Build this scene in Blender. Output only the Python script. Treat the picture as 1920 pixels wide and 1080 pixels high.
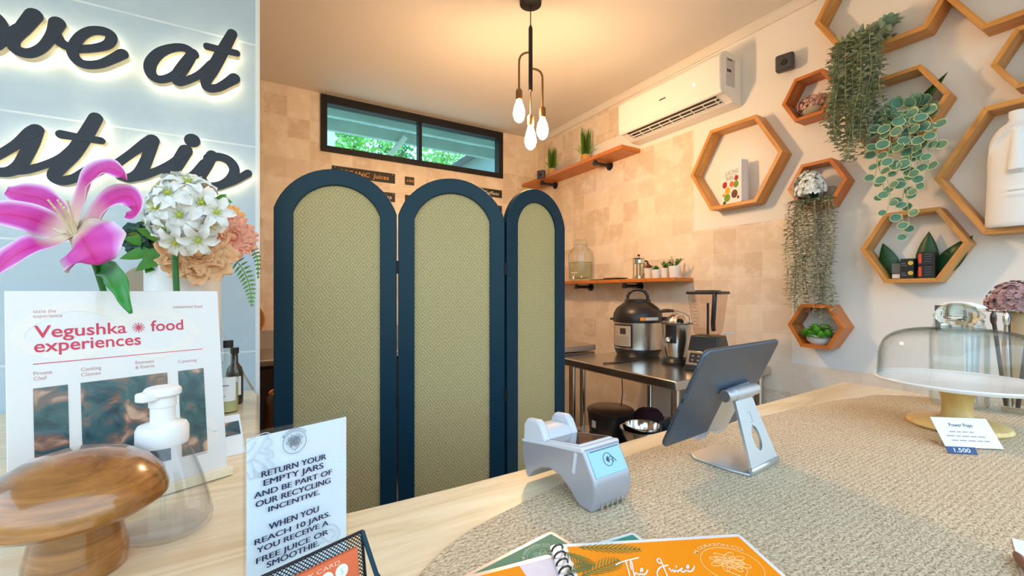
import bpy, math, random
from mathutils import Matrix, Vector, Euler, noise as mnoise
random.seed(7)
PI = math.pi
S = bpy.context.scene
COL = S.collection
for o in list(bpy.data.objects):
    bpy.data.objects.remove(o)

# ------------------------------------------------------------------ camera
F, HY, CZ, TH = 811.0, 547.0, 1.35, math.radians(30.83)     # focal length in px, horizon row, eye height, yaw
ST, CT = math.sin(TH), math.cos(TH)
cam = bpy.data.cameras.new('camera')
cam.sensor_width = 36.0
cam.lens = 36.0 * F / 1920.0
cam.shift_y = (HY - 540.0) / 1920.0
cam.clip_start = 0.02
camo = bpy.data.objects.new('camera', cam)
camo.location = (0, 0, CZ)
camo.rotation_euler = (PI / 2, 0, -TH)
COL.objects.link(camo)
S.camera = camo

# ------------------------------------------------------------------ view and daylight
S.view_settings.view_transform = 'Standard'
S.view_settings.look = 'None'
S.view_settings.gamma = 1.0
S.view_settings.exposure = 0.0
S.view_settings.use_curve_mapping = False
S.cycles.transparent_max_bounces = 40

SKY_STRENGTH = 3.3
BULB_STRENGTH = 310.0
LED_STRENGTH = 7.0

w = bpy.data.worlds.new('sky')
S.world = w
w.use_nodes = True
nt = w.node_tree
nt.nodes.clear()
def WN(t, **k):
    n = nt.nodes.new(t)
    for a, b in k.items():
        setattr(n, a, b)
    return n
tc = WN('ShaderNodeTexCoord')
sep = WN('ShaderNodeSeparateXYZ')
nt.links.new(tc.outputs['Generated'], sep.inputs[0])
rampz = WN('ShaderNodeValToRGB')
e = rampz.color_ramp.elements
e[0].position = 0.40; e[0].color = (0.22, 0.19, 0.15, 1)
e[1].position = 0.75; e[1].color = (0.55, 0.77, 1.0, 1)
x = e.new(0.49); x.color = (0.30, 0.28, 0.22, 1)
x = e.new(0.52); x.color = (0.16, 0.26, 0.13, 1)
x = e.new(0.60); x.color = (0.66, 0.84, 0.98, 1)
mz = WN('ShaderNodeMath', operation='MULTIPLY_ADD')
mz.inputs[1].default_value = 0.5; mz.inputs[2].default_value = 0.5
nz = WN('ShaderNodeTexNoise')
nz.inputs['Scale'].default_value = 9.0; nz.inputs['Detail'].default_value = 6.0; nz.inputs['Roughness'].default_value = 0.7
nt.links.new(tc.outputs['Generated'], nz.inputs['Vector'])
nm = WN('ShaderNodeMath', operation='MULTIPLY_ADD')
nm.inputs[1].default_value = 0.30; nm.inputs[2].default_value = -0.15
nt.links.new(nz.outputs['Fac'], nm.inputs[0])
ad = WN('ShaderNodeMath', operation='ADD')
nt.links.new(sep.outputs['Z'], ad.inputs[0])
nt.links.new(nm.outputs[0], ad.inputs[1])
nt.links.new(ad.outputs[0], mz.inputs[0])
nt.links.new(mz.outputs[0], rampz.inputs['Fac'])
bg = WN('ShaderNodeBackground')
bg.inputs['Strength'].default_value = SKY_STRENGTH
nt.links.new(rampz.outputs[0], bg.inputs['Color'])
wo = WN('ShaderNodeOutputWorld')
nt.links.new(bg.outputs[0], wo.inputs['Surface'])

sun = bpy.data.lights.new('sun', 'SUN')
sun.energy = 14.0; sun.angle = 0.02; sun.color = (1.0, 0.95, 0.85)
suno = bpy.data.objects.new('sun', sun)
suno.rotation_euler = (math.radians(-42), 0, math.radians(-25))     # shines from beyond the back wall on the garden
COL.objects.link(suno)

# ------------------------------------------------------------------ measured lines of sight (pixels of the 1920x1080 photograph -> places)
def ray(px, py):
    r = (px - 960.0) / F
    return Vector((CT * r + ST, -ST * r + CT, (HY - py) / F))
EYE = Vector((0, 0, CZ))
def onz(px, py, z):
    v = ray(px, py); return EYE + v * ((z - CZ) / v.z)
def onx(px, py, X):
    v = ray(px, py); return EYE + v * (X / v.x)
def ony(px, py, Y):
    v = ray(px, py); return EYE + v * (Y / v.y)
def atd(px, py, d):
    return EYE + ray(px, py) * d
def px2loc(M, px, py, y0=0.0):
    Mi = M.inverted()
    o = Mi @ EYE
    d = Mi.to_3x3() @ ray(px, py)
    t = (y0 - o.y) / d.y
    p = o + d * t
    return p.x, p.z

# ------------------------------------------------------------------ materials
MATS = {}
def newmat(name):
    m = bpy.data.materials.new(name)
    m.use_nodes = True
    MATS[name] = m
    n = m.node_tree.nodes
    return m, m.node_tree, n['Principled BSDF']
def N(t, typ, **k):
    n = t.nodes.new(typ)
    for a, b in k.items():
        setattr(n, a, b)
    return n
def c4(c):
    return (c[0], c[1], c[2], 1.0)
def srgb(*c):
    if max(c) > 1.0:
        c = [v / 255.0 for v in c]
    return tuple(v / 12.92 if v <= 0.04045 else ((v + 0.055) / 1.055) ** 2.4 for v in c)
def plain(name, col, rough=0.5, metal=0.0, var=0.0, scale=30.0, bump=0.0, spec=None, coat=0.0, emit=None):
    m, t, b = newmat(name)
    b.inputs['Roughness'].default_value = rough
    b.inputs['Metallic'].default_value = metal
    b.inputs['Coat Weight'].default_value = coat
    b.inputs['Coat Roughness'].default_value = 0.08
    if spec is not None:
        b.inputs['Specular IOR Level'].default_value = spec
    b.inputs['Base Color'].default_value = c4(col)
    if var or bump:
        co = N(t, 'ShaderNodeTexCoord')
        nz = N(t, 'ShaderNodeTexNoise')
        nz.inputs['Scale'].default_value = scale
        nz.inputs['Detail'].default_value = 4.0
        t.links.new(co.outputs['Object'], nz.inputs['Vector'])
        if var:
            mx = N(t, 'ShaderNodeMixRGB')
            mx.inputs[1].default_value = c4([max(0, v * (1 - var)) for v in col])
            mx.inputs[2].default_value = c4([min(1, v * (1 + var)) for v in col])
            t.links.new(nz.outputs['Fac'], mx.inputs[0])
            t.links.new(mx.outputs[0], b.inputs['Base Color'])
        if bump:
            bp = N(t, 'ShaderNodeBump')
            bp.inputs['Strength'].default_value = bump
            bp.inputs['Distance'].default_value = 0.003
            t.links.new(nz.outputs['Fac'], bp.inputs['Height'])
            t.links.new(bp.outputs[0], b.inputs['Normal'])
    if emit:
        b.inputs['Emission Color'].default_value = c4(emit[0])
        b.inputs['Emission Strength'].default_value = emit[1]
    return m
def wood(name, c1, c2, rough=0.45, stretch=(3, 30, 30), scale=1.0, coat=0.0, dist=1.2, knots=0.0):
    m, t, b = newmat(name)
    b.inputs['Roughness'].default_value = rough
    b.inputs['Coat Weight'].default_value = coat
    b.inputs['Coat Roughness'].default_value = 0.06
    co = N(t, 'ShaderNodeTexCoord')
    mp = N(t, 'ShaderNodeMapping')
    mp.inputs['Scale'].default_value = [v * scale for v in stretch]
    t.links.new(co.outputs['Object'], mp.inputs['Vector'])
    nz = N(t, 'ShaderNodeTexNoise')
    nz.inputs['Scale'].default_value = 1.0
    nz.inputs['Detail'].default_value = 6.0
    nz.inputs['Roughness'].default_value = 0.62
    nz.inputs['Distortion'].default_value = dist
    t.links.new(mp.outputs[0], nz.inputs['Vector'])
    rp = N(t, 'ShaderNodeValToRGB')
    rp.color_ramp.elements[0].position = 0.3
    rp.color_ramp.elements[1].position = 0.7
    rp.color_ramp.elements[0].color = c4(c1)
    rp.color_ramp.elements[1].color = c4(c2)
    t.links.new(nz.outputs['Fac'], rp.inputs[0])
    t.links.new(rp.outputs[0], b.inputs['Base Color'])
    bp = N(t, 'ShaderNodeBump')
    bp.inputs['Strength'].default_value = 0.15
    bp.inputs['Distance'].default_value = 0.002
    t.links.new(nz.outputs['Fac'], bp.inputs['Height'])
    t.links.new(bp.outputs[0], b.inputs['Normal'])
    return m
def glass(name, tint=(0.95, 0.97, 0.96), edge=(0.45, 0.55, 0.5), rough=0.02, refl=1.0, dens=0.0):
    """clear shell: tinted transparency that deepens at grazing angles plus fresnel reflection"""
    m, t, b = newmat(name)
    t.nodes.remove(b)
    out = t.nodes['Material Output']
    lw = N(t, 'ShaderNodeLayerWeight'); lw.inputs['Blend'].default_value = 0.35
    pw = N(t, 'ShaderNodeMath', operation='POWER'); pw.inputs[1].default_value = 3.5
    t.links.new(lw.outputs['Facing'], pw.inputs[0])
    mx = N(t, 'ShaderNodeMixRGB')
    mx.inputs[1].default_value = c4(tint); mx.inputs[2].default_value = c4(edge)
    t.links.new(pw.outputs[0], mx.inputs[0])
    tr = N(t, 'ShaderNodeBsdfTransparent')
    t.links.new(mx.outputs[0], tr.inputs['Color'])
    gl = N(t, 'ShaderNodeBsdfGlossy'); gl.inputs['Roughness'].default_value = rough
    p5 = N(t, 'ShaderNodeMath', operation='POWER'); p5.inputs[1].default_value = 4.0
    l2 = N(t, 'ShaderNodeLayerWeight'); l2.inputs['Blend'].default_value = 0.5
    t.links.new(l2.outputs['Facing'], p5.inputs[0])
    mu = N(t, 'ShaderNodeMath', operation='MULTIPLY_ADD'); mu.inputs[1].default_value = 0.55 * refl; mu.inputs[2].default_value = 0.035 * refl
    t.links.new(p5.outputs[0], mu.inputs[0])
    ms = N(t, 'ShaderNodeMixShader')
    t.links.new(mu.outputs[0], ms.inputs[0])
    t.links.new(tr.outputs[0], ms.inputs[1])
    t.links.new(gl.outputs[0], ms.inputs[2])
    t.links.new(ms.outputs[0], out.inputs['Surface'])
    return m

def tile_wall(name, axis, size, c1, c2, patch, mortar, rects=(), plaster=(0.8, 0.77, 0.72), v0=1.274, u0=0.0, rough=0.3, mort=0.0022, width=None, bias=-0.1):
    """hand made tiles; inside any of rects (u0,u1,v0,v1) the wall is plain plaster"""
    m, t, b = newmat(name)
    co = N(t, 'ShaderNodeTexCoord')
    sp = N(t, 'ShaderNodeSeparateXYZ')
    t.links.new(co.outputs['Object'], sp.inputs[0])
    cb = N(t, 'ShaderNodeCombineXYZ')
    su = N(t, 'ShaderNodeMath', operation='SUBTRACT'); su.inputs[1].default_value = u0 - 50 * (width or size)
    sv = N(t, 'ShaderNodeMath', operation='SUBTRACT'); sv.inputs[1].default_value = v0 - 50 * size
    t.links.new(sp.outputs['X' if axis == 'x' else 'Y'], su.inputs[0])
    t.links.new(sp.outputs['Z'], sv.inputs[0])
    t.links.new(su.outputs[0], cb.inputs[0]); t.links.new(sv.outputs[0], cb.inputs[1])
    br = N(t, 'ShaderNodeTexBrick', offset=0.0, squash=1.0)
    br.inputs['Scale'].default_value = 1.0
    br.inputs['Brick Width'].default_value = width or size
    br.inputs['Row Height'].default_value = size
    br.inputs['Mortar Size'].default_value = mort
    br.inputs['Mortar Smooth'].default_value = 0.3
    br.inputs['Bias'].default_value = bias
    br.inputs['Color1'].default_value = c4(c1); br.inputs['Color2'].default_value = c4(c2)
    br.inputs['Mortar'].default_value = c4(mortar)
    t.links.new(cb.outputs[0], br.inputs['Vector'])
    nz = N(t, 'ShaderNodeTexNoise')
    nz.inputs['Scale'].default_value = 7.0; nz.inputs['Detail'].default_value = 5.0; nz.inputs['Roughness'].default_value = 0.65
    t.links.new(cb.outputs[0], nz.inputs['Vector'])
    rp = N(t, 'ShaderNodeValToRGB')
    rp.color_ramp.elements[0].position = 0.47; rp.color_ramp.elements[1].position = 0.62
    rp.color_ramp.elements[0].color = (0, 0, 0, 1); rp.color_ramp.elements[1].color = (0.55, 0.55, 0.55, 1)
    t.links.new(nz.outputs['Fac'], rp.inputs[0])
    mx = N(t, 'ShaderNodeMixRGB')
    mx.inputs[2].default_value = c4(patch)
    t.links.new(rp.outputs[0], mx.inputs[0])
    t.links.new(br.outputs['Color'], mx.inputs[1])
    # rectangle mask
    mask = None
    def cmp(src, val, gt):
        n = N(t, 'ShaderNodeMath', operation='GREATER_THAN' if gt else 'LESS_THAN')
        n.inputs[1].default_value = val
        t.links.new(src, n.inputs[0]); return n.outputs[0]
    def mul(a, c):
        n = N(t, 'ShaderNodeMath', operation='MULTIPLY')
        t.links.new(a, n.inputs[0]); t.links.new(c, n.inputs[1]); return n.outputs[0]
    us = sp.outputs['X' if axis == 'x' else 'Y']; vs = sp.outputs['Z']
    for (a0, a1, b0, b1) in rects:
        k = mul(mul(cmp(us, a0, True), cmp(us, a1, False)), mul(cmp(vs, b0, True), cmp(vs, b1, False)))
        if mask is None:
            mask = k
        else:
            n = N(t, 'ShaderNodeMath', operation='MAXIMUM')
            t.links.new(mask, n.inputs[0]); t.links.new(k, n.inputs[1]); mask = n.outputs[0]
    bp = N(t, 'ShaderNodeBump')
    bp.inputs['Strength'].default_value = 0.35; bp.inputs['Distance'].default_value = 0.004
    inv = N(t, 'ShaderNodeMath', operation='SUBTRACT'); inv.inputs[0].default_value = 1.0
    t.links.new(br.outputs['Fac'], inv.inputs[1])
    ma = N(t, 'ShaderNodeMath', operation='MULTIPLY_ADD'); ma.inputs[1].default_value = 0.35
    t.links.new(nz.outputs['Fac'], ma.inputs[0]); t.links.new(inv.outputs[0], ma.inputs[2])
    if mask is not None:
        fin = N(t, 'ShaderNodeMixRGB')
        fin.inputs[2].default_value = c4(plaster)
        t.links.new(mask, fin.inputs[0]); t.links.new(mx.outputs[0], fin.inputs[1])
        t.links.new(fin.outputs[0], b.inputs['Base Color'])
        rg = N(t, 'ShaderNodeMath', operation='MULTIPLY_ADD')
        rg.inputs[1].default_value = 0.75 - rough; rg.inputs[2].default_value = rough
        t.links.new(mask, rg.inputs[0]); t.links.new(rg.outputs[0], b.inputs['Roughness'])
        im = N(t, 'ShaderNodeMath', operation='SUBTRACT'); im.inputs[0].default_value = 1.0
        t.links.new(mask, im.inputs[1])
        hm = N(t, 'ShaderNodeMath', operation='MULTIPLY')
        t.links.new(ma.outputs[0], hm.inputs[0]); t.links.new(im.outputs[0], hm.inputs[1])
        # plaster stands a little proud of the tiles
        pr = N(t, 'ShaderNodeMath', operation='MULTIPLY_ADD'); pr.inputs[1].default_value = 1.6
        t.links.new(mask, pr.inputs[0]); t.links.new(hm.outputs[0], pr.inputs[2])
        t.links.new(pr.outputs[0], bp.inputs['Height'])
    else:
        t.links.new(mx.outputs[0], b.inputs['Base Color'])
        b.inputs['Roughness'].default_value = rough
        t.links.new(ma.outputs[0], bp.inputs['Height'])
    t.links.new(bp.outputs[0], b.inputs['Normal'])
    return m

# ------------------------------------------------------------------ mesh builder
class MB:
    def __init__(s):
        s.v, s.f, s.m, s.uv, s.mi = [], [], [], {}, 0
    def add(s, vs, fs, M=None):
        b = len(s.v)
        for p in vs:
            p = Vector(p)
            s.v.append(M @ p if M is not None else p)
        for f in fs:
            s.f.append([i + b for i in f]); s.m.append(s.mi)
        return s
    def box(s, x0, x1, y0, y1, z0, z1, M=None):
        return s.add([(x0, y0, z0), (x1, y0, z0), (x1, y1, z0), (x0, y1, z0), (x0, y0, z1), (x1, y0, z1), (x1, y1, z1), (x0, y1, z1)],
                     [(0, 3, 2, 1), (4, 5, 6, 7), (0, 1, 5, 4), (1, 2, 6, 5), (2, 3, 7, 6), (3, 0, 4, 7)], M)
    def lathe(s, prof, n=32, c=(0, 0, 0), sx=1.0, sy=1.0, M=None, fn=None):
        vs, fs = [], []
        k = len(prof)
        for j, (r, z) in enumerate(prof):
            for i in range(n):
                a = 2 * PI * i / n
                rr = r
                if fn:
                    rr = r + fn(a, z, r)
                vs.append((c[0] + rr * math.cos(a) * sx, c[1] + rr * math.sin(a) * sy, c[2] + z))
        for j in range(k - 1):
            for i in range(n):
                i2 = (i + 1) % n
                fs.append((j * n + i, j * n + i2, (j + 1) * n + i2, (j + 1) * n + i))
        if prof[0][0] > 1e-6:
            pass
        if prof[0][0] <= 0.0008:
            fs.append(tuple(reversed(range(n))))
        if prof[-1][0] <= 0.0008:
            fs.append(tuple(range((k - 1) * n, k * n)))
        return s.add(vs, fs, M)
    def tube(s, pts, r, n=8, caps=True, M=None, closed=False):
        pts = [Vector(p) for p in pts]
        k = len(pts)
        rs = r if isinstance(r, (list, tuple)) else [r] * k
        vs, fs = [], []
        up = None
        for j, p in enumerate(pts):
            if closed:
                d = pts[(j + 1) % k] - pts[j - 1]
            else:
                d = pts[min(j + 1, k - 1)] - pts[max(j - 1, 0)]
            if d.length < 1e-9:
                d = Vector((0, 0, 1))
            d.normalize()
            if up is None:
                up = Vector((0, 0, 1)) if abs(d.z) < 0.9 else Vector((1, 0, 0))
            a = d.cross(up)
            if a.length < 1e-6:
                a = d.cross(Vector((0, 1, 0)))
            a.normalize()
            b2 = a.cross(d).normalized()
            up = b2
            for i in range(n):
                t = 2 * PI * i / n
                vs.append(p + (a * math.cos(t) + b2 * math.sin(t)) * rs[j])
        for j in range(k if closed else k - 1):
            j2 = (j + 1) % k
            for i in range(n):
                i2 = (i + 1) % n
                fs.append((j * n + i, j2 * n + i, j2 * n + i2, j * n + i2))
        if caps and not closed:
            fs.append(tuple(range(n)))
            fs.append(tuple(reversed(range((k - 1) * n, k * n))))
        return s.add(vs, fs, M)
    def cyl(s, p0, p1, r0, r1=None, n=24, M=None):
        return s.tube([p0, p1], [r0, r0 if r1 is None else r1], n, True, M)
    def prism(s, poly, h0, h1, plane='xy', M=None):
        """polygon extruded along the third axis; plane 'xy' (z), 'xz' (y) or 'yz' (x)"""
        k = len(poly)
        def P(a, b, h):
            return (a, b, h) if plane == 'xy' else ((a, h, b) if plane == 'xz' else (h, a, b))
        vs = [P(a, b, h0) for a, b in poly] + [P(a, b, h1) for a, b in poly]
        fs = [tuple(reversed(range(k))), tuple(range(k, 2 * k))]
        for i in range(k):
            j = (i + 1) % k
            fs.append((i, j, k + j, k + i))
        return s.add(vs, fs, M)
    def ring(s, outer, inner, h0, h1, plane='xz', M=None):
        k = len(outer)
        def P(a, b, h):
            return (a, b, h) if plane == 'xy' else ((a, h, b) if plane == 'xz' else (h, a, b))
        vs = [P(a, b, h0) for a, b in outer] + [P(a, b, h1) for a, b in outer] + [P(a, b, h0) for a, b in inner] + [P(a, b, h1) for a, b in inner]
        fs = []
        for i in range(k):
            j = (i + 1) % k
            fs += [(i, j, k + j, k + i), (2 * k + i, 3 * k + i, 3 * k + j, 2 * k + j), (i, 2 * k + i, 2 * k + j, j), (k + i, k + j, 3 * k + j, 3 * k + i)]
        return s.add(vs, fs, M)
    def ribbon(s, pts, y0, y1, cap=True, M=None, slope=0.0):
        """flat stroke through (x, z, width) points, standing between depths y0 and y1"""
        k = len(pts)
        vs, fs = [], []
        for j in range(k):
            a = pts[max(j - 1, 0)]; b = pts[min(j + 1, k - 1)]
            dx, dz = b[0] - a[0], b[1] - a[1]
            l = math.hypot(dx, dz) or 1e-9
            nx, nz_ = -dz / l, dx / l
            x, z, wd = pts[j]
            for yy in (y0 - slope * j / k, y1):
                vs.append((x + nx * wd / 2, yy, z + nz_ * wd / 2))
                vs.append((x - nx * wd / 2, yy, z - nz_ * wd / 2))
        for j in range(k - 1):
            a, b = 4 * j, 4 * (j + 1)
            fs += [(a, a + 1, b + 1, b), (a + 2, b + 2, b + 3, a + 3), (a, b, b + 2, a + 2), (a + 1, a + 3, b + 3, b + 1)]
        fs += [(0, 2, 3, 1), (4 * k - 4, 4 * k - 3, 4 * k - 1, 4 * k - 2)]
        s.add(vs, fs, M)
        if cap:
            for (x, z, wd) in (pts[0], pts[-1]):
                poly = [(x + wd / 2 * math.cos(2 * PI * i / 14), z + wd / 2 * math.sin(2 * PI * i / 14)) for i in range(14)]
                s.prism(list(reversed(poly)), y0 - 0.00015, y1 + 0.0001, 'xz', M)
        return s
    def ellipsoid(s, c, r, n=20, m=12, M=None):
        prof = []
        for j in range(m + 1):
            a = -PI / 2 + PI * j / m
            prof.append((max(math.cos(a), 0.0007 / max(r)), math.sin(a)))
        vs, fs = [], []
        for (rr, z) in prof:
            for i in range(n):
                t = 2 * PI * i / n
                vs.append((c[0] + r[0] * rr * math.cos(t), c[1] + r[1] * rr * math.sin(t), c[2] + r[2] * z))
        for j in range(m):
            for i in range(n):
                i2 = (i + 1) % n
                fs.append((j * n + i, j * n + i2, (j + 1) * n + i2, (j + 1) * n + i))
        fs.append(tuple(reversed(range(n)))); fs.append(tuple(range(m * n, (m + 1) * n)))
        return s.add(vs, fs, M)
    def leaf(s, base, d, L, W, up=(0, 0, 1), fold=0.15, droop=0.0, seg=4, shape=None, M=None):
        """a leaf blade with a mid rib, from base along d; droop bends the tip down"""
        base = Vector(base); d = Vector(d).normalized(); up = Vector(up)
        side = d.cross(up)
        if side.length < 1e-4:
            side = d.cross(Vector((1, 0, 0.3)))
        side.normalize()
        nrm = side.cross(d).normalized()
        vs, fs = [], []
        for j in range(seg + 1):
            t = j / seg
            if shape == 'round':
                wd = W * math.sqrt(max(0.0, 1 - (2 * t - 1) ** 2)) * 0.5
            elif shape == 'broad':
                wd = W * 0.5 * (math.sin(PI * min(1, t * 1.02) ** 0.7) ** 0.8 if 0 < t < 1 else 0)
            else:
                wd = W * 0.5 * (math.sin(PI * t ** 0.8) if 0 < t < 1 else 0)
            wd = max(wd, 0.0002)
            p = base + d * (L * t) + Vector((0, 0, -droop * L * t * t))
            vs += [p + side * wd + nrm * (fold * wd), p, p - side * wd + nrm * (fold * wd)]
        for j in range(seg):
            a = 3 * j
            fs += [(a, a + 1, a + 4, a + 3), (a + 1, a + 2, a + 5, a + 4)]
        return s.add(vs, fs, M)
    def petal(s, path, width, up, cup=0.25, nu=7, prof=None, M=None):
        """petal surface along a smooth path of 3D points; UV: u across, v along"""
        pts = smooth3(path, 5)
        k = len(pts)
        b0 = len(s.v)
        up = Vector(up)
        for j in range(k):
            d = pts[min(j + 1, k - 1)] - pts[max(j - 1, 0)]
            d.normalize()
            side = d.cross(up)
            if side.length < 1e-4:
                side = Vector((1, 0, 0))
            side.normalize(); nrm = side.cross(d).normalized()
            t = j / (k - 1)
            wd = width * (prof(t) if prof else math.sin(PI * (0.08 + 0.92 * t) ** 0.85 * 0.985 + 0.02) ** 0.8)
            wd = max(wd, 0.0004)
            for i in range(nu):
                u = i / (nu - 1) * 2 - 1
                wav = 0.06 * width * math.sin(t * 17 + i) * abs(u) ** 2
                q = pts[j] + side * (u * wd / 2) + nrm * (cup * wd / 2 * (u * u) + wav)
                s.uv[len(s.v)] = (i / (nu - 1), t)
                s.v.append(M @ q if M is not None else q)
        for j in range(k - 1):
            for i in range(nu - 1):
                a = b0 + j * nu + i
                s.f.append([a, a + 1, a + nu + 1, a + nu]); s.m.append(s.mi)
        return s
    def build(s, name, mat, parent=None, smooth=True, bevel=0.0, angle=38, solid=0.0, sub=0, mods=None):
        me = bpy.data.meshes.new(name)
        me.from_pydata([tuple(v) for v in s.v], [], s.f)
        mats = mat if isinstance(mat, (list, tuple)) else [mat]
        for m in mats:
            me.materials.append(m)
        if len(mats) > 1:
            me.polygons.foreach_set('material_index', s.m)
        if s.uv:
            lay = me.uv_layers.new(name='map')
            for l in me.loops:
                lay.data[l.index].uv = s.uv.get(l.vertex_index, (0, 0))
        me.validate()
        if smooth:
            me.polygons.foreach_set('use_smooth', [True] * len(me.polygons))
            me.set_sharp_from_angle(angle=math.radians(angle))
        me.update()
        o = bpy.data.objects.new(name, me)
        COL.objects.link(o)
        if parent is not None:
            o.parent = parent
        if solid:
            q = o.modifiers.new('thickness', 'SOLIDIFY'); q.thickness = solid; q.offset = 0
        if bevel:
            q = o.modifiers.new('edges', 'BEVEL'); q.width = bevel; q.segments = 3; q.limit_method = 'ANGLE'; q.angle_limit = math.radians(40)
        if sub:
            q = o.modifiers.new('smooth', 'SUBSURF'); q.levels = sub; q.render_levels = sub
        return o

def smooth3(path, n=6):
    """Catmull-Rom through the points"""
    P = [Vector(p) for p in path]
    if len(P) < 3:
        return [P[0].lerp(P[-1], i / n) for i in range(n + 1)]
    out = []
    Q = [P[0] * 2 - P[1]] + P + [P[-1] * 2 - P[-2]]
    for i in range(1, len(Q) - 2):
        for k in range(n):
            t = k / n
            a, b, c, d = Q[i - 1], Q[i], Q[i + 1], Q[i + 2]
            out.append(0.5 * ((2 * b) + (c - a) * t + (2 * a - 5 * b + 4 * c - d) * t * t + (3 * b - a - 3 * c + d) * t ** 3))
    out.append(P[-1])
    return out

def tag(o, label, cat, group=None):
    o['label'] = label; o['category'] = cat
    if group:
        o['group'] = group
    return o
def thing(name, label, cat, loc=(0, 0, 0), rot=(0, 0, 0), group=None):
    o = bpy.data.objects.new(name, None)
    o.empty_display_size = 0.05
    COL.objects.link(o)
    o.location = loc
    if not isinstance(rot, (tuple, list)):
        rot = (0, 0, rot)
    o.rotation_euler = rot
    return tag(o, label, cat, group)
def mat_of(o):
    return Matrix.Translation(o.location) @ o.rotation_euler.to_matrix().to_4x4()
def structure(o):
    o['kind'] = 'structure'; return o
def copy_tree(o, parent=None):
    c = o.copy(); COL.objects.link(c)
    if parent is not None:
        c.parent = parent
    for ch in list(o.children):
        copy_tree(ch, c)
    return c

TXT = {}
def text_geo(body, bold=0.0):
    key = (body, bold)
    if key not in TXT:
        cu = bpy.data.curves.new('lettering_source', 'FONT')
        cu.body = body; cu.size = 1.0; cu.offset = bold; cu.resolution_u = 4
        ob = bpy.data.objects.new('lettering_source', cu)
        COL.objects.link(ob)
        dg = bpy.context.evaluated_depsgraph_get()
        dg.update()
        me = bpy.data.meshes.new_from_object(ob.evaluated_get(dg))
        TXT[key] = ([(v.co.x, v.co.y) for v in me.vertices], [tuple(p.vertices) for p in me.polygons])
        bpy.data.objects.remove(ob); bpy.data.curves.remove(cu); bpy.data.meshes.remove(me)
    return TXT[key]
def text(parent, body, size, x, z, mat, y=-0.0006, align='l', shear=0.0, arc=0.0, rot=0.0, bold=0.0, sx=1.0, name='lettering', width=None, heavy=0.0):
    """writing on the local xz plane, facing -y; width fits the line to a length"""
    vs, fs = text_geo(body, bold)
    x0 = min(v[0] for v in vs); x1 = max(v[0] for v in vs)
    k = size * sx
    if width:
        k = width / (x1 - x0)
    W = (x1 - x0) * k
    off = {'l': 0, 'c': -W / 2, 'r': -W}[align]
    mb = MB()
    pts = []
    for (a, b) in vs:
        px, pz = (a - x0) * k + off + shear * b * size, b * size
        if arc:
            t = -px / arc
            px, pz = -math.sin(t) * (arc + pz), math.cos(t) * (arc + pz)
        cr, sr = math.cos(rot), math.sin(rot)
        pts.append((x + px * cr - pz * sr, y, z + px * sr + pz * cr))
    mb.add(pts, fs)
    if heavy:
        for k_ in (1, 2):
            mb.add([(p[0] + heavy * k_, p[1] - 0.00002 * k_, p[2]) for p in pts], fs)
    return mb.build(name, mat, parent, smooth=False)

# ------------------------------------------------------------------ palette
M_PLASTER = plain('plaster', (0.78, 0.76, 0.73), 0.8, var=0.03, scale=6, bump=0.05)
M_CEIL = plain('ceiling paint', (0.80, 0.76, 0.71), 0.75, var=0.02, scale=3)
M_WHITE = plain('white paint', (0.82, 0.83, 0.84), 0.45)
M_WPLASTIC = plain('white plastic', (0.85, 0.86, 0.87), 0.28)
M_BLACK = plain('black metal', (0.016, 0.016, 0.020), 0.5, spec=0.25)
M_BPLASTIC = plain('black plastic', (0.014, 0.014, 0.016), 0.35)
M_DARKGREY = plain('dark grey plastic', (0.06, 0.06, 0.065), 0.45)
M_STEEL = plain('brushed steel', (0.62, 0.60, 0.57), 0.24, metal=1.0, var=0.06, scale=60)
M_CHROME = plain('polished steel', (0.75, 0.74, 0.72), 0.12, metal=1.0)
M_ALU = plain('satin aluminium', (0.66, 0.72, 0.78), 0.32, metal=0.85)
M_BULB = plain('lit bulb', (1, 0.8, 0.5), 0.3, emit=((1.0, 0.60, 0.30), BULB_STRENGTH))
M_LED = plain('warm white light strip', (1, 1, 1), 0.5, emit=((1.0, 0.80, 0.50), LED_STRENGTH))
M_BRONZE = plain('aged bronze', (0.19, 0.11, 0.05), 0.38, metal=0.75)
M_OAK = wood('golden pine', srgb(190, 128, 62), srgb(224, 170, 98), 0.42, stretch=(40, 6, 40), scale=1.0)
M_OAKX = wood('golden pine long grain', srgb(188, 122, 52), srgb(222, 166, 92), 0.42, stretch=(4, 60, 60))
M_ORANGE = wood('orange stained pine', srgb(176, 92, 28), srgb(212, 128, 52), 0.38, stretch=(4, 60, 60))
M_SHELF = wood('shelf wood', srgb(178, 98, 30), srgb(208, 130, 52), 0.38, stretch=(60, 4, 60))
M_SLAB = wood('pale slab wood', srgb(214, 192, 150), srgb(246, 234, 206), 0.34, stretch=(2.0, 14, 8), dist=2.0, coat=0.25)
M_TEAK = wood('varnished teak', srgb(112, 66, 24), srgb(186, 124, 58), 0.22, stretch=(7, 7, 60), dist=1.6, coat=0.9)
M_NAVY = plain('navy paint', srgb(8, 54, 74), 0.42, var=0.08, scale=8, spec=0.3)
M_INK = plain('charcoal sign face', srgb(38, 44, 58), 0.5, var=0.15, scale=18)
M_CREAM = plain('cream acrylic', (0.80, 0.70, 0.50), 0.5)
M_PAPER = plain('white paper', (0.86, 0.88, 0.90), 0.5)
M_CARD = plain('cream card', (0.78, 0.765, 0.75), 0.28, coat=0.5)
M_RED = plain('red ink', srgb(214, 56, 88), 0.5)
M_REDSOFT = plain('faded red ink', srgb(206, 150, 152), 0.5)
M_NAVYINK = plain('navy ink', srgb(24, 40, 78), 0.5)
M_GREYINK = plain('grey ink', srgb(120, 128, 142), 0.5)
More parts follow.
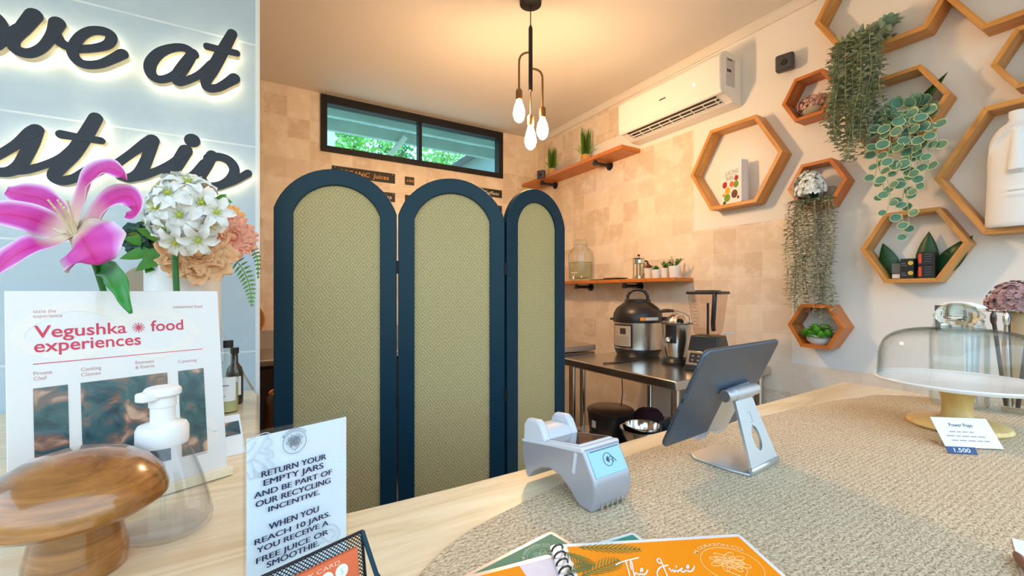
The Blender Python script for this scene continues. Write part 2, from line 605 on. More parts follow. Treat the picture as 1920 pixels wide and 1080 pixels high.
M_PALEINK = plain('pale grey ink', srgb(188, 198, 212), 0.5)
M_ORANGEP = plain('orange print', srgb(238, 146, 16), 0.55, spec=0.15)
M_GREENP = plain('sage print', srgb(96, 138, 112), 0.55, spec=0.15)
M_TEALP = plain('teal print', srgb(64, 150, 136), 0.55, var=0.5, scale=60, spec=0.15)
M_PALM = plain('palm print', srgb(96, 122, 76), 0.6, spec=0.1)
M_CORAL = plain('coral print', srgb(226, 110, 70), 0.4)
M_LAM = plain('laminate edge', (0.80, 0.84, 0.86), 0.18, coat=0.5)
M_LAMP = plain('peach laminate edge', srgb(236, 206, 182), 0.2, coat=0.5)
M_CLEAR = glass('clear glass', (0.98, 0.99, 0.985), (0.62, 0.68, 0.64), 0.01, 1.0)
M_DOME = glass('dome glass', (0.992, 0.998, 0.996), (0.20, 0.34, 0.28), 0.01, 0.75)
M_PLAST = glass('clear plastic', (0.97, 0.98, 0.99), (0.70, 0.74, 0.80), 0.05, 1.0)
M_ACRYL = glass('clear acrylic', (0.97, 0.98, 0.99), (0.6, 0.7, 0.75), 0.01, 0.8)
_m, _t, _b = newmat('solid glass')
_b.inputs['Transmission Weight'].default_value = 1.0; _b.inputs['Roughness'].default_value = 0.0; _b.inputs['IOR'].default_value = 1.45
_b.inputs['Base Color'].default_value = (0.86, 0.95, 0.90, 1)
M_SOLID = _m
M_PANE = glass('tinted window glass', (0.72, 0.97, 1.0), (0.5, 0.7, 0.75), 0.02, 0.7)
M_SMOKE = glass('smoky jug plastic', (0.90, 0.84, 0.80), (0.6, 0.54, 0.5), 0.08, 0.8)
M_AMBER = glass('pale bottle glass', (0.94, 0.95, 0.90), (0.55, 0.58, 0.45), 0.02, 0.8)
M_CERAMIC = plain('white glazed ceramic', (0.80, 0.81, 0.82), 0.22, var=0.06, scale=25)
M_MATTE = plain('matt white ceramic', (0.84, 0.85, 0.86), 0.6)
M_STONE = plain('grey beige stone', srgb(168, 156, 138), 0.75, var=0.1, scale=30)
M_TERRA = plain('brown succulent', srgb(150, 92, 48), 0.6, var=0.25, scale=80)
M_SOIL = plain('dark soil', (0.03, 0.022, 0.016), 0.95)
M_RAFFIA = plain('raffia pot', srgb(190, 148, 80), 0.8, var=0.3, scale=120)
M_CHALKB = plain('chalkboard', (0.02, 0.02, 0.022), 0.6, var=0.2, scale=30)
M_CHALK = plain('white chalk', (0.75, 0.74, 0.7), 0.8)
M_CHALKO = plain('orange chalk', srgb(244, 178, 96), 0.8)
M_GRASS = plain('green grass blades', srgb(92, 138, 40), 0.55, var=0.35, scale=30)
M_LEAFG = plain('fresh green leaf', srgb(70, 140, 48), 0.45, var=0.3, scale=40)
M_LEAFD = plain('dark green leaf', srgb(26, 78, 40), 0.4, var=0.3, scale=25)
M_LEAFB = plain('bright lily leaf', srgb(40, 132, 44), 0.35, var=0.25, scale=20)
M_FERN = plain('fern green', srgb(96, 150, 60), 0.5, var=0.25, scale=40)
M_EUCA = plain('grey green leaf', srgb(166, 180, 152), 0.6, var=0.3, scale=14)
M_EUCB = plain('silver grey leaf', srgb(182, 178, 154), 0.6, var=0.3, scale=14)
M_STEMP = plain('pale stem', srgb(176, 182, 140), 0.6)
M_PEP = plain('blue green round leaf', srgb(88, 140, 122), 0.4, var=0.3, scale=12)
M_PEPR = plain('cream leaf rim', srgb(206, 218, 170), 0.45)
M_WPETAL = plain('white petals', (0.84, 0.87, 0.85), 0.55, var=0.05, scale=60)
M_CENTRE = plain('yellow green centre', srgb(190, 200, 70), 0.6)
M_PEACH = plain('peach petals', srgb(255, 198, 150), 0.6, var=0.14, scale=24)
M_CORALP = plain('coral pink petals', srgb(255, 176, 150), 0.6, var=0.16, scale=24)
M_AMBERP = plain('amber petals', srgb(255, 186, 110), 0.6, var=0.16, scale=24)
M_HELL = plain('dark green sepals', srgb(30, 74, 66), 0.5, var=0.3, scale=30)
M_PINKD = plain('dusty pink florets', srgb(216, 172, 164), 0.7, var=0.3, scale=60)
M_MAUVE = plain('mauve florets', srgb(176, 142, 146), 0.7, var=0.35, scale=60)
M_STEMG = plain('green stem', srgb(44, 112, 52), 0.45)
M_JUTE_DARK = plain('coaster wood', srgb(190, 128, 48), 0.4)
M_BLUETAG = plain('blue tag', srgb(34, 66, 120), 0.4)
M_SILVERP = plain('silver grey plastic', srgb(172, 176, 188), 0.32, metal=0.4)
M_LIGHTP = plain('light grey plastic', srgb(206, 212, 222), 0.35)
M_SCREEN = plain('dark glossy screen', (0.05, 0.045, 0.045), 0.06, coat=0.8)
M_TABLET = plain('slate aluminium', srgb(92, 106, 124), 0.36, metal=0.75)
M_BARK = plain('bark', srgb(96, 84, 70), 0.9, var=0.3, scale=20)
M_ROOFM = plain('weathered roofing', srgb(196, 206, 206), 0.7, var=0.2, scale=6)
M_TREEA = plain('pale green foliage', srgb(150, 206, 120), 0.6, var=0.4, scale=4)  # lighter of the two foliage greens
M_TREEB = plain('deep foliage', srgb(96, 164, 96), 0.6, var=0.4, scale=4)
M_PURPLE = plain('violet cloth', srgb(66, 28, 46), 0.8)
M_TEALB = plain('teal plastic bag', srgb(24, 72, 92), 0.5)
M_BROWN = plain('dark brown lacquer', (0.05, 0.022, 0.014), 0.3, coat=0.3)
M_WICKER = plain('wicker', srgb(196, 128, 60), 0.7, var=0.3, scale=90, bump=0.5)
M_GOLD = plain('yellow dot', srgb(214, 186, 86), 0.4)
M_REDL = plain('red label', srgb(222, 76, 52), 0.4)
M_YELLOWR = plain('orange sticker', srgb(244, 152, 32), 0.4)
M_FLOOR = plain('grey concrete', (0.35, 0.33, 0.30), 0.7, var=0.1, scale=4)
M_PANEL = wood('counter front boards', srgb(150, 110, 70), srgb(190, 146, 96), 0.5, stretch=(20, 20, 3))
M_FRUITY = plain('yellow fruit', srgb(236, 180, 40), 0.5)
M_FRUITG = plain('green fruit', srgb(120, 156, 50), 0.5)
M_FRUITR = plain('red fruit', srgb(168, 40, 40), 0.5)
M_FRUITB = plain('brown fruit', srgb(112, 74, 56), 0.5)
M_SWIRL = plain('pale swirl print', (0.83, 0.775, 0.72), 0.3, coat=0.5)
M_PAGES = plain('book pages', (0.74, 0.76, 0.84), 0.6)

def lily_mat():
    m, t, b = newmat('lily petal')
    uv = N(t, 'ShaderNodeUVMap'); uv.uv_map = 'map'
    sp = N(t, 'ShaderNodeSeparateXYZ'); t.links.new(uv.outputs[0], sp.inputs[0])
    a = N(t, 'ShaderNodeMath', operation='SUBTRACT'); a.inputs[1].default_value = 0.5
    t.links.new(sp.outputs['X'], a.inputs[0])
    ab = N(t, 'ShaderNodeMath', operation='ABSOLUTE'); t.links.new(a.outputs[0], ab.inputs[0])
    rp = N(t, 'ShaderNodeValToRGB')
    el = rp.color_ramp.elements
    el[0].position = 0.0; el[0].color = c4(srgb(190, 14, 120))
    el[1].position = 0.5; el[1].color = c4(srgb(240, 226, 246))
    q = el.new(0.05); q.color = c4(srgb(208, 36, 150))
    q = el.new(0.33); q.color = c4(srgb(206, 72, 176))
    q = el.new(0.42); q.color = c4(srgb(222, 140, 214))
    t.links.new(ab.outputs[0], rp.inputs[0])
    rv = N(t, 'ShaderNodeValToRGB')
    rv.color_ramp.elements[0].position = 0.08; rv.color_ramp.elements[0].color = (1, 1, 1, 1)
    rv.color_ramp.elements[1].position = 0.38; rv.color_ramp.elements[1].color = (0, 0, 0, 1)
    t.links.new(sp.outputs['Y'], rv.inputs[0])
    mx = N(t, 'ShaderNodeMixRGB'); mx.inputs[2].default_value = c4(srgb(232, 214, 190))
    t.links.new(rv.outputs[0], mx.inputs[0]); t.links.new(rp.outputs[0], mx.inputs[1])
    t.links.new(mx.outputs[0], b.inputs['Base Color'])
    b.inputs['Roughness'].default_value = 0.5
    return m
M_LILY = lily_mat()

def rattan():
    m, t, b = newmat('woven rattan')
    co = N(t, 'ShaderNodeTexCoord')
    sp = N(t, 'ShaderNodeSeparateXYZ'); t.links.new(co.outputs['Object'], sp.inputs[0])
    def tri(sock, period):
        d = N(t, 'ShaderNodeMath', operation='MULTIPLY'); d.inputs[1].default_value = 1.0 / period
        t.links.new(sock, d.inputs[0])
        pp = N(t, 'ShaderNodeMath', operation='PINGPONG'); pp.inputs[1].default_value = 0.5
        t.links.new(d.outputs[0], pp.inputs[0]); return pp.outputs[0]
    ad = N(t, 'ShaderNodeMath', operation='ADD')
    t.links.new(tri(sp.outputs['X'], 0.060), ad.inputs[0]); t.links.new(tri(sp.outputs['Z'], 0.078), ad.inputs[1])
    sn = N(t, 'ShaderNodeMath', operation='MULTIPLY'); sn.inputs[1].default_value = 2 * PI * 5.0
    t.links.new(ad.outputs[0], sn.inputs[0])
    s2 = N(t, 'ShaderNodeMath', operation='SINE'); t.links.new(sn.outputs[0], s2.inputs[0])
    s3 = N(t, 'ShaderNodeMath', operation='MULTIPLY_ADD'); s3.inputs[1].default_value = 0.5; s3.inputs[2].default_value = 0.5
    t.links.new(s2.outputs[0], s3.inputs[0])
    nz = N(t, 'ShaderNodeTexNoise'); nz.inputs['Scale'].default_value = 240.0; nz.inputs['Detail'].default_value = 2.0
    t.links.new(co.outputs['Object'], nz.inputs['Vector'])
    mx = N(t, 'ShaderNodeMixRGB')
    mx.inputs[1].default_value = c4(srgb(186, 172, 120)); mx.inputs[2].default_value = c4(srgb(212, 200, 150))
    t.links.new(s3.outputs[0], mx.inputs[0])
    m2 = N(t, 'ShaderNodeMixRGB', blend_type='MULTIPLY'); m2.inputs[0].default_value = 0.5
    t.links.new(mx.outputs[0], m2.inputs[1])
    r2 = N(t, 'ShaderNodeValToRGB'); r2.color_ramp.elements[0].color = (0.55, 0.52, 0.45, 1); r2.color_ramp.elements[0].position = 0.3
    r2.color_ramp.elements[1].position = 0.6
    t.links.new(nz.outputs['Fac'], r2.inputs[0]); t.links.new(r2.outputs[0], m2.inputs[2])
    t.links.new(m2.outputs[0], b.inputs['Base Color'])
    bp = N(t, 'ShaderNodeBump'); bp.inputs['Strength'].default_value = 0.5; bp.inputs['Distance'].default_value = 0.002
    t.links.new(s3.outputs[0], bp.inputs['Height']); t.links.new(bp.outputs[0], b.inputs['Normal'])
    b.inputs['Roughness'].default_value = 0.5
    return m
M_RATTAN = rattan()

def jute():
    m, t, b = newmat('woven jute')
    co = N(t, 'ShaderNodeTexCoord')
    wv = N(t, 'ShaderNodeTexWave', wave_type='BANDS', bands_direction='Y')
    wv.inputs['Scale'].default_value = 42.0; wv.inputs['Distortion'].default_value = 2.2; wv.inputs['Detail'].default_value = 3.0; wv.inputs['Detail Scale'].default_value = 6.0
    t.links.new(co.outputs['Object'], wv.inputs['Vector'])
    mp = N(t, 'ShaderNodeMapping'); mp.inputs['Scale'].default_value = (230, 460, 200); mp.inputs['Rotation'].default_value = (0, 0, 0.5)
    t.links.new(co.outputs['Object'], mp.inputs['Vector'])
    nz = N(t, 'ShaderNodeTexNoise'); nz.inputs['Scale'].default_value = 1.0; nz.inputs['Detail'].default_value = 3.0; nz.inputs['Roughness'].default_value = 0.7
    t.links.new(mp.outputs[0], nz.inputs['Vector'])
    ml = N(t, 'ShaderNodeMath', operation='MULTIPLY_ADD'); ml.inputs[1].default_value = 0.07
    t.links.new(wv.outputs['Fac'], ml.inputs[0]); t.links.new(nz.outputs['Fac'], ml.inputs[2])
    rp = N(t, 'ShaderNodeValToRGB')
    el = rp.color_ramp.elements
    el[0].position = 0.34; el[0].color = c4(srgb(132, 108, 80))
    el[1].position = 0.78; el[1].color = c4(srgb(246, 234, 210))
    q = el.new(0.52); q.color = c4(srgb(202, 182, 150))
    t.links.new(ml.outputs[0], rp.inputs[0])
    t.links.new(rp.outputs[0], b.inputs['Base Color'])
    bp = N(t, 'ShaderNodeBump'); bp.inputs['Strength'].default_value = 0.7; bp.inputs['Distance'].default_value = 0.003
    t.links.new(ml.outputs[0], bp.inputs['Height']); t.links.new(bp.outputs[0], b.inputs['Normal'])
    b.inputs['Roughness'].default_value = 0.9
    return m
M_JUTE = jute()

def food_photo(name, seed):
    m, t, b = newmat(name)
    co = N(t, 'ShaderNodeTexCoord')
    mp = N(t, 'ShaderNodeMapping'); mp.inputs['Location'].default_value = (seed, 0, seed * 2)
    t.links.new(co.outputs['Object'], mp.inputs['Vector'])
    nz = N(t, 'ShaderNodeTexNoise'); nz.inputs['Scale'].default_value = 26.0; nz.inputs['Detail'].default_value = 5.0; nz.inputs['Distortion'].default_value = 1.0
    t.links.new(mp.outputs[0], nz.inputs['Vector'])
    rp = N(t, 'ShaderNodeValToRGB')
    el = rp.color_ramp.elements
    el[0].position = 0.35; el[0].color = c4(srgb(24, 54, 68))
    el[1].position = 0.75; el[1].color = c4(srgb(226, 190, 150))
    q = el.new(0.47); q.color = c4(srgb(48, 88, 96))
    q = el.new(0.54); q.color = c4(srgb(122, 92, 82))
    q = el.new(0.62); q.color = c4(srgb(186, 150, 130))
    t.links.new(nz.outputs['Fac'], rp.inputs[0]); t.links.new(rp.outputs[0], b.inputs['Base Color'])
    b.inputs['Roughness'].default_value = 0.15
    b.inputs['Coat Weight'].default_value = 0.6
    return m
M_PHOTO = [food_photo('food photograph', 1.0), food_photo('cooking photograph', 4.3), food_photo('bowl photograph', 8.1)]

# ================================================================== SETTING
WX, BY, CH = 2.45, 3.60, 2.875          # right wall, back wall, ceiling height
SY = 1.57                                # face of the sign wall
TILE = 0.1525
tile_cols = dict(c1=srgb(238, 224, 206), c2=srgb(214, 194, 172), patch=srgb(248, 240, 230), mortar=srgb(236, 220, 200))
m_back = tile_wall('back wall tiles', 'x', TILE, u0=0.06, **tile_cols)
yl = 1.804
m_right = tile_wall('right wall tiles and plaster', 'y', TILE, u0=1.515, plaster=(0.87, 0.86, 0.85),
                    rects=[(-5, 1.804, 1.743, 9), (-5, 1.208, 0.971, 9), (-5, 2.437, 2.40, 9), (-5, 2.95, 2.40, 2.57)], **tile_cols)
m_sign = tile_wall('sign wall panels', 'x', 0.318, c1=(0.50, 0.61, 0.70), c2=(0.47, 0.59, 0.69), patch=(0.57, 0.67, 0.75), mortar=(0.72, 0.80, 0.86),
                   v0=1.165, u0=-2.27, width=6.0, rough=0.35, mort=0.0035)
fl = MB().box(-3.2, 3.2, -2.2, 3.7, -0.1, 0).build('floor', M_FLOOR, smooth=False); structure(fl)
ce = MB().box(-2.4, 2.55, -0.7, 3.7, CH, CH + 0.1).build('ceiling', M_CEIL, smooth=False); structure(ce)
WIN = (0.44, 2.04, 2.43, 2.866)
wb = MB()
wb.box(-1.4, WIN[0], BY, BY + 0.12, 0, CH); wb.box(WIN[1], WX + 0.1, BY, BY + 0.12, 0, CH)
wb.box(WIN[0], WIN[1], BY, BY + 0.12, 0, WIN[2]); wb.box(WIN[0], WIN[1], BY, BY + 0.12, WIN[3], CH)
structure(wb.build('wall_back', m_back, smooth=False))
structure(MB().box(WX, WX + 0.1, -0.7, BY, 0, CH).build('wall_right', m_right, smooth=False))
structure(MB().box(-1.5, -1.4, SY + 0.12, BY + 0.12, 0, CH).build('wall_left', m_back, smooth=False))
structure(MB().box(-2.4, 0.004, SY, SY + 0.12, 0, CH).build('wall_front', m_sign, smooth=False))
structure(MB().box(0.004, 0.016, SY - 0.003, SY + 0.123, 0, CH).build('trim_1', M_WHITE, smooth=False))
cv = MB().prism([(WX, CH), (WX, CH - 0.05), (WX - 0.012, CH - 0.05), (WX - 0.026, CH - 0.018), (WX - 0.026, CH)], -0.7, BY, 'xz')
structure(cv.build('trim_2', M_CEIL, smooth=False))

# window
wf = MB()
fx0, fx1, fz0, fz1 = WIN
ft = 0.045
midx = ony(788, 250, BY)[0]
wf.box(fx0, fx1, BY - 0.02, BY + 0.07, fz0, fz0 + ft); wf.box(fx0, fx1, BY - 0.02, BY + 0.07, fz1 - ft - 0.02, fz1)
wf.box(fx0, fx0 + ft, BY - 0.02, BY + 0.07, fz0 + ft, fz1 - ft - 0.02); wf.box(fx1 - ft, fx1, BY - 0.02, BY + 0.07, fz0 + ft, fz1 - ft - 0.02)
wf.box(midx - 0.015, midx + 0.015, BY - 0.005, BY + 0.06, fz0 + ft, fz1 - ft - 0.02)
win = structure(wf.build('window_1', M_BLACK, smooth=False, bevel=0.003))
MB().box(fx0 + ft, midx - 0.015, BY + 0.02, BY + 0.026, fz0 + ft, fz1 - ft - 0.02).build('pane', M_PANE, win, smooth=False)
MB().box(midx + 0.015, fx1 - ft, BY + 0.03, BY + 0.036, fz0 + ft, fz1 - ft - 0.02).build('pane', M_PANE, win, smooth=False)

# ================================================================== COUNTER
def poly_slab():
    pts = [(1.693, -0.14), (1.69, 0.676)]
    for (px, py) in [(1500, 737.5), (1400, 764), (1300, 791), (1200, 819), (1100, 847), (970, 881), (850, 912), (730, 941), (650, 960)]:
        p = onz(px, py, 1.05); pts.append((p.x, p.y))
    pts += [(0.07, 0.628), (0.035, 0.655), (0.014, 0.71), (0.006, 0.80), (0.008, 1.0), (0.010, 1.3), (0.012, 1.47), (0.002, 1.535), (-0.03, SY - 0.002), (-1.9, SY - 0.002), (-1.9, -0.14)]
    return pts
ctr = thing('bar_counter', 'long pale live-edge wooden bar counter carrying the card reader and mat', 'counter', (0, 0, 0))
MB().prism(poly_slab(), 1.005, 1.05, 'xy').build('worktop', M_SLAB, ctr, bevel=0.006)
MB().box(-1.8, 1.60, 0.05, 0.50, 0, 1.005).box(-1.8, -0.12, 0.50, 1.52, 0, 1.005).build('base', M_PANEL, ctr, smooth=False)
CTOP = 1.05

# mat
mp_px = [(785, 1085), (800, 1062), (832, 1030), (870, 1001), (925, 970), (985, 940), (1060, 904), (1120, 879), (1185, 852), (1245, 832), (1330, 805), (1400, 787), (1500, 765), (1560, 752), (1610, 746)]
mpts = [(onz(a, b, 1.055).x, onz(a, b, 1.055).y) for a, b in mp_px]
mpts = [(0.155, 0.30), (0.14, 0.38)] + mpts + [(1.53, 0.525), (1.60, 0.46), (1.655, 0.36), (1.66, 0.22), (1.60, 0.08), (1.48, 0.0), (1.30, -0.05), (0.8, -0.07), (0.45, -0.03), (0.28, 0.08), (0.19, 0.19)]
sm = smooth3([(a, b, 0) for a, b in mpts] + [(mpts[0][0], mpts[0][1], 0)], 4)[:-1]
mat_o = MB().prism([(p.x, p.y) for p in reversed(sm)], CTOP + 0.0003, CTOP + 0.006, 'xy').build('jute_mat', M_JUTE, bevel=0.002)
tag(mat_o, 'large oval woven jute mat covering the right of the bar counter', 'mat')
MT = CTOP + 0.0062

# ================================================================== WALL SIGN
U = 2.842
def trace(pts, y, s=U, ox=0, oy=0, wd=None, n=6):
    """zoomed pixel strokes (x, y, width) -> (x, z, width) on the wall plane at depth y"""
    k = []
    for q in pts:
        p = ony(ox + q[0] / s, oy + q[1] / s, y)
        d = (p - EYE).y / ray(ox + q[0] / s, oy + q[1] / s).y
        k.append((p.x, p.z, q[2] / s * d / F * 1.02))
    sm3 = smooth3([(a, b, c) for a, b, c in k], n)
    return [(v.x, v.y, v.z) for v in sm3]
SIGNY = SY - 0.045
WORDS = {
 'ove': ('dark script sign word ending in ve, uppermost on the blue-grey wall', [
    [(-150, 60, 60), (-70, 70, 55), (-10, 110, 60), (10, 170, 60), (-20, 240, 58), (-120, 260, 55)],
    [(-10, 190, 46), (40, 185, 40), (100, 150, 40)],
    [(183, 85, 72), (130, 150, 66), (75, 215, 56), (90, 268, 50), (160, 286, 48), (230, 255, 46), (280, 190, 50), (308, 128, 68)],
    [(300, 190, 50), (330, 232, 46), (400, 262, 42), (500, 260, 40), (575, 240, 44), (596, 200, 48), (560, 172, 44), (490, 168, 44), (430, 200, 46), (392, 260, 48), (400, 310, 46), (450, 345, 42), (530, 345, 40), (600, 318, 44), (655, 290, 50)]]),
 'at': ('dark script sign word at, upper right on the blue-grey wall', [
    [(1035, 292, 44), (985, 258, 40), (920, 258, 42), (850, 285, 50), (804, 340, 54), (806, 395, 48), (850, 425, 40), (915, 410, 38), (975, 360, 38), (1025, 300, 40)],
    [(1030, 285, 44), (985, 350, 56), (945, 410, 54), (950, 440, 40), (1000, 430, 36), (1070, 395, 36), (1130, 340, 36)],
    [(1238, 182, 46), (1190, 270, 54), (1135, 370, 56), (1098, 435, 48), (1110, 470, 42), (1160, 470, 40), (1210, 445, 44), (1250, 420, 52)],
    [(1105, 250, 36), (1180, 268, 34), (1262, 286, 32)]]),
 'st': ('dark script sign word ending in st, lower left above the pink lily', [
    [(-160, 900, 44), (-80, 860, 44), (0, 825, 44), (90, 770, 44), (160, 710, 52), (195, 695, 62)],
    [(195, 700, 60), (172, 770, 58), (135, 840, 58), (100, 890, 56), (40, 918, 50), (-60, 915, 46)],
    [(60, 912, 46), (150, 905, 40), (240, 880, 36), (330, 840, 36), (400, 780, 36)],
    [(512, 632, 58), (460, 720, 62), (395, 815, 66), (325, 890, 62), (288, 940, 52), (330, 965, 46), (400, 950, 44), (460, 915, 44), (515, 885, 44)],
    [(328, 718, 44), (430, 735, 36), (540, 752, 36)]]),
 'sip': ('dark script sign word sip with a round dot, above the white flowers', [
    [(632, 868, 40), (700, 820, 40), (770, 768, 46), (812, 750, 62)],
    [(812, 750, 62), (795, 820, 52), (765, 890, 54), (735, 930, 52), (690, 950, 46), (640, 940, 40)],
    [(690, 950, 46), (770, 935, 42), (850, 905, 36), (930, 860, 34), (985, 810, 36)],
    [(990, 805, 62), (950, 870, 60), (900, 945, 58), (905, 975, 48), (960, 972, 42), (1030, 935, 40), (1090, 870, 40)],
    [(1130, 830, 52), (1100, 885, 54), (1062, 945, 54)],
    [(1110, 845, 44), (1170, 838, 42), (1225, 862, 44), (1250, 910, 48), (1225, 960, 46), (1170, 990, 42), (1110, 990, 42), (1065, 950, 46)],
    [(1190, 985, 38), (1250, 965, 36), (1322, 925, 38)]]),
}
for key, (lab, strokes) in WORDS.items():
    root = thing('wall_lettering', lab, 'sign', (0, 0, 0), group='backlit script words on the wall')
    face, body, led = MB(), MB(), MB()
    for n_, st_ in enumerate(strokes):
        t_ = trace(st_, SIGNY)
        e_ = 0.0004 * n_
        face.ribbon(t_, SIGNY - 0.003 - e_, SIGNY - 0.0004, slope=0.0012)
        body.ribbon([(a, b, c * 0.985) for a, b, c in t_], SIGNY, SIGNY + 0.022 + e_)
        led.ribbon([(a, b, c * 0.55) for a, b, c in t_], SIGNY + 0.0245, SIGNY + 0.027 + e_)
    body.build('letter_body', M_CREAM, root, smooth=False)
    face.build('letter_face', M_INK, root, smooth=False)
    led.build('light_strip', M_LED, root, smooth=False)
    if key == 'sip':
        c = ony(1025 / U, 750 / U, SIGNY)
        rr = 0.019
        for nm_, y0, y1, k_, mt in (('dot_face', SIGNY - 0.003, SIGNY, 1.0, M_INK), ('dot_body', SIGNY, SIGNY + 0.022, 0.98, M_CREAM), ('dot_light', SIGNY + 0.0225, SIGNY + 0.027, 0.6, M_LED)):
            MB().prism([(c.x + rr * k_ * math.cos(2 * PI * i / 28), c.z + rr * k_ * math.sin(2 * PI * i / 28)) for i in range(28)], y0, y1, 'xz').build(nm_, mt, root, smooth=False)

# ================================================================== FOLDING SCREEN
def arch(hw, zs, rise, n=22):
    """segmental arch from (hw, zs) over to (-hw, zs)"""
    R_ = (hw * hw + rise * rise) / (2 * rise)
    cz = zs + rise - R_
    a0 = math.asin(hw / R_)
    if rise > hw:
        a0 = PI - a0
    return [(R_ * math.sin(a0 - 2 * a0 * i / n), cz + R_ * math.cos(a0 - 2 * a0 * i / n)) for i in range(n + 1)]
SCR = [(0.059, 1.758), (0.4814, 1.681), (0.897, 1.563), (1.262, 1.640)]
scr = thing('folding_screen', 'three-panel arched navy folding screen with woven rattan inserts', 'screen', (0, 0, 0))
ZS, ZA = 1.648, 1.804
for k in range(3):
    (ax, ay), (bx, by) = SCR[k], SCR[k + 1]
    wd = math.hypot(bx - ax, by - ay) - 0.006
    ang = math.atan2(by - ay, bx - ax)
    pr = bpy.data.objects.new('panel_frame', None)
    hw = wd / 2
    fr = 0.062
    outer = [(hw, 0.0)] + arch(hw, ZS, ZA - ZS) + [(-hw, 0.0)]
    inner = [(hw - fr, 0.10)] + arch(hw - fr, ZS - 0.012, ZA - ZS - fr + 0.014) + [(-hw + fr, 0.10)]
    mb = MB().ring(outer, inner, -0.014, 0.014, 'xz')
    p = mb.build('panel_frame', M_NAVY, scr, smooth=True, bevel=0.003, angle=30)
    bpy.data.objects.remove(pr)
    p.location = ((ax + bx) / 2, (ay + by) / 2, 0.0)
    p.rotation_euler = (0, 0, ang)
    ins = MB().prism(list(reversed([(a * 1.006, b) for a, b in inner])), -0.004, 0.004, 'xz').build('rattan_insert', M_RATTAN, p, smooth=False)
    if k < 2:
        for zz in (1.42, 0.9, 0.35):
            h = MB().box(hw - 0.002, hw + 0.008, -0.017, -0.013, zz, zz + 0.05).cyl((hw + 0.003, -0.016, zz), (hw + 0.003, -0.016, zz + 0.05), 0.004, n=8)
            h.build('hinge', M_BLACK, p)

# ================================================================== AIR CONDITIONER
ac = thing('air_conditioner', 'white wall-mounted split air conditioner above the large book hexagon', 'air conditioner', (WX, 1.875, 2.43), -PI / 2)
L2 = 0.395
prof = [(0, 0.0), (0, 0.285), (-0.16, 0.285), (-0.19, 0.272), (-0.205, 0.245), (-0.207, 0.06), (-0.200, 0.040), (-0.186, 0.036), (-0.178, 0.046), (-0.105, 0.020), (-0.095, 0.006), (-0.05, 0.0)]
MB().prism(prof, -L2, L2, 'yz').build('housing', M_WPLASTIC, ac, bevel=0.006)
MB().box(-L2 + 0.004, L2 - 0.004, -0.2095, -0.2065, 0.062, 0.246).build('front_panel', M_WPLASTIC, ac, bevel=0.003)
Mv = Matrix.Translation((0, -0.142, 0.0325)) @ Matrix.Rotation(math.atan2(-0.026, 0.073), 4, 'X')
MB().box(-L2 + 0.055, L2 - 0.055, -0.036, 0.036, -0.004, 0.002, Mv).build('air_outlet', M_BPLASTIC, ac, smooth=False)
lv = MB()
for yy in (-0.018, 0.012, 0.034):
    lv.box(-L2 + 0.05, L2 - 0.05, yy - 0.0025, yy + 0.0025, -0.010, -0.004, Mv)
for k in range(9):
    xx = -L2 + 0.07 + k * (2 * L2 - 0.14) / 8
    lv.box(xx - 0.002, xx + 0.002, -0.018, 0.034, -0.009, -0.004, Mv)
lv.build('louver', M_WPLASTIC, ac, smooth=False)
MB().box(-0.03, 0.02, -0.211, -0.2094, 0.147, 0.155).build('maker_badge', M_DARKGREY, ac, smooth=False)
MB().cyl((0.225, -0.2105, 0.147), (0.225, -0.2092, 0.147), 0.009).build('display_light', plain('pale display', (0.7, 0.75, 1), 0.3, emit=((0.75, 0.8, 1.0), 1.2)), ac)
st = MB().box(L2 - 0.0005, L2 + 0.001, -0.155, -0.075, 0.09, 0.25)
st.build('rating_label', plain('grey label', (0.55, 0.55, 0.58), 0.5, var=0.2, scale=140), ac, smooth=False)
MB().box(L2 + 0.0008, L2 + 0.0016, -0.15, -0.11, 0.17, 0.185).build('label_bar', M_BPLASTIC, ac, smooth=False)
MB().box(L2 + 0.0008, L2 + 0.0016, -0.145, -0.10, 0.236, 0.243).build('label_bar', M_BPLASTIC, ac, smooth=False)

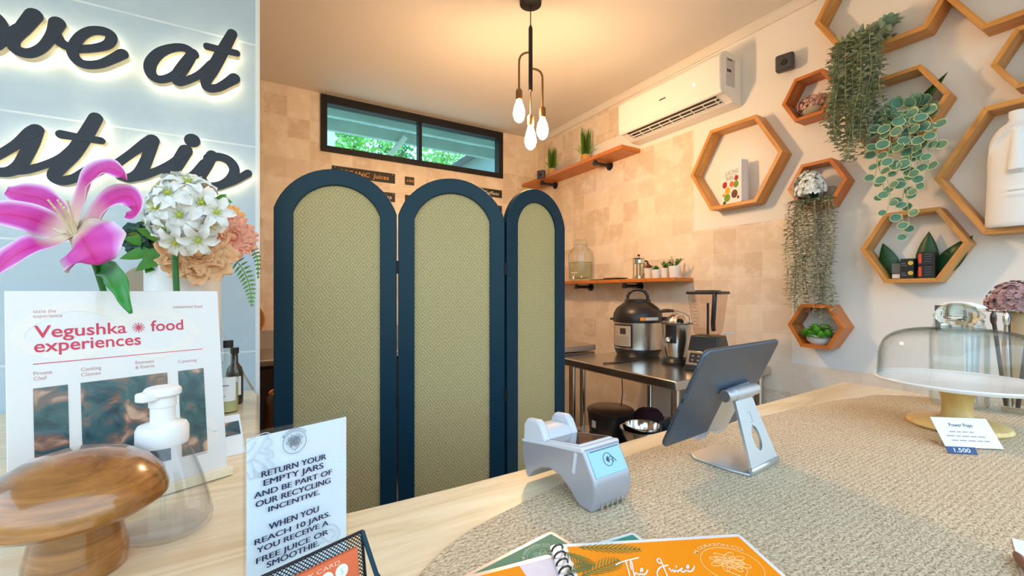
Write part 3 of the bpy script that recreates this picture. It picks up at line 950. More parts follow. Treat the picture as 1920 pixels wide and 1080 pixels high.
# ================================================================== PENDANT LAMP
pl = thing('pendant_lamp', 'black pendant lamp with three glowing filament bulbs', 'lamp', (1.241, 1.89, CH))
rv = Vector((CT, -ST, 0))
MB().lathe([(0.0007, -0.032), (0.045, -0.032), (0.056, -0.026), (0.058, -0.001), (0.0007, -0.001)], 32).build('ceiling_canopy', M_BLACK, pl)
MB().cyl((0, 0, -0.03), (0, 0, -0.14), 0.003, n=8).build('cord', M_BPLASTIC, pl)
MB().lathe([(0.0007, -0.13), (0.004, -0.132), (0.011, -0.15), (0.011, -0.475), (0.006, -0.48), (0.0007, -0.48)], 16).build('stem', M_BLACK, pl)
def drop(off, z0, zs, zb, name_parts=True):
    o = rv * off
    if off:
        pts = [Vector((0, 0, z0)), o * 0.45 + Vector((0, 0, z0 - 0.003)), o * 0.8 + Vector((0, 0, z0 - 0.015)), o * 0.96 + Vector((0, 0, z0 - 0.035)), o + Vector((0, 0, z0 - 0.06)), o + Vector((0, 0, zs))]
        MB().tube(smooth3(pts, 4), 0.0055, 10).build('arm', M_BRONZE, pl)
    else:
        MB().tube([(0, 0, z0), (0, 0, zs)], 0.0035, 8).build('arm', M_BRONZE, pl)
    MB().lathe([(0.0007, 0.003), (0.012, 0.002), (0.0175, -0.008), (0.0175, -0.052), (0.014, -0.056), (0.0007, -0.056)], 20, c=(o.x, o.y, zs)).build('socket', M_BRONZE, pl)
    b = zs - 0.054
    MB().lathe([(0.0008, zb - zs), (0.010, zb - zs + 0.003), (0.024, zb - zs + 0.018), (0.031, zb - zs + 0.042), (0.0305, zb - zs + 0.055), (0.024, zb - zs + 0.085), (0.016, -0.068), (0.013, -0.054), (0.0008, -0.054)], 20, c=(o.x, o.y, zs)).build('bulb', M_BULB, pl)
drop(-0.060, 2.600 - CH, 2.405 - CH, 2.233 - CH)
drop(0.062, 2.514 - CH, 2.312 - CH, 2.144 - CH)
drop(0.0, 2.40 - CH, 2.270 - CH, 2.091 - CH)

# ================================================================== SHELVES ON THE RIGHT WALL
def pipe_bracket(x, dep, parent):
    b = MB().lathe([(0.0007, -0.006), (0.034, -0.006), (0.034, 0.0), (0.0007, 0.0)], 20, M=Matrix.Translation((x, 0, -0.050)) @ Matrix.Rotation(PI / 2, 4, 'X') @ Matrix.Rotation(PI, 4, 'X'))
    b.tube([(x, -0.002, -0.050), (x, -dep + 0.03, -0.050)], 0.0125, 12)
    b.tube([(x, -dep + 0.045, -0.050), (x, -dep + 0.022, -0.050)], 0.018, 12)
    b.tube([(x, -0.022, -0.050), (x, -0.002, -0.050)], 0.019, 12)
    b.tube([(x, -dep + 0.034, -0.050), (x, -dep + 0.034, -0.029)], 0.0125, 10)
    b.build('pipe_bracket', M_BPLASTIC, parent)
up = thing('wall_shelf', 'upper wooden wall shelf on black pipe brackets holding grass pots', 'shelf', (WX, 2.255, 2.405), -PI / 2, 'wooden shelves on the tiled right wall')
MB().box(-(BY - 2.255) + 0.002, 0, -0.19, 0, -0.028, 0).build('board', M_SHELF, up, bevel=0.002)
pipe_bracket(-(2.572 - 2.255), 0.19, up); pipe_bracket(-(3.299 - 2.255), 0.19, up)
lo = thing('wall_shelf', 'lower wooden wall shelf holding the glass dispenser and coffee press', 'shelf', (WX, 1.807, 1.44), -PI / 2, 'wooden shelves on the tiled right wall')
MB().box(-1.45, 0, -0.19, 0, -0.024, 0).build('board', M_SHELF, lo, bevel=0.002)
pipe_bracket(-(2.26 - 1.807), 0.19, lo); pipe_bracket(-(2.722 - 1.807) - 0.08, 0.19, lo)

def grass_pot(x, y, z, hgt, label, seed):
    rnd = random.Random(seed)
    t = thing('grass_plant', label, 'plant', (x, y, z), group='potted grasses on the upper shelf')
    MB().lathe([(0.0007, 0), (0.038, 0), (0.042, 0.03), (0.040, 0.062), (0.034, 0.062), (0.033, 0.05), (0.0007, 0.05)], 20).build('pot', M_RAFFIA, t)
    mb = MB()
    for i in range(170):
        a = rnd.uniform(0, 2 * PI); r0 = 0.032 * math.sqrt(rnd.random())
        b = Vector((r0 * math.cos(a), r0 * math.sin(a), 0.05))
        spread = 0.05 if rnd.random() > 0.12 else 0.5
        d = Vector((math.cos(a) * spread * (0.4 + r0 * 18), math.sin(a) * spread * (0.4 + r0 * 18), 1))
        mb.leaf(b, d, hgt * rnd.uniform(0.7, 1.0), 0.006, up=(math.sin(a), -math.cos(a), 0.1), seg=3, droop=0.05 if spread < 0.1 else 0.5)
    mb.build('grass_blades', M_GRASS, t)
grass_pot(WX - 0.115, 3.20, 2.405, 0.235, 'potted grass tuft at the far end of the upper shelf, behind the black camera', 1)
grass_pot(WX - 0.115, 2.735, 2.405, 0.255, 'potted grass tuft on the upper shelf nearer the air conditioner', 2)
for k in range(9):
    y = 2.86 + 0.036 * k
    g = MB().lathe([(0.0007, 0.0), (0.013, 0.0), (0.016, 0.075), (0.0145, 0.075), (0.012, 0.008), (0.0007, 0.008)], 14, c=(0, 0, 0)).build('shot_glass', M_CLEAR)
    g.location = (WX - 0.125, y, 2.4053)
    tag(g, 'small clear glass in the row between the two grass pots', 'glass', 'clear glasses between the grass pots')
for k in range(3):
    g = MB().lathe([(0.0007, 0.0), (0.013, 0.0), (0.016, 0.075), (0.0145, 0.075), (0.012, 0.008), (0.0007, 0.008)], 14).build('shot_glass', M_CLEAR)
    g.location = (WX - 0.125, 3.36 + 0.04 * k, 2.4053)
    tag(g, 'small clear glass at the corner end of the upper shelf', 'glass', 'clear glasses at the corner end of the shelf')
def camera_box(name, loc, rot, label, size):
    t = thing(name, label, 'security camera', loc, rot)
    s_ = size / 2
    MB().box(-s_, s_, -s_ * 0.55, s_ * 0.55, -s_, s_).build('body', M_DARKGREY, t, bevel=s_ * 0.28)
    MB().lathe([(0.0007, 0.0), (s_ * 0.36, 0.0), (s_ * 0.3, 0.004), (0.0007, 0.005)], 20, M=Matrix.Translation((0, -s_ * 0.55, -s_ * 0.1)) @ Matrix.Rotation(PI / 2, 4, 'X')).build('lens', M_BPLASTIC, t)
    return t
c = camera_box('security_camera', (WX - 0.055, 1.215, 2.552), -PI / 2 + 0.25, 'small square black camera on the white wall right of the air conditioner', 0.085)
MB().tube([(0, 0.02, 0), (0, 0.052, 0.004)], 0.012, 12).build('mount', M_BPLASTIC, c)
c = camera_box('security_camera', (WX - 0.212, 3.232, 2.412), -PI / 2 + 0.5, 'small square black camera on the front edge of the upper shelf', 0.075)

# ---- lower shelf things
def dispenser(x, y, z):
    t = thing('drink_dispenser', 'large clear glass drink dispenser with tap on the lower shelf', 'dispenser', (x, y, z))
    MB().lathe([(0.0007, 0.004), (0.088, 0.004), (0.096, 0.02), (0.100, 0.12), (0.102, 0.20), (0.096, 0.245), (0.070, 0.268), (0.058, 0.278), (0.058, 0.305), (0.055, 0.305), (0.055, 0.28), (0.092, 0.24), (0.098, 0.2), (0.094, 0.03), (0.0007, 0.012)], 36).build('jar', M_CLEAR, t)
    MB().lathe([(0.0007, 0.014), (0.092, 0.016), (0.096, 0.12), (0.096, 0.155), (0.0007, 0.156)], 32).build('water', glass('water', (0.86, 0.90, 0.84), (0.5, 0.58, 0.5), 0.0, 0.4), t)
    MB().lathe([(0.0007, 0.302), (0.057, 0.302), (0.060, 0.308), (0.054, 0.330), (0.040, 0.342), (0.0007, 0.344)], 28).build('lid', M_CLEAR, t)
    d = Vector((-0.8, -0.4, 0)).normalized()
    q = MB().tube([d * 0.095 + Vector((0, 0, 0.04)), d * 0.13 + Vector((0, 0, 0.04)), d * 0.14 + Vector((0, 0, 0.03)), d * 0.14 + Vector((0, 0, 0.012))], 0.009, 10)
    q.tube([d * 0.125 + Vector((0, 0, 0.045)), d * 0.125 + Vector((0, 0, 0.065))], 0.004, 8); q.tube([d * 0.125 + Vector((-0.018, 0.018, 0.065)), d * 0.125 + Vector((0.018, -0.018, 0.065))], 0.005, 8)
    q.build('tap', M_CHROME, t)
dispenser(WX - 0.115, 2.80, 1.44)
def tray(x, y, z, a, label):
    o = MB().box(-0.075, 0.075, -0.055, 0.055, 0, 0.007).build('slate_board', M_BPLASTIC, bevel=0.002)
    o.location = (x, y, z); o.rotation_euler = (0, 0, a)
    tag(o, label, 'board', 'dark boards lying on the lower shelf')
tray(WX - 0.10, 2.57, 1.4402, 1.45, 'thin dark board lying flat beside the glass dispenser')
tray(WX - 0.105, 2.42, 1.4402, 1.7, 'lower of two thin dark boards stacked left of the coffee press')
tray(WX - 0.10, 2.41, 1.4476, 1.55, 'upper of two thin dark boards stacked left of the coffee press')
fp = thing('coffee_press', 'glass coffee press with steel frame and black knob on the lower shelf', 'coffee press', (WX - 0.11, 2.17, 1.44))
MB().lathe([(0.0007, 0.006), (0.036, 0.006), (0.037, 0.14), (0.035, 0.14), (0.034, 0.01), (0.0007, 0.01)], 28).build('beaker', M_CLEAR, fp)
fr = MB().lathe([(0.0007, 0), (0.041, 0), (0.041, 0.022), (0.038, 0.022), (0.038, 0.005), (0.0007, 0.004)], 28).lathe([(0.038, 0.11), (0.0405, 0.11), (0.0405, 0.135), (0.038, 0.135), (0.038, 0.11)], 28)
for a in (0.5, 2.0, 3.6, 5.2):
    fr.box(0.0375, 0.0405, -0.004, 0.004, 0.01, 0.13, Matrix.Rotation(a, 4, 'Z'))
fr.build('frame', M_CHROME, fp)
MB().lathe([(0.0007, 0.138), (0.040, 0.138), (0.042, 0.146), (0.038, 0.152), (0.0007, 0.156)], 28).build('lid', M_CHROME, fp)
MB().lathe([(0.0007, 0.150), (0.003, 0.150), (0.003, 0.160), (0.009, 0.163), (0.010, 0.171), (0.0007, 0.176)], 14).build('plunger_knob', M_BPLASTIC, fp)
MB().tube(smooth3([(0.038, -0.005, 0.13), (0.062, -0.02, 0.125), (0.068, -0.024, 0.09), (0.062, -0.02, 0.04), (0.038, -0.005, 0.03)], 5), 0.0055, 8).build('handle', M_BPLASTIC, fp)

def rosette(mb, c, r, n, layers, rnd, up=1.0, tall=0.5, wide=0.5):
    for l in range(layers):
        el = 0.15 + 1.1 * l / max(1, layers - 1)
        k = n - l
        for i in range(max(3, k)):
            a = 2 * PI * i / max(3, k) + l * 0.6 + rnd.uniform(-0.15, 0.15)
            d = Vector((math.cos(a) * math.cos(el), math.sin(a) * math.cos(el), math.sin(el)))
            mb.leaf(Vector(c) + Vector((0, 0, 0.003 * l)), d, r * (1 - 0.45 * l / layers), r * wide, up=(0, 0, 1), fold=0.3, shape='broad', droop=-0.1)
def succulent(x, y, z, r, h, label, leafm, style, seed):
    rnd = random.Random(seed)
    t = thing('succulent_pot', label, 'plant', (x, y, z), group='small white succulent pots on the lower shelf')
    MB().lathe([(0.0007, 0), (r * 0.72, 0), (r * 0.80, h * 0.1), (r, h), (r * 0.88, h), (r * 0.86, h * 0.85), (0.0007, h * 0.85)], 24).build('pot', M_CERAMIC, t)
    mb = MB()
    if style == 0:
        for i in range(70):
            a = rnd.uniform(0, 2 * PI); el = rnd.uniform(0.1, 1.5)
            d = Vector((math.cos(a) * math.cos(el), math.sin(a) * math.cos(el), math.sin(el)))
            mb.leaf(Vector((0, 0, h * 0.85)) + d * r * 0.5, d, r * 0.7, 0.010, fold=0.4, shape='broad')
    elif style == 1:
        rosette(mb, (0, 0, h * 0.86), r * 1.25, 9, 4, rnd, wide=0.42)
    else:
        for i in range(11):
            a = rnd.uniform(0, 2 * PI); el = rnd.uniform(0.6, 1.35)
            d = Vector((math.cos(a) * math.cos(el), math.sin(a) * math.cos(el), math.sin(el)))
            Ls = r * rnd.uniform(1.1, 2.0)
            b = Vector((0, 0, h * 0.85))
            mb.tube([b, b + d * Ls], 0.0012, 5)
            for k in range(6):
                p = b + d * Ls * (0.35 + 0.13 * k)
                a2 = rnd.uniform(0, 6.28)
                mb.leaf(p, Vector((math.cos(a2), math.sin(a2), 0.4)), 0.018, 0.013, shape='round', fold=0.2)
    mb.build('leaves', leafm, t)
succulent(WX - 0.115, 2.075, 1.44, 0.034, 0.072, 'white pot with a brown bristly succulent, beside the coffee press', M_TERRA, 0, 3)
succulent(WX - 0.135, 1.995, 1.44, 0.032, 0.058, 'white pot with a green rosette succulent, second from the coffee press', M_LEAFG, 1, 4)
succulent(WX - 0.105, 1.945, 1.44, 0.030, 0.066, 'white pot with sprigs of tiny leaves, third from the coffee press', M_LEAFG, 2, 5)
succulent(WX - 0.11, 1.868, 1.44, 0.038, 0.076, 'white ribbed pot with green sprigs at the shelf end', M_LEAFG, 2, 6)

# ================================================================== HEXAGON SHELVES
def RWm(y, z):
    return Matrix.Translation((WX, y, z)) @ Matrix.Rotation(-PI / 2, 4, 'Z')
def hexshelf(y, z, a, dep, label, m, tilt=0.0):
    t = thing('hexagon_shelf', label, 'shelf', (WX, y, z), (0, tilt, -PI / 2) if tilt else -PI / 2, 'hexagonal wooden wall shelves')
    th = 0.020 if a > 0.2 else 0.017
    cs = [(a * math.cos(PI / 3 * k), a * math.sin(PI / 3 * k)) for k in range(6)]
    ai = a - th / 0.866
    ci = [(ai * math.cos(PI / 3 * k), ai * math.sin(PI / 3 * k)) for k in range(6)]
    for k in range(6):
        j = (k + 1) % 6
        mx = ((cs[k][0] + cs[j][0]) / 2, (cs[k][1] + cs[j][1]) / 2)
        an = PI / 3 * k + PI / 6 + PI / 2
        L = Matrix.Translation((mx[0], 0, mx[1])) @ Matrix.Rotation(-an, 4, 'Y')
        Li = L.inverted()
        quad = []
        for q in (cs[k], cs[j], ci[j], ci[k]):
            v = Li @ Vector((q[0], 0, q[1])); quad.append((v.x, v.z))
        b = MB().prism(quad, -dep, -0.001, 'xz').build('side_board', m, t, bevel=0.0012)
        b.matrix_local = L
    return t
HEX = {
 'A': (1.484, 0.729, 0.277, 0.095, 'large hexagon shelf holding only the upright book', M_OAKX),
 'B': (1.085, 0.969, 0.126, 0.098, 'small orange hexagon shelf with dusty pink dried flowers and a stone', M_ORANGE),
 'C': (0.785, 1.312, 0.275, 0.095, 'large hexagon shelf at the top from which the long grey-green plant trails', M_OAKX),
 'D': (0.757, 0.785, 0.178, 0.089, 'medium hexagon shelf holding the blue-green round-leaved trailing plant', M_OAKX),
 'E': (1.058, 0.526, 0.132, 0.084, 'small orange hexagon shelf with white blossoms and silvery trailing stems', M_ORANGE),
 'F': (1.052, -0.168, 0.123, 0.112, 'lowest small hexagon shelf with the bright green succulent bowl', M_ORANGE),
 'G': (0.700, 0.190, 0.175, 0.090, 'medium hexagon shelf holding black boxes and three dark leaves', M_OAKX),
 'H': (0.350, 0.455, 0.277, 0.095, 'large hexagon shelf holding the white face vase', M_OAKX),
 'I': (0.355, 1.226, 0.275, 0.095, 'large empty hexagon shelf in the top right corner', M_OAKX),
 'J': (0.345, 0.842, 0.127, 0.095, 'small hexagon shelf at the right with a leafy sprig inside', M_OAKX),
}
HZ = {}
for k, (y, z, a, dep, lab, m) in HEX.items():
    hexshelf(y, CZ + z, a, dep, lab, m)
    HZ[k] = (y, CZ + z, a, dep, CZ + z - 0.866 * a + (0.020 if a > 0.2 else 0.017))
def at_hex(k, dx, dep, dz=0.0):
    """a place on the bottom board of shelf k: dx to the right, dep out of the wall"""
    y, z, a, d, zb = HZ[k]
    return (WX - dep, y - dx, zb + dz + 0.0004)

# book
bx = thing('recipe_book', 'thick white juicing recipe book standing in the large hexagon shelf', 'book', at_hex('A', -0.012, 0.055), -PI / 2 - 0.30)
BW, BHt, BT = 0.165, 0.240, 0.045
MB().box(-BW / 2 + 0.003, BW / 2 - 0.004, -BT / 2 + 0.002, BT / 2 - 0.002, 0.003, BHt - 0.003).build('pages', M_PAGES, bx, smooth=False)
MB().box(-BW / 2, BW / 2, -BT / 2 - 0.001, -BT / 2 + 0.001, 0, BHt).box(-BW / 2, BW / 2, BT / 2 - 0.001, BT / 2 + 0.001, 0, BHt).box(-BW / 2 - 0.001, -BW / 2 + 0.002, -BT / 2, BT / 2, 0, BHt).build('cover', M_PAPER, bx, smooth=False)
yb = -BT / 2 - 0.0014
text(bx, 'JUICING', 0.034, -0.045, 0.168, M_GREYINK, y=yb, width=0.105)
text(bx, 'BIBLE', 0.034, -0.035, 0.138, M_GREYINK, y=yb, width=0.082)
for (fx, fz, fr_, mm) in [(-0.047, 0.118, 0.019, M_FRUITR), (-0.025, 0.080, 0.021, M_FRUITY), (-0.028, 0.040, 0.024, M_FRUITG), (0.030, 0.052, 0.024, M_FRUITB), (0.042, 0.105, 0.020, M_FRUITG), (0.045, 0.140, 0.015, M_FRUITR), (0.008, 0.112, 0.017, M_CORAL), (-0.055, 0.060, 0.010, M_ORANGEP), (0.058, 0.028, 0.009, M_FRUITB), (-0.05, 0.012, 0.012, M_LEAFD)]:
    MB().prism([(fx + fr_ * math.cos(2 * PI * i / 20), fz + fr_ * math.sin(2 * PI * i / 20)) for i in range(20)], yb, yb + 0.0005, 'xz').build('printed_fruit', mm, bx, smooth=False)

def floret_ball(c, r, n, fs, rnd, mb, flat=0.75):
    for i in range(n):
        a = rnd.uniform(0, 2 * PI); zz = rnd.uniform(-0.25, 1)
        rr = math.sqrt(max(0, 1 - zz * zz))
        d = Vector((rr * math.cos(a), rr * math.sin(a), zz))
        p = Vector(c) + Vector((d.x * r[0], d.y * r[1], d.z * r[2])) * rnd.uniform(0.75, 1.05)
        a0 = rnd.uniform(0, 6.28)
        side = d.cross(Vector((0.3, 0.2, 1))).normalized(); s2 = d.cross(side)
        for k in range(4):
            t = a0 + k * PI / 2
            q = (side * math.cos(t) + s2 * math.sin(t)) + d * 0.4
            mb.leaf(p, q, fs, fs * 0.8, up=d, shape='round', seg=3, fold=0.2)
rnd = random.Random(11)
t = thing('dried_flower_bunch', 'dusty pink dried flowers lying in the small orange hexagon behind the stone', 'flowers', at_hex('B', 0.0, 0.055))
mb = MB(); floret_ball((0.0, 0.0, 0.055), (0.034, 0.075, 0.045), 230, 0.012, rnd, mb); mb.build('florets', M_PINKD, t)
mb = MB()
for i in range(12):
    mb.leaf((0.02, rnd.uniform(-0.06, 0.06), 0.004), (rnd.uniform(-0.5, -0.1), rnd.uniform(-1, 1), 0.8), 0.045, 0.02, seg=3)
mb.build('leaves', M_SOIL, t)
o = MB().ellipsoid((0, 0, 0.026), (0.028, 0.046, 0.026), 28, 14).build('stone', M_STONE)
o.location = at_hex('B', 0.005, 0.066)
tag(o, 'smooth grey stone at the front of the small orange hexagon', 'stone')

def trailing(name, label, cat, origin, strands, leafm, leaf_len, leaf_w, seed, shape='broad', step=0.012, pot=None, group=None, crown=None):
    """hanging plant: every strand is its own trailing stem with paired leaves"""
    rnd = random.Random(seed)
    t = thing(name, label, cat, origin)
    for (dx, dy, L, out) in strands:
        # local x to the right along the wall, local y into the wall
        mb = MB()
        p0 = Vector((rnd.uniform(-0.03, 0.03) + dx * 0.5, 0.01, 0.015))
        mid = Vector((dx * 0.9, -out * 0.9, 0.02))
        top = Vector((dx, -out, -0.05))
        pts = [p0, mid, top]
        k = max(2, int(L / 0.08))
        sw = rnd.uniform(-0.03, 0.03)
        for i in range(1, k + 1):
            f = i / k
            pts.append(Vector((dx + sw * f + 0.008 * math.sin(i * 1.7 + dx * 50), -out + dy * f + 0.006 * math.cos(i * 1.3), -0.05 - L * f)))
        sp = smooth3(pts, 4)
        mb.mi = 1
        mb.tube(sp, 0.0012, 5)
        mb.mi = 0
        acc = 0.0; flip = rnd.uniform(0, 3)
        for i in range(1, len(sp)):
            seg = (sp[i] - sp[i - 1]); acc += seg.length
            while acc > step:
                acc -= step
                flip += 1.35
                p = sp[i] - seg.normalized() * acc
                for sgn in (1, -1):
                    d = Vector((math.cos(flip) * sgn, math.sin(flip) * sgn * 0.9, rnd.uniform(-0.25, 0.35)))
                    mb.leaf(p, d, leaf_len * rnd.uniform(0.7, 1.15), leaf_w * rnd.uniform(0.8, 1.15), up=(rnd.uniform(-0.4, 0.4), rnd.uniform(-0.4, 0.4), 1), shape=shape, seg=3, fold=0.2, droop=rnd.uniform(-0.1, 0.3))
        mb.build('trailing_stem', [leafm, M_STEMP], t)
    return t

# long grey green plant out of C
yC, zC, aC, dC, zbC = HZ['C']
st_ = []
rs = random.Random(5)
for i in range(30):
    fx = -0.150 + 0.165 * i / 29
    L = 0.46 - 0.14 * abs(fx + 0.07) / 0.10 + rs.uniform(-0.10, 0.04)
    st_.append((fx + rs.uniform(-0.012, 0.012), rs.uniform(-0.02, 0.02), max(0.22, L), rs.uniform(0.10, 0.16)))
o_ = thing
t = trailing('trailing_plant', 'long grey-green trailing plant hanging from the top hexagon shelf', 'plant', at_hex('C', -0.02, 0.03, 0.005), st_, M_EUCA, 0.030, 0.019, 21, step=0.013)
t.rotation_euler = (0, 0, -PI / 2)
mb = MB()
for i in range(160):
    a = rs.uniform(0, 2 * PI); el = rs.uniform(-0.1, 1.4)
    d = Vector((math.cos(a) * math.cos(el), math.sin(a) * math.cos(el), math.sin(el)))
    p = Vector((rs.uniform(-0.13, 0.02), -0.06 + rs.uniform(-0.05, 0.05), 0.03 + rs.uniform(0, 0.03)))
    mb.leaf(p, d, 0.034, 0.022, shape='broad', seg=3)
mb.build('crown_leaves', M_EUCA, t)
o = thing('succulent_rosette', 'pale green succulent rosette on top of the grey-green trailing plant', 'plant', at_hex('C', 0.0, 0.055, 0.075), 0)
mb = MB(); rosette(mb, (0, 0, 0), 0.058, 9, 5, rs, wide=0.5); mb.build('leaves', plain('pale succulent', srgb(150, 188, 160), 0.5, var=0.15), o)
MB().cyl((0, 0, -0.075), (0, 0, 0.0), 0.016, 0.012).build('stem', M_STEMP, o)

# white blossoms and silvery trailing plant in E
st_ = []
for i in range(26):
    fx = -0.088 + 0.19 * i / 25
    st_.append((fx + rs.uniform(-0.01, 0.01), rs.uniform(-0.02, 0.02), 0.47 + rs.uniform(-0.08, 0.09), rs.uniform(0.035, 0.105)))
t = trailing('trailing_plant', 'silvery grey trailing plant hanging from the small white-blossom hexagon', 'plant', at_hex('E', -0.018, 0.045, 0.0), st_, M_EUCB, 0.028, 0.012, 22, step=0.011)
t.rotation_euler = (0, 0, -PI / 2)
t = thing('white_blossoms', 'cluster of white hydrangea blossoms in the small orange hexagon', 'flowers', at_hex('E', -0.008, 0.06))
mb = MB(); floret_ball((-0.045, 0.012, 0.072), (0.05, 0.066, 0.088), 260, 0.015, rs, mb); mb.build('florets', M_WPETAL, t)
mb = MB()
for i in range(8):
    mb.leaf((0, rs.uniform(-0.03, 0.03), 0.02), (rs.uniform(-0.5, 0.2), rs.uniform(-1, 1), rs.uniform(-0.1, 0.6)), 0.08, 0.035, seg=4)
mb.build('leaves', M_LEAFD, t)
MB().cyl((0, 0, 0), (-0.01, 0, 0.06), 0.01).build('stem', M_LEAFD, t)
o = MB().ellipsoid((0, 0, 0.045), (0.016, 0.035, 0.045), 24, 12).build('stone', M_STONE); o.location = at_hex('E', 0.042, 0.022)
tag(o, 'grey stone behind the white blossoms in the small orange hexagon', 'stone')

# bright succulent bowl in F
t = thing('succulent_bowl', 'white bowl with a bright green succulent in the lowest small hexagon', 'plant', at_hex('F', 0.0, 0.06))
MB().lathe([(0.0007, 0.0), (0.034, 0.0), (0.052, 0.016), (0.056, 0.034), (0.050, 0.046), (0.045, 0.046), (0.045, 0.038), (0.0007, 0.036)], 28).build('bowl', M_CERAMIC, t)
mb = MB()
for (ox, oy, oz, r) in [(-0.03, 0.0, 0.06, 0.042), (-0.025, 0.045, 0.05, 0.036), (-0.025, -0.045, 0.05, 0.036), (0.0, 0.02, 0.075, 0.036), (0.0, -0.025, 0.075, 0.036), (-0.045, 0.02, 0.045, 0.034), (-0.045, -0.025, 0.042, 0.036)]:
    rosette(mb, (ox, oy, oz - 0.012), r * 1.2, 8, 4, rs, wide=0.55)
mb.build('leaves', plain('bright succulent', srgb(120, 190, 70), 0.4, var=0.35, scale=40), t)
MB().cyl((-0.01, 0, 0.03), (-0.01, 0, 0.075), 0.022, 0.01).build('stem', M_LEAFD, t)

# round leaved plant in D
yD, zD, aD, dD, zbD = HZ['D']
t = thing('trailing_plant', 'blue-green plant with round cream-edged leaves trailing from a white pot', 'plant', at_hex('D', 0.02, 0.052), -PI / 2)
MB().lathe([(0.0007, 0), (0.034, 0), (0.042, 0.075), (0.038, 0.075), (0.036, 0.06), (0.0007, 0.06)], 24).build('pot', M_CERAMIC, t)
def peperomia(t, seed):
    rnd = random.Random(seed)
    ss = [(-0.085, 0.20), (-0.055, 0.30), (-0.02, 0.36), (0.015, 0.47), (0.035, 0.42), (0.06, 0.30), (0.09, 0.24), (0.11, 0.16), (0.0, 0.20), (0.05, 0.18)]
    for (dx, L) in ss:
        mb = MB(); dx += 0.012
        out = rnd.uniform(0.06, 0.105)
        pts = [Vector((dx * 0.2, 0, 0.06)), Vector((dx * 0.6, -out * 0.6, 0.10)), Vector((dx * 0.9, -out, 0.05))]
        k = max(2, int(L / 0.07))
        for i in range(1, k + 1):
            f = i / k
            pts.append(Vector((dx + rnd.uniform(-0.012, 0.012), -out + rnd.uniform(-0.01, 0.01), 0.05 - L * f)))
        sp = smooth3(pts, 4)
        mb.mi = 1; mb.tube(sp, 0.0013, 5)
        for i in range(2, len(sp), 2):
            f = i / len(sp)
            sg = 1 if (i // 2) % 2 else -1
            d = Vector((sg * rnd.uniform(0.5, 1.0), -0.25, rnd.uniform(-0.5, 0.15)))
            sz = 0.056 * (1 - 0.35 * f) * rnd.uniform(0.85, 1.1)
            upv = Vector((rnd.uniform(-0.2, 0.2), -1, rnd.uniform(0.2, 0.5)))
            mb.mi = 2
            mb.leaf(sp[i], d, sz, sz * 0.92, up=upv, shape='round', seg=8, fold=0.12)
            mb.mi = 0
            mb.leaf(sp[i] + Vector((0, -0.0012, 0.0004)) + d.normalized() * sz * 0.07, d, sz * 0.86, sz * 0.76, up=upv, shape='round', seg=8, fold=0.12)
        mb.build('trailing_stem', [M_PEP, M_STEMP, M_PEPR], t)
    mb = MB()
    for i in range(34):
        a = rnd.uniform(0, 2 * PI); el = rnd.uniform(0.0, 1.3)
        d = Vector((math.cos(a) * math.cos(el), -abs(math.sin(a)) * math.cos(el), math.sin(el)))
        p = Vector((0.015, -0.02, 0.07)) + Vector((d.x * 0.07, d.y * 0.06, d.z * 0.07))
        upv = Vector((rnd.uniform(-0.3, 0.3), -1, 0.5))
        mb.mi = 1; mb.leaf(p, d, 0.05, 0.046, up=upv, shape='round', seg=8, fold=0.1)
        mb.mi = 0; mb.leaf(p + Vector((0, -0.0012, 0.0006)) + d * 0.003, d, 0.045, 0.041, up=upv, shape='round', seg=8, fold=0.1)
    mb.build('crown_leaves', [M_PEP, M_PEPR], t)
peperomia(t, 8)
lf = thing('large_leaf', 'long dark pointed leaf above the round-leaved trailing plant', 'leaf', at_hex('D', 0.03, 0.03, 0.0), -PI / 2)
MB().leaf((0, 0, 0.09), (0.75, -0.25, 0.75), 0.20, 0.055, up=(-0.5, -1, 0.2), seg=7, shape='broad').build('blade', M_LEAFD, lf, solid=0.0008)
MB().tube([(0, 0, 0), (0, 0, 0.05), (0, 0, 0.092)], 0.003, 8).build('stem', M_LEAFD, lf)

# boxes and leaves in G
def carton(dx, dep, dz, w_, d_, h_, m, label, group, extra=None):
    t = thing('product_box', label, 'box', at_hex('G', dx, dep, dz), -PI / 2, group)
    MB().box(-w_ / 2, w_ / 2, -d_ / 2, d_ / 2, 0, h_).build('carton', m, t, bevel=0.001)
    y = -d_ / 2 - 0.0005
    if extra == 'dot':
        MB().prism([(0.012 + 0.009 * math.cos(2 * PI * i / 18), h_ * 0.55 + 0.009 * math.sin(2 * PI * i / 18)) for i in range(18)], y, y + 0.0004, 'xz').build('yellow_dot', M_GOLD, t, smooth=False)
        MB().box(-0.018, 0.0, y, y + 0.0004, h_ * 0.3, h_ * 0.36).box(-0.018, -0.004, y, y + 0.0004, h_ * 0.5, h_ * 0.56).build('printed_line', M_GREYINK, t, smooth=False)
    if extra == 'red':
        MB().box(-w_ / 2 + 0.001, -w_ / 2 + 0.011, y, y + 0.0004, h_ * 0.15, h_ * 0.88).build('red_label', M_REDL, t, smooth=False)
        b = MB()
        for q in (0.25, 0.45, 0.65, 0.82):
            b.box(-0.006, 0.016, y, y + 0.0004, h_ * q, h_ * q + 0.0012)
        b.build('printed_line', M_GREYINK, t, smooth=False)
    if extra == 'white':
        MB().box(-w_ / 2 + 0.002, w_ / 2 - 0.002, y, y + 0.0004, h_ * 0.1, h_ * 0.9).build('white_label', M_CARD, t, smooth=False)
gB = 'black product boxes in the medium hexagon shelf'
carton(-0.055, 0.05, 0.0, 0.030, 0.03, 0.022, M_BPLASTIC, 'small box with a white label under the grey box', gB, 'white')
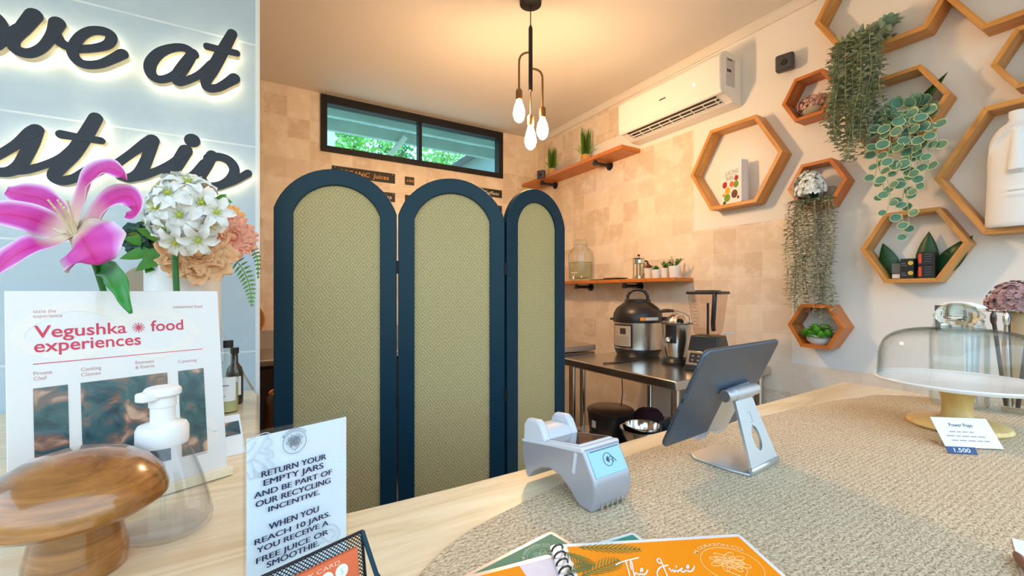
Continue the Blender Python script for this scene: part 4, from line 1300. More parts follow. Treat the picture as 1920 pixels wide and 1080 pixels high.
carton(-0.055, 0.05, 0.0222, 0.030, 0.03, 0.045, plain('grey carton', (0.12, 0.13, 0.14), 0.5), 'grey box standing on the small white-labelled box', gB)
carton(-0.016, 0.055, 0.0, 0.044, 0.04, 0.042, M_BPLASTIC, 'black box with a yellow dot, bottom of its pair', gB, 'dot')
carton(-0.016, 0.055, 0.0422, 0.044, 0.04, 0.042, M_BPLASTIC, 'black box with a yellow dot, top of its pair', gB, 'dot')
carton(0.046, 0.055, 0.0, 0.052, 0.04, 0.054, M_BPLASTIC, 'black box with a red stripe, bottom of its pair', gB, 'red')
carton(0.046, 0.055, 0.0542, 0.052, 0.04, 0.054, M_BPLASTIC, 'black box with a red stripe, top of its pair', gB, 'red')
for (dx, d, L, lab, wd) in [(-0.075, (-0.25, -0.1, 1), 0.155, 'dark green leaf standing behind the grey box', 0.07), (0.03, (0.06, -0.05, 1), 0.185, 'dark green leaf standing upright behind the black boxes', 0.075), (0.06, (0.62, -0.1, 0.85), 0.19, 'dark green leaf leaning right behind the red-striped boxes', 0.075)]:
    t = thing('large_leaf', lab, 'leaf', at_hex('G', dx, 0.018), -PI / 2, 'dark leaves in the medium hexagon shelf')
    MB().leaf((0, 0, 0.012), d, L, wd, up=(0.1, -1, 0.1), seg=8, shape='broad', fold=0.12).build('blade', M_LEAFD, t, solid=0.0008)
    MB().tube([(0, 0, 0.0), (0, 0, 0.014)], 0.003, 8).build('stem', M_LEAFD, t)

# face vase in H
def face_fn(a, z, r):
    # local frame: the face looks along -y (angle -90 degrees); a is the turn around the axis
    da = (a + PI / 2 + PI) % (2 * PI) - PI
    u = da * 0.075                          # metres across the front
    v = 0.0
    g = lambda x_, s_: math.exp(-(x_ / s_) ** 2)
    if abs(da) < 1.7:
        if 0.185 < z < 0.365:               # nose widening downward
            k = (0.365 - z) / 0.18
            v += (0.012 + 0.026 * k) * math.exp(-(u / (0.010 + 0.011 * k)) ** 4) * min(1.0, (z - 0.185) / 0.012)
        for sx in (-1, 1):                  # brows
            bz = 0.352 - 1.9 * (abs(u) - 0.012) ** 2 * 6 - abs(u) * 0.12
            if sx * u > 0.004:
                v += 0.017 * g(z - bz, 0.009) * min(1, abs(u) / 0.012) * g(abs(u) - 0.03, 0.05)
        for sx in (-1, 1):                  # eye hollows
            v -= 0.013 * g(u - sx * 0.040, 0.022) * g(z - 0.305, 0.028)
        v += 0.009 * g(z - 0.128, 0.007) * g(u, 0.036)      # lips
        v += 0.008 * g(z - 0.112, 0.006) * g(u, 0.030)
        v -= 0.006 * g(z - 0.120, 0.003) * g(u, 0.036)
    return v
yH, zH, aH, dH, zbH = HZ['H']
t = thing('face_vase', 'white ceramic vase moulded as a face in the large right hexagon', 'vase', (WX - 0.075, 0.405, zbH + 0.0005), -PI / 2 + 0.10)
pf = [(0.0008, 0.0), (0.076, 0.0), (0.082, 0.008)]
for i in range(1, 60):
    z = 0.008 + 0.372 * i / 59
    r = 0.083 - 0.010 * z / 0.29
    if z > 0.29:
        q = (z - 0.29) / 0.09
        r = 0.073 * math.sqrt(max(0, 1 - (q * 0.93) ** 2))
    pf.append((r, z))
pf += [(0.026, 0.386), (0.022, 0.392), (0.024, 0.402), (0.024, 0.42), (0.018, 0.42), (0.018, 0.40), (0.0008, 0.398)]
MB().lathe(pf, 110, sx=1.0, sy=0.72, fn=lambda a, z, r: face_fn(a, z, r) if r > 0.03 and 0.02 < z < 0.383 else 0).build('body', M_MATTE, t, angle=60)
# leafy sprig in J
t = thing('leafy_sprig', 'small leafy sprig in a grey stone pot in the right small hexagon', 'plant', at_hex('J', 0.02, 0.05), -PI / 2)
MB().lathe([(0.0007, 0), (0.03, 0), (0.036, 0.04), (0.03, 0.04), (0.0007, 0.034)], 20).build('pot', M_STONE, t)
mb = MB()
for i in range(60):
    a = rs.uniform(0, 6.28); el = rs.uniform(0, 1.4)
    d = Vector((math.cos(a) * math.cos(el), math.sin(a) * math.cos(el) * 0.6, math.sin(el)))
    mb.leaf(Vector((0, 0, 0.045)) + d * rs.uniform(0.0, 0.05), d, 0.03, 0.014, seg=3)
mb.build('leaves', M_LEAFD, t)

# ================================================================== CHALKBOARDS ON THE BACK WALL
def board(x0, x1, z0, z1, label, words, m=None, grp='small chalkboards on the back wall', size=None, shear=0.15, cap=True):
    t = thing('chalkboard', label, 'chalkboard', ((x0 + x1) / 2, BY - 0.006, (z0 + z1) / 2), group=grp)
    w_, h_ = x1 - x0, z1 - z0
    MB().box(-w_ / 2, w_ / 2, -0.003, 0.005, -h_ / 2, h_ / 2).build('slate', M_CHALKB, t, bevel=0.002)
    for (body, sz, tx, wd) in words:
        text(t, body, sz, tx, -sz * 0.36, m or M_CHALK, y=-0.0038, shear=shear, width=wd)
    for sx in ((-1, 1) if w_ > 0.15 else (0,)):
        MB().cyl((sx * (w_ / 2 - 0.02), -0.0045, h_ / 2 - 0.012), (sx * (w_ / 2 - 0.02), -0.002, h_ / 2 - 0.012), 0.003, n=10).build('screw', M_CHROME, t)
board(0.52, 1.01, 2.250, 2.331, 'long chalkboard reading organic juices under the window', [('ORGANiC', 0.050, -0.20, 0.235), ('Juices', 0.052, 0.065, 0.125)], M_CHALKO)
board(1.096, 1.174, 2.256, 2.323, 'tiny chalkboard with the price 4,900 between the first two screen arches', [('4,900', 0.030, -0.032, 0.062)], M_CHALKO)
board(0.52, 1.01, 2.096, 2.171, 'long chalkboard in the second row behind the left screen arch', [('es', 0.045, 0.165, 0.05)])
board(1.096, 1.174, 2.096, 2.168, 'tiny price chalkboard in the second row between the first two arches', [('4,', 0.030, -0.025, 0.025)])
board(1.56, 2.033, 2.243, 2.316, 'chalkboard reading coffees right of the middle screen arch', [('Coffees', 0.046, 0.045, 0.155)])
board(1.56, 2.033, 2.093, 2.169, 'chalkboard below the coffees board, mostly behind the middle arch', [('r', 0.045, 0.17, 0.04)])

# wicker tray hung at the far left of the back wall
wk = thing('wicker_tray', 'round woven wicker tray hanging on the back wall beside the sign wall edge', 'tray', (-0.066, BY - 0.02, 1.15))
mb = MB()
for k in range(9):
    r = 0.012 + 0.0145 * k
    mb.tube([(r * math.cos(2 * PI * i / 36), -0.004 * (k / 8) ** 3 * 8, r * math.sin(2 * PI * i / 36)) for i in range(36)], 0.0078, 6, closed=True)
mb.build('woven_disc', M_WICKER, wk)

# back worktop and cabinet, brown lacquer stool
bw = thing('back_worktop', 'steel topped dark cabinet run along the back wall behind the screen', 'worktop', (0.3, BY - 0.001, 0))
MB().box(-1.6, 0.75, -0.62, 0, 0.90, 0.94).build('worktop', M_STEEL, bw, bevel=0.006)
MB().box(-1.6, 0.75, -0.015, 0, 0.94, 1.07).build('splashback', plain('grey splashback', (0.36, 0.35, 0.33), 0.5), bw, smooth=False)
MB().box(-1.58, 0.73, -0.58, 0, 0.06, 0.90).build('carcass', plain('dark cabinet', (0.028, 0.018, 0.02), 0.4), bw, smooth=False)
for k in range(4):
    d = MB().box(-1.57 + k * 0.575, -1.57 + k * 0.575 + 0.565, -0.60, -0.58, 0.08, 0.88).build('door', plain('dark door', (0.03, 0.02, 0.022), 0.35), bw, bevel=0.003)
    MB().box(-1.57 + k * 0.575 + 0.52, -1.57 + k * 0.575 + 0.53, -0.615, -0.60, 0.70, 0.82).build('handle', M_CHROME, d, bevel=0.002)
sl = thing('lacquered_stool', 'dark brown lacquered drum stool in the gap beside the sign wall', 'stool', (0.165, 2.55, 0))
MB().lathe([(0.0007, 0), (0.115, 0), (0.125, 0.03), (0.125, 0.76), (0.118, 0.80), (0.095, 0.825), (0.0007, 0.83)], 36).build('drum', M_BROWN, sl)
MB().lathe([(0.0965, 0.822), (0.101, 0.83), (0.0965, 0.836), (0.092, 0.83), (0.0965, 0.822)], 36).build('rim', M_WICKER, sl)  # orange ring painted in for the highlight along the drum's top edge

# ================================================================== STEEL TABLE
tb = thing('steel_table', 'stainless steel work table against the right tiled wall with appliances on top', 'table', (2.045, 1.745, 0))
TZ = 0.94
MB().box(-0.395, 0.395, -0.435, 0.435, TZ - 0.045, TZ).build('top', M_STEEL, tb, bevel=0.006)
MB().box(-0.33, 0.37, -0.38, 0.38, 0.485, 0.50).build('undershelf', M_STEEL, tb, bevel=0.003)
for sx in (-0.335, 0.36):
    for sy in (-0.385, 0.385):
        lg = MB().tube([(sx, sy, 0.03), (sx, sy, TZ - 0.045)], 0.021, 16).build('leg', M_STEEL, tb)
        MB().lathe([(0.0007, 0), (0.02, 0), (0.026, 0.012), (0.018, 0.032), (0.0007, 0.032)], 16, c=(sx, sy, 0)).build('foot', M_BPLASTIC, lg)
un = thing('steel_cabinet', 'low steel topped unit in the corner left of the steel table', 'cabinet', (1.62, 2.22, 0))
MB().box(-0.60, 0.366, 0.0, 0.62, 0.955, 0.995).build('lid', plain('warm steel', (0.55, 0.47, 0.40), 0.35, metal=0.7), un, bevel=0.006)
MB().box(-0.60, 0.362, 0.004, 0.616, 0.915, 0.948).build('rim', M_STEEL, un, bevel=0.004)
for sx in (-0.56, 0.30):
    for sy in (0.06, 0.56):
        MB().tube([(sx, sy, 0), (sx, sy, 0.92)], 0.02, 14).build('leg', M_STEEL, un)

# pressure cooker
pc = thing('pressure_cooker', 'stainless steel electric pressure cooker with tall black lid and loop handle', 'pressure cooker', (2.135, 1.99, TZ + 0.0003), math.radians(313))
R_ = 0.150
MB().lathe([(0.0007, 0), (R_ * 0.86, 0), (R_ * 0.9, 0.012), (R_ * 0.99, 0.045), (R_ * 0.99, 0.05), (0.0007, 0.05)], 48).build('base', M_BPLASTIC, pc)
MB().lathe([(0.0007, 0.05), (R_, 0.05), (R_, 0.215), (0.0007, 0.215)], 56).build('steel_body', M_STEEL, pc)
lid = MB().lathe([(0.0007, 0.2155), (R_ * 1.03, 0.2155), (R_ * 1.04, 0.235), (R_ * 1.01, 0.27), (R_ * 0.88, 0.305), (R_ * 0.62, 0.335), (R_ * 0.54, 0.342), (R_ * 0.54, 0.357), (R_ * 0.5, 0.362), (0.0007, 0.362)], 56).build('lid', M_BPLASTIC, pc)
MB().tube(smooth3([(-0.062, 0, 0.355), (-0.060, 0, 0.385), (-0.038, 0, 0.414), (0, 0, 0.423), (0.038, 0, 0.414), (0.060, 0, 0.385), (0.062, 0, 0.355)], 5), 0.0095, 10).build('loop_handle', M_BPLASTIC, lid)
MB().box(R_ * 1.02, R_ * 1.02 + 0.03, -0.02, 0.02, 0.225, 0.25).build('side_lug', M_BPLASTIC, lid, bevel=0.004)
MB().box(-R_ * 1.02 - 0.02, -R_ * 1.02, -0.018, 0.018, 0.225, 0.24).build('side_lug', M_BPLASTIC, lid, bevel=0.004)
def on_cyl(name, r, a0, a1, z0, z1, m, parent, th=0.003, n=12, bev=0.0):
    mb = MB()
    vs, fs = [], []
    for rr in (r, r + th):
        for i in range(n + 1):
            a = a0 + (a1 - a0) * i / n
            vs += [(rr * math.sin(a), -rr * math.cos(a), z0), (rr * math.sin(a), -rr * math.cos(a), z1)]
    k = 2 * (n + 1)
    for i in range(n):
        a = 2 * i
        fs += [(k + a, k + a + 2, k + a + 3, k + a + 1), (a, a + 1, a + 3, a + 2), (a, a + 2, k + a + 2, k + a), (a + 1, k + a + 1, k + a + 3, a + 3)]
    fs += [(0, k, k + 1, 1), (2 * n, 2 * n + 1, k + 2 * n + 1, k + 2 * n)]
    return mb.add(vs, fs).build(name, m, parent, angle=50, bevel=bev)
# the cooker's control panel is turned left of the viewer
CA = -0.62
on_cyl('panel_frame', R_, CA - 0.52, CA + 0.42, 0.062, 0.205, M_BPLASTIC, pc, 0.007)
on_cyl('control_panel', R_ + 0.006, CA - 0.46, CA + 0.36, 0.070, 0.197, plain('grey control panel', srgb(176, 166, 150), 0.4), pc, 0.003)
on_cyl('display', R_ + 0.009, CA - 0.10, CA + 0.16, 0.145, 0.182, M_SCREEN, pc, 0.001)
mb_ = None
for k in range(6):
    on_cyl('button_row', R_ + 0.009, CA - 0.36, CA + 0.28, 0.080 + 0.009 * k, 0.0835 + 0.009 * k, plain('panel print %s' % 'line', srgb(140, 132, 118), 0.5), pc, 0.0006)
on_cyl('orange_tab', R_ * 1.03, CA + 0.72, CA + 0.94, 0.232, 0.252, M_YELLOWR, lid, 0.003)
on_cyl('lid_badge', R_ * 1.03, CA + 0.94, CA + 1.52, 0.233, 0.252, M_LIGHTP, lid, 0.003)

# citrus juicer
cj = thing('citrus_juicer', 'steel citrus juicer with a black lever between the cooker and the blender', 'juicer', (2.09, 1.655, TZ + 0.0003), math.radians(308))
MB().lathe([(0.0007, 0), (0.078, 0), (0.082, 0.012), (0.07, 0.03), (0.0007, 0.03)], 36).build('base', M_BPLASTIC, cj)
MB().lathe([(0.0007, 0.03), (0.052, 0.03), (0.062, 0.075), (0.076, 0.14), (0.080, 0.228), (0.076, 0.228), (0.07, 0.15), (0.0007, 0.13)], 44).build('steel_body', M_STEEL, cj)
MB().lathe([(0.0785, 0.225), (0.089, 0.226), (0.090, 0.231), (0.0785, 0.233), (0.0785, 0.225)], 44).build('rim', M_DARKGREY, cj)
MB().lathe([(0.0007, 0.228), (0.062, 0.228), (0.056, 0.245), (0.04, 0.268), (0.018, 0.282), (0.0007, 0.284)], 44, fn=lambda a, z, r: 0.003 * math.cos(8 * a) * (r / 0.06)).build('reaming_cone', M_CHROME, cj)
on_cyl('spout_recess', 0.0765, -0.78, 0.02, 0.12, 0.222, M_BPLASTIC, cj, 0.004)
sp_ = MB().tube(smooth3([(-0.033, -0.07, 0.15), (-0.042, -0.10, 0.145), (-0.043, -0.106, 0.132)], 4), [0.014] * 9, 10).build('spout', M_CHROME, cj)
MB().tube(smooth3([(0.075, 0.03, 0.232), (0.07, 0.03, 0.268), (0.03, 0.01, 0.292), (-0.02, -0.015, 0.299)], 5), 0.005, 8).build('lever_arm', M_CHROME, cj)
MB().tube(smooth3([(-0.015, -0.013, 0.299), (-0.05, -0.03, 0.301), (-0.085, -0.045, 0.297)], 4), [0.008, 0.009, 0.010, 0.011, 0.011, 0.011, 0.011, 0.010, 0.008], 10).build('lever_grip', M_BROWN, cj)

# blender
bl = thing('blender', 'countertop blender with smoky jug and button panel at the right end of the steel table', 'blender', (2.06, 1.432, TZ + 0.0003), math.radians(284))
base = MB().add([(-0.085, -0.105, 0), (0.085, -0.105, 0), (0.085, 0.095, 0), (-0.085, 0.095, 0),
                 (-0.085, -0.100, 0.02), (0.085, -0.100, 0.02), (0.085, 0.095, 0.02), (-0.085, 0.095, 0.02),
                 (-0.080, -0.065, 0.105), (0.080, -0.065, 0.105), (0.078, 0.085, 0.115), (-0.078, 0.085, 0.115),
                 (-0.068, -0.055, 0.18), (0.068, -0.055, 0.18), (0.068, 0.07, 0.18), (-0.068, 0.07, 0.18)],
                [(0, 3, 2, 1), (12, 13, 14, 15)] + [(4 * l + i, 4 * l + (i + 1) % 4, 4 * l + 4 + (i + 1) % 4, 4 * l + 4 + i) for l in range(3) for i in range(4)]).build('motor_base', M_BPLASTIC, bl, bevel=0.006)
pm = Matrix.Translation((0, -0.0835, 0.064)) @ Matrix.Rotation(-math.atan2(0.035, 0.085), 4, 'X')
MB().box(-0.076, 0.076, -0.004, 0.001, -0.038, 0.038, pm).build('control_plate', M_STEEL, bl, bevel=0.002)
MB().box(-0.062, 0.062, -0.0055, -0.003, -0.026, 0.026, pm).build('button_field', M_BPLASTIC, bl, bevel=0.001)
for r_ in range(2):
    for c_ in range(4):
        MB().box(-0.052 + c_ * 0.029, -0.035 + c_ * 0.029, -0.0065, -0.005, -0.018 + r_ * 0.022, -0.006 + r_ * 0.022, pm).build('button', M_DARKGREY, bl, bevel=0.001)
        MB().box(-0.046 + c_ * 0.029, -0.041 + c_ * 0.029, -0.0069, -0.0064, -0.014 + r_ * 0.022, -0.010 + r_ * 0.022, pm).build('button_mark', M_LIGHTP, bl, smooth=False)
MB().box(-0.020, 0.020, -0.0572, -0.0545, 0.140, 0.155).build('maker_badge', M_LIGHTP, bl, smooth=False)
def sq(hw, z, k=0.0):
    return [(-hw, -hw, z), (hw, -hw, z), (hw, hw, z), (-hw, hw, z)]
jg = MB().add(sq(0.052, 0.182) + sq(0.060, 0.22) + sq(0.078, 0.40), [(0, 3, 2, 1)] + [(4 * l + i, 4 * l + (i + 1) % 4, 4 * l + 4 + (i + 1) % 4, 4 * l + 4 + i) for l in range(2) for i in range(4)]).build('jug', M_SMOKE, bl, bevel=0.012)
MB().box(-0.083, 0.083, -0.083, 0.083, 0.396, 0.412).box(-0.05, 0.05, -0.05, 0.05, 0.41, 0.418).build('jug_lid', M_BPLASTIC, bl, bevel=0.005)
MB().tube(smooth3([(0.055, -0.060, 0.405), (0.068, -0.092, 0.385), (0.066, -0.096, 0.32), (0.058, -0.085, 0.25), (0.05, -0.058, 0.215)], 5), 0.011, 10).build('jug_handle', M_BPLASTIC, bl)
MB().tube([(0.0, 0, 0.184), (0.0, 0, 0.35)], 0.006, 10).build('blade_shaft', M_BPLASTIC, bl)
mk = MB()
for k in range(8):
    mk.box(-0.05, -0.03 if k % 2 else -0.022, -0.0645 - 0.0016 * k, -0.0640 - 0.0016 * k, 0.235 + 0.018 * k, 0.2365 + 0.018 * k)
mk.build('level_marks', M_DARKGREY, bl, smooth=False)
MB().box(0.07, 0.12, 0.02, 0.03, 0.19, 0.20).build('pour_spout', M_LIGHTP, bl, bevel=0.003)
# cable
cbl = MB().tube(smooth3([(2.0, 1.85, 0.945), (1.92, 1.83, 0.946), (1.80, 1.82, 0.944), (1.70, 1.84, 0.9445)], 5), 0.0036, 6).build('power_cable', M_BPLASTIC)
tag(cbl, 'thin black power cable lying on the steel table before the pressure cooker', 'cable')
cb2 = MB().tube(smooth3([(1.93, 1.93, 0.893), (1.928, 1.92, 0.80), (1.92, 1.91, 0.73), (1.90, 1.90, 0.66)], 6), 0.003, 6).build('power_cable', M_BPLASTIC)
tag(cb2, 'black power cable hanging under the steel table above the black bin', 'cable')
# things under the table
bn = thing('lidded_bin', 'black lidded bin with a silver badge on the undershelf of the steel table', 'bin', (1.865, 1.955, 0.5003), math.radians(316))
MB().lathe([(0.0007, 0), (0.118, 0), (0.128, 0.012), (0.138, 0.125), (0.0007, 0.125)], 40).build('bucket', M_BPLASTIC, bn)
MB().lathe([(0.0007, 0.1255), (0.142, 0.1255), (0.142, 0.135), (0.125, 0.146), (0.0007, 0.150)], 40).build('lid', M_BROWN, bn)
on_cyl('badge', 0.1335, -0.9, -0.68, 0.045, 0.085, M_LIGHTP, bn, 0.004)
def bowl(x, y, z, r, h, label):
    o = MB().lathe([(0.0007, 0), (r * 0.5, 0), (r * 0.8, h * 0.35), (r * 0.97, h * 0.8), (r * 1.0, h), (r * 1.06, h * 1.0), (r * 1.06, h * 1.03), (r * 0.98, h * 1.02), (r * 0.94, h * 0.8), (r * 0.76, h * 0.37), (r * 0.48, 0.006), (0.0007, 0.006)], 44).build('mixing_bowl', M_CHROME)
    o.location = (x, y, z)
    tag(o, label, 'bowl', 'steel mixing bowls under the table')
bowl(1.81, 1.665, 0.5003, 0.105, 0.105, 'outer steel mixing bowl of the nested pair under the steel table')
bowl(1.818, 1.655, 0.530, 0.092, 0.095, 'inner steel mixing bowl of the nested pair under the steel table')
def bundle(name, x, y, z, r, m, label, seed):
    rnd = random.Random(seed)
    ph = [rnd.uniform(0, 6) for _ in range(4)]
    o = MB().lathe([(0.0007, 0.0), (r[0] * 0.8, 0.0), (r[0], r[2] * 0.3), (r[0] * 0.95, r[2] * 0.7), (r[0] * 0.6, r[2] * 0.95), (0.0007, r[2])], 40, sy=r[1] / r[0],
                   fn=lambda a, zz, q: q * (0.10 * math.sin(3 * a + ph[0]) + 0.07 * math.sin(7 * a + ph[1] + zz * 30))).build(name, m)
    o.location = (x, y, z)
    tag(o, label, 'bag')
bundle('plastic_bag', 2.04, 1.56, 0.5003, (0.11, 0.13, 0.15), M_TEALB, 'crumpled dark teal plastic bag behind the steel bowls', 3)
bundle('cloth_bag', 2.10, 1.86, 0.5003, (0.08, 0.10, 0.13), M_PURPLE, 'dark violet cloth bag at the back under the steel table', 4)

# ================================================================== OUTSIDE THE WINDOW
rf = thing('porch_roof', 'corrugated porch roof on timber purlins seen through the window', 'roof', (0, 0, 0))
NX = 150
vs, fs = [], []
for j, (yy, zz) in enumerate([(3.76, 3.00), (4.6, 3.22), (5.5, 3.45)]):
    for i in range(NX + 1):
        xx = -0.8 + 6.3 * i / NX
        vs.append((xx, yy, zz + 0.022 * math.sin(xx * 2 * PI / 0.16)))
for j in range(2):
    for i in range(NX):
        a = j * (NX + 1) + i
        fs.append((a, a + 1, a + NX + 2, a + NX + 1))
MB().add(vs, fs).build('corrugated_sheet', M_ROOFM, rf, solid=0.003)
for (yy, zz, hh) in [(4.1, 3.03, 0.07), (4.85, 3.22, 0.08), (5.42, 3.30, 0.14)]:
    MB().box(-0.8, 5.5, yy - 0.03, yy + 0.03, zz - hh / 2, zz + hh / 2).build('purlin', plain('teal grey timber', srgb(158, 182, 180), 0.7, var=0.2, scale=6), rf, smooth=False)
MB().tube([(1.62, 5.3, 3.28), (1.46, 5.42, 3.05)], 0.035, 8).build('strut', M_ROOFM, rf)
for xx in (-0.7, 5.4):
    MB().box(xx - 0.05, xx + 0.05, 5.36, 5.46, 0, 3.25).build('post', M_ROOFM, rf, smooth=False)
hb = thing('outbuilding', 'grey outbuilding with a pitched roof seen at the right of the window', 'building', (5.05, 8.2, 0))
MB().box(-1.0, 1.0, -1.0, 1.0, 0, 4.25).build('wall', plain('grey render', srgb(150, 160, 164), 0.8), hb, smooth=False)
MB().prism([(-1.25, 4.2), (1.25, 4.2), (1.1, 4.55), (0, 4.95), (-0.2, 4.95)], -1.15, 1.15, 'xz').build('roof', plain('slate roof', srgb(112, 122, 128), 0.7), hb, smooth=False)
wp = MB().box(0.95, 1.06, 7.0, 7.2, 0, 4.1).build('gate_post', M_WHITE, bevel=0.02)
tag(wp, 'white post outside at the far left of the window', 'post')
def tree(x, y, z, r, label, m, seed, n=1500):
    rnd = random.Random(seed)
    t = thing('garden_tree', label, 'tree', (x, y, 0), group='trees beyond the window')
    tr = MB().tube(smooth3([(0, 0, 0), (0.05, 0.02, z * 0.4), (-0.04, 0.03, z * 0.75), (0.02, 0, z)], 4), [0.10] * 5 + [0.07] * 4 + [0.05] * 3 + [0.03], 8)
    for k in range(7):
        a = rnd.uniform(0, 6.28); el = rnd.uniform(-0.1, 0.9)
        d = Vector((math.cos(a) * math.cos(el), math.sin(a) * math.cos(el), math.sin(el)))
        b = Vector((0, 0, z * rnd.uniform(0.7, 0.95)))
        tr.tube([b, b + d * r * 0.5, b + d * r * 0.95], [0.04, 0.025, 0.01], 6)
    tr.build('trunk', M_BARK, t)
    mb = MB()
    cl = [(rnd.gauss(0, 0.5) * r, rnd.gauss(0, 0.4) * r, z + rnd.gauss(0, 0.42) * r) for _ in range(26)]
    for i in range(n):
        c = rnd.choice(cl)
        p = Vector(c) + Vector((rnd.gauss(0, 1), rnd.gauss(0, 1), rnd.gauss(0, 1))) * r * 0.13
        d = Vector((rnd.uniform(-1, 1), rnd.uniform(-1, 1), rnd.uniform(-0.8, 0.6)))
        mb.leaf(p, d, 0.15, 0.075, up=(rnd.uniform(-1, 1), rnd.uniform(-1, 1), 1), seg=2)
    mb.build('foliage', m, t)
tree(1.7, 9.0, 4.25, 1.0, 'leafy tree at the left of the window view', M_TREEA, 31)
tree(2.9, 11.5, 4.55, 1.1, 'leafy tree in the middle of the window view', M_TREEB, 32)
tree(5.4, 13.5, 5.6, 1.1, 'leafy tree behind the window mullion, left of the outbuilding', M_TREEA, 33)
structure(MB().box(-6, 12, 3.75, 16, -0.12, -0.02).build('ground', M_FLOOR, smooth=False))

# ================================================================== LEFT OF THE COUNTER: POSTER, FLOWERS, BOTTLES
NB = 0.0
PU = math.radians(22.7)
br = onz(427, 889, CTOP)
PW, PH, PLEAN = 0.236, 0.300, math.radians(8)
ux, uy = math.cos(PU), math.sin(PU)
po = thing('food_poster', 'cream poster headed food experiences leaning before the sign wall', 'poster', (br.x - ux * PW, br.y - uy * PW, CTOP + 0.004), (-PLEAN, 0, PU))
MP = mat_of(po)
MB().box(0, PW, 0, 0.003, 0.0, PH).build('board', M_CARD, po, bevel=0.0008)
bs = MB().box(0.02, PW + 0.004, -0.012, 0.018, -0.004, 0.010).build('base_strip', M_SLAB, po, bevel=0.001)
def pl_(px, py):
    return px2loc(MP, px, py, -0.0006)
def ptext(body, px, py, px2, m, bold=0.0, name='lettering', size=0.0068):
    """line whose base runs from (px, py) to the column px2"""
    a = pl_(px, py); b = pl_(px2, py)
    return text(po, body, size, a[0], a[1], m, width=b[0] - a[0], bold=bold, name=name)
ptext('Vegushka', 64, 634, 238, M_RED, 0.012, size=0.023)
ptext('food', 283, 621, 344, M_RED, 0.012, size=0.023)
ptext('experiences', 64, 661, 265, M_RED, 0.012, size=0.023)
a = pl_(260, 614)
st_ = MB()
for k in range(6):
    st_.box(-0.0075, 0.0075, -0.0006, -0.0001, -0.00045, 0.00045, Matrix.Translation((a[0], -0.00002 * k, a[1])) @ Matrix.Rotation(PI * k / 6, 4, 'Y'))
st_.build('star_mark', M_RED, po, smooth=False)
ptext('taste the', 62, 587, 105, M_REDSOFT); ptext('experience', 62, 596, 117, M_REDSOFT)
ptext('intentional food', 325, 578, 379, M_REDSOFT)
ptext('Private', 63, 704, 98, M_REDSOFT); ptext('Chef', 63, 714, 88, M_REDSOFT)
ptext('Cooking', 152, 696, 190, M_REDSOFT); ptext('Classes', 152, 706, 189, M_REDSOFT)
ptext('Retreats', 254, 683, 289, M_REDSOFT); ptext('& Events', 254, 692, 290, M_REDSOFT)
ptext('Catering', 334, 681, 369, M_REDSOFT)
ptext('awareness', 368, 855, 389, M_REDSOFT)
a = pl_(62, 683); b = pl_(380, 654)
MB().box(a[0], b[0], -0.0005, -0.0001, a[1] - 0.0005, a[1] + 0.0005).build('rule_line', M_RED, po, smooth=False)
for k, (q0, q1) in enumerate([((62, 729), (131, 862)), ((151, 718), (320, 835)), ((334, 698), (387, 790))]):
    a = pl_(*q0); b = pl_(*q1)
    zt = pl_(151, 718)[1]
    MB().box(a[0], b[0], -0.0005, -0.0001, 0.042, zt).build('food_photo', M_PHOTO[k], po, smooth=False)
for (cx, cz, r0, seed) in [(0.062, 0.245, 0.045, 1), (0.150, 0.235, 0.042, 2), (0.19, 0.075, 0.03, 3)]:
    pts = []
    for i in range(25):
        t_ = 2 * PI * i / 24 * 0.92
        pts.append((cx + r0 * math.cos(t_) * (1 + 0.18 * math.sin(2 * t_ + seed)), cz + 0.75 * r0 * math.sin(t_), 0.013))
    MB().ribbon(pts, -0.00035 - 0.00002 * seed, -0.0001).build('pale_swirl', M_SWIRL, po, smooth=False)

# pink lily, behind and over the poster
def lp(px, py, d):
    return atd(px, py, d)
LB = lp(140, 440, 0.66)
ly = thing('pink_lily', 'large open magenta pink lily rising above the left half of the poster', 'flower', (0, 0, 0))
ly.location = (lp(192, 700, 0.69).x, lp(192, 700, 0.69).y, CTOP)
LI = Matrix.Translation(ly.location).inverted()
cdir = Vector((-ST * 0.2, -CT, 0.35)).normalized()
upv = Vector((-ST, -CT, 0.25)).normalized()
def lily_petal(pts, wpx, cup, d0, prof=None, up=None):
    path = [lp(a, b, d) for a, b, d in pts]
    wd = wpx * d0 / F
    mb = MB(); mb.petal([LI @ p for p in path], wd, up or upv, cup, 9, prof)
    return mb.build('petal', M_LILY, ly, solid=0.0008, angle=80)
lily_petal([(140, 438, 0.66), (147, 395, 0.655), (163, 352, 0.65), (180, 328, 0.64), (207, 316, 0.625), (228, 326, 0.62), (237, 338, 0.625)], 46, 0.5, 0.65, lambda t: 0.45 + 0.75 * t if t < 0.55 else max(0.02, (0.86 - 0.5 * ((t - 0.55) / 0.45)) * (1 - ((t - 0.55) / 0.45) ** 4)))
lily_petal([(135, 436, 0.66), (112, 400, 0.66), (80, 374, 0.655), (45, 366, 0.65), (12, 358, 0.65)], 52, 0.35, 0.65, lambda t: math.sin(PI * min(1, 0.14 + 0.80 * t)) ** 0.7)
lily_petal([(133, 438, 0.66), (95, 424, 0.65), (50, 408, 0.63), (5, 402, 0.62), (-40, 408, 0.62)], 56, 0.35, 0.63, lambda t: math.sin(PI * min(1, 0.14 + 0.80 * t)) ** 0.7)
lily_petal([(135, 444, 0.655), (100, 456, 0.63), (65, 462, 0.61), (30, 478, 0.60), (0, 503, 0.60), (-22, 530, 0.605)], 50, 0.3, 0.61, lambda t: math.sin(PI * min(1, 0.12 + 0.84 * t)) ** 0.7)
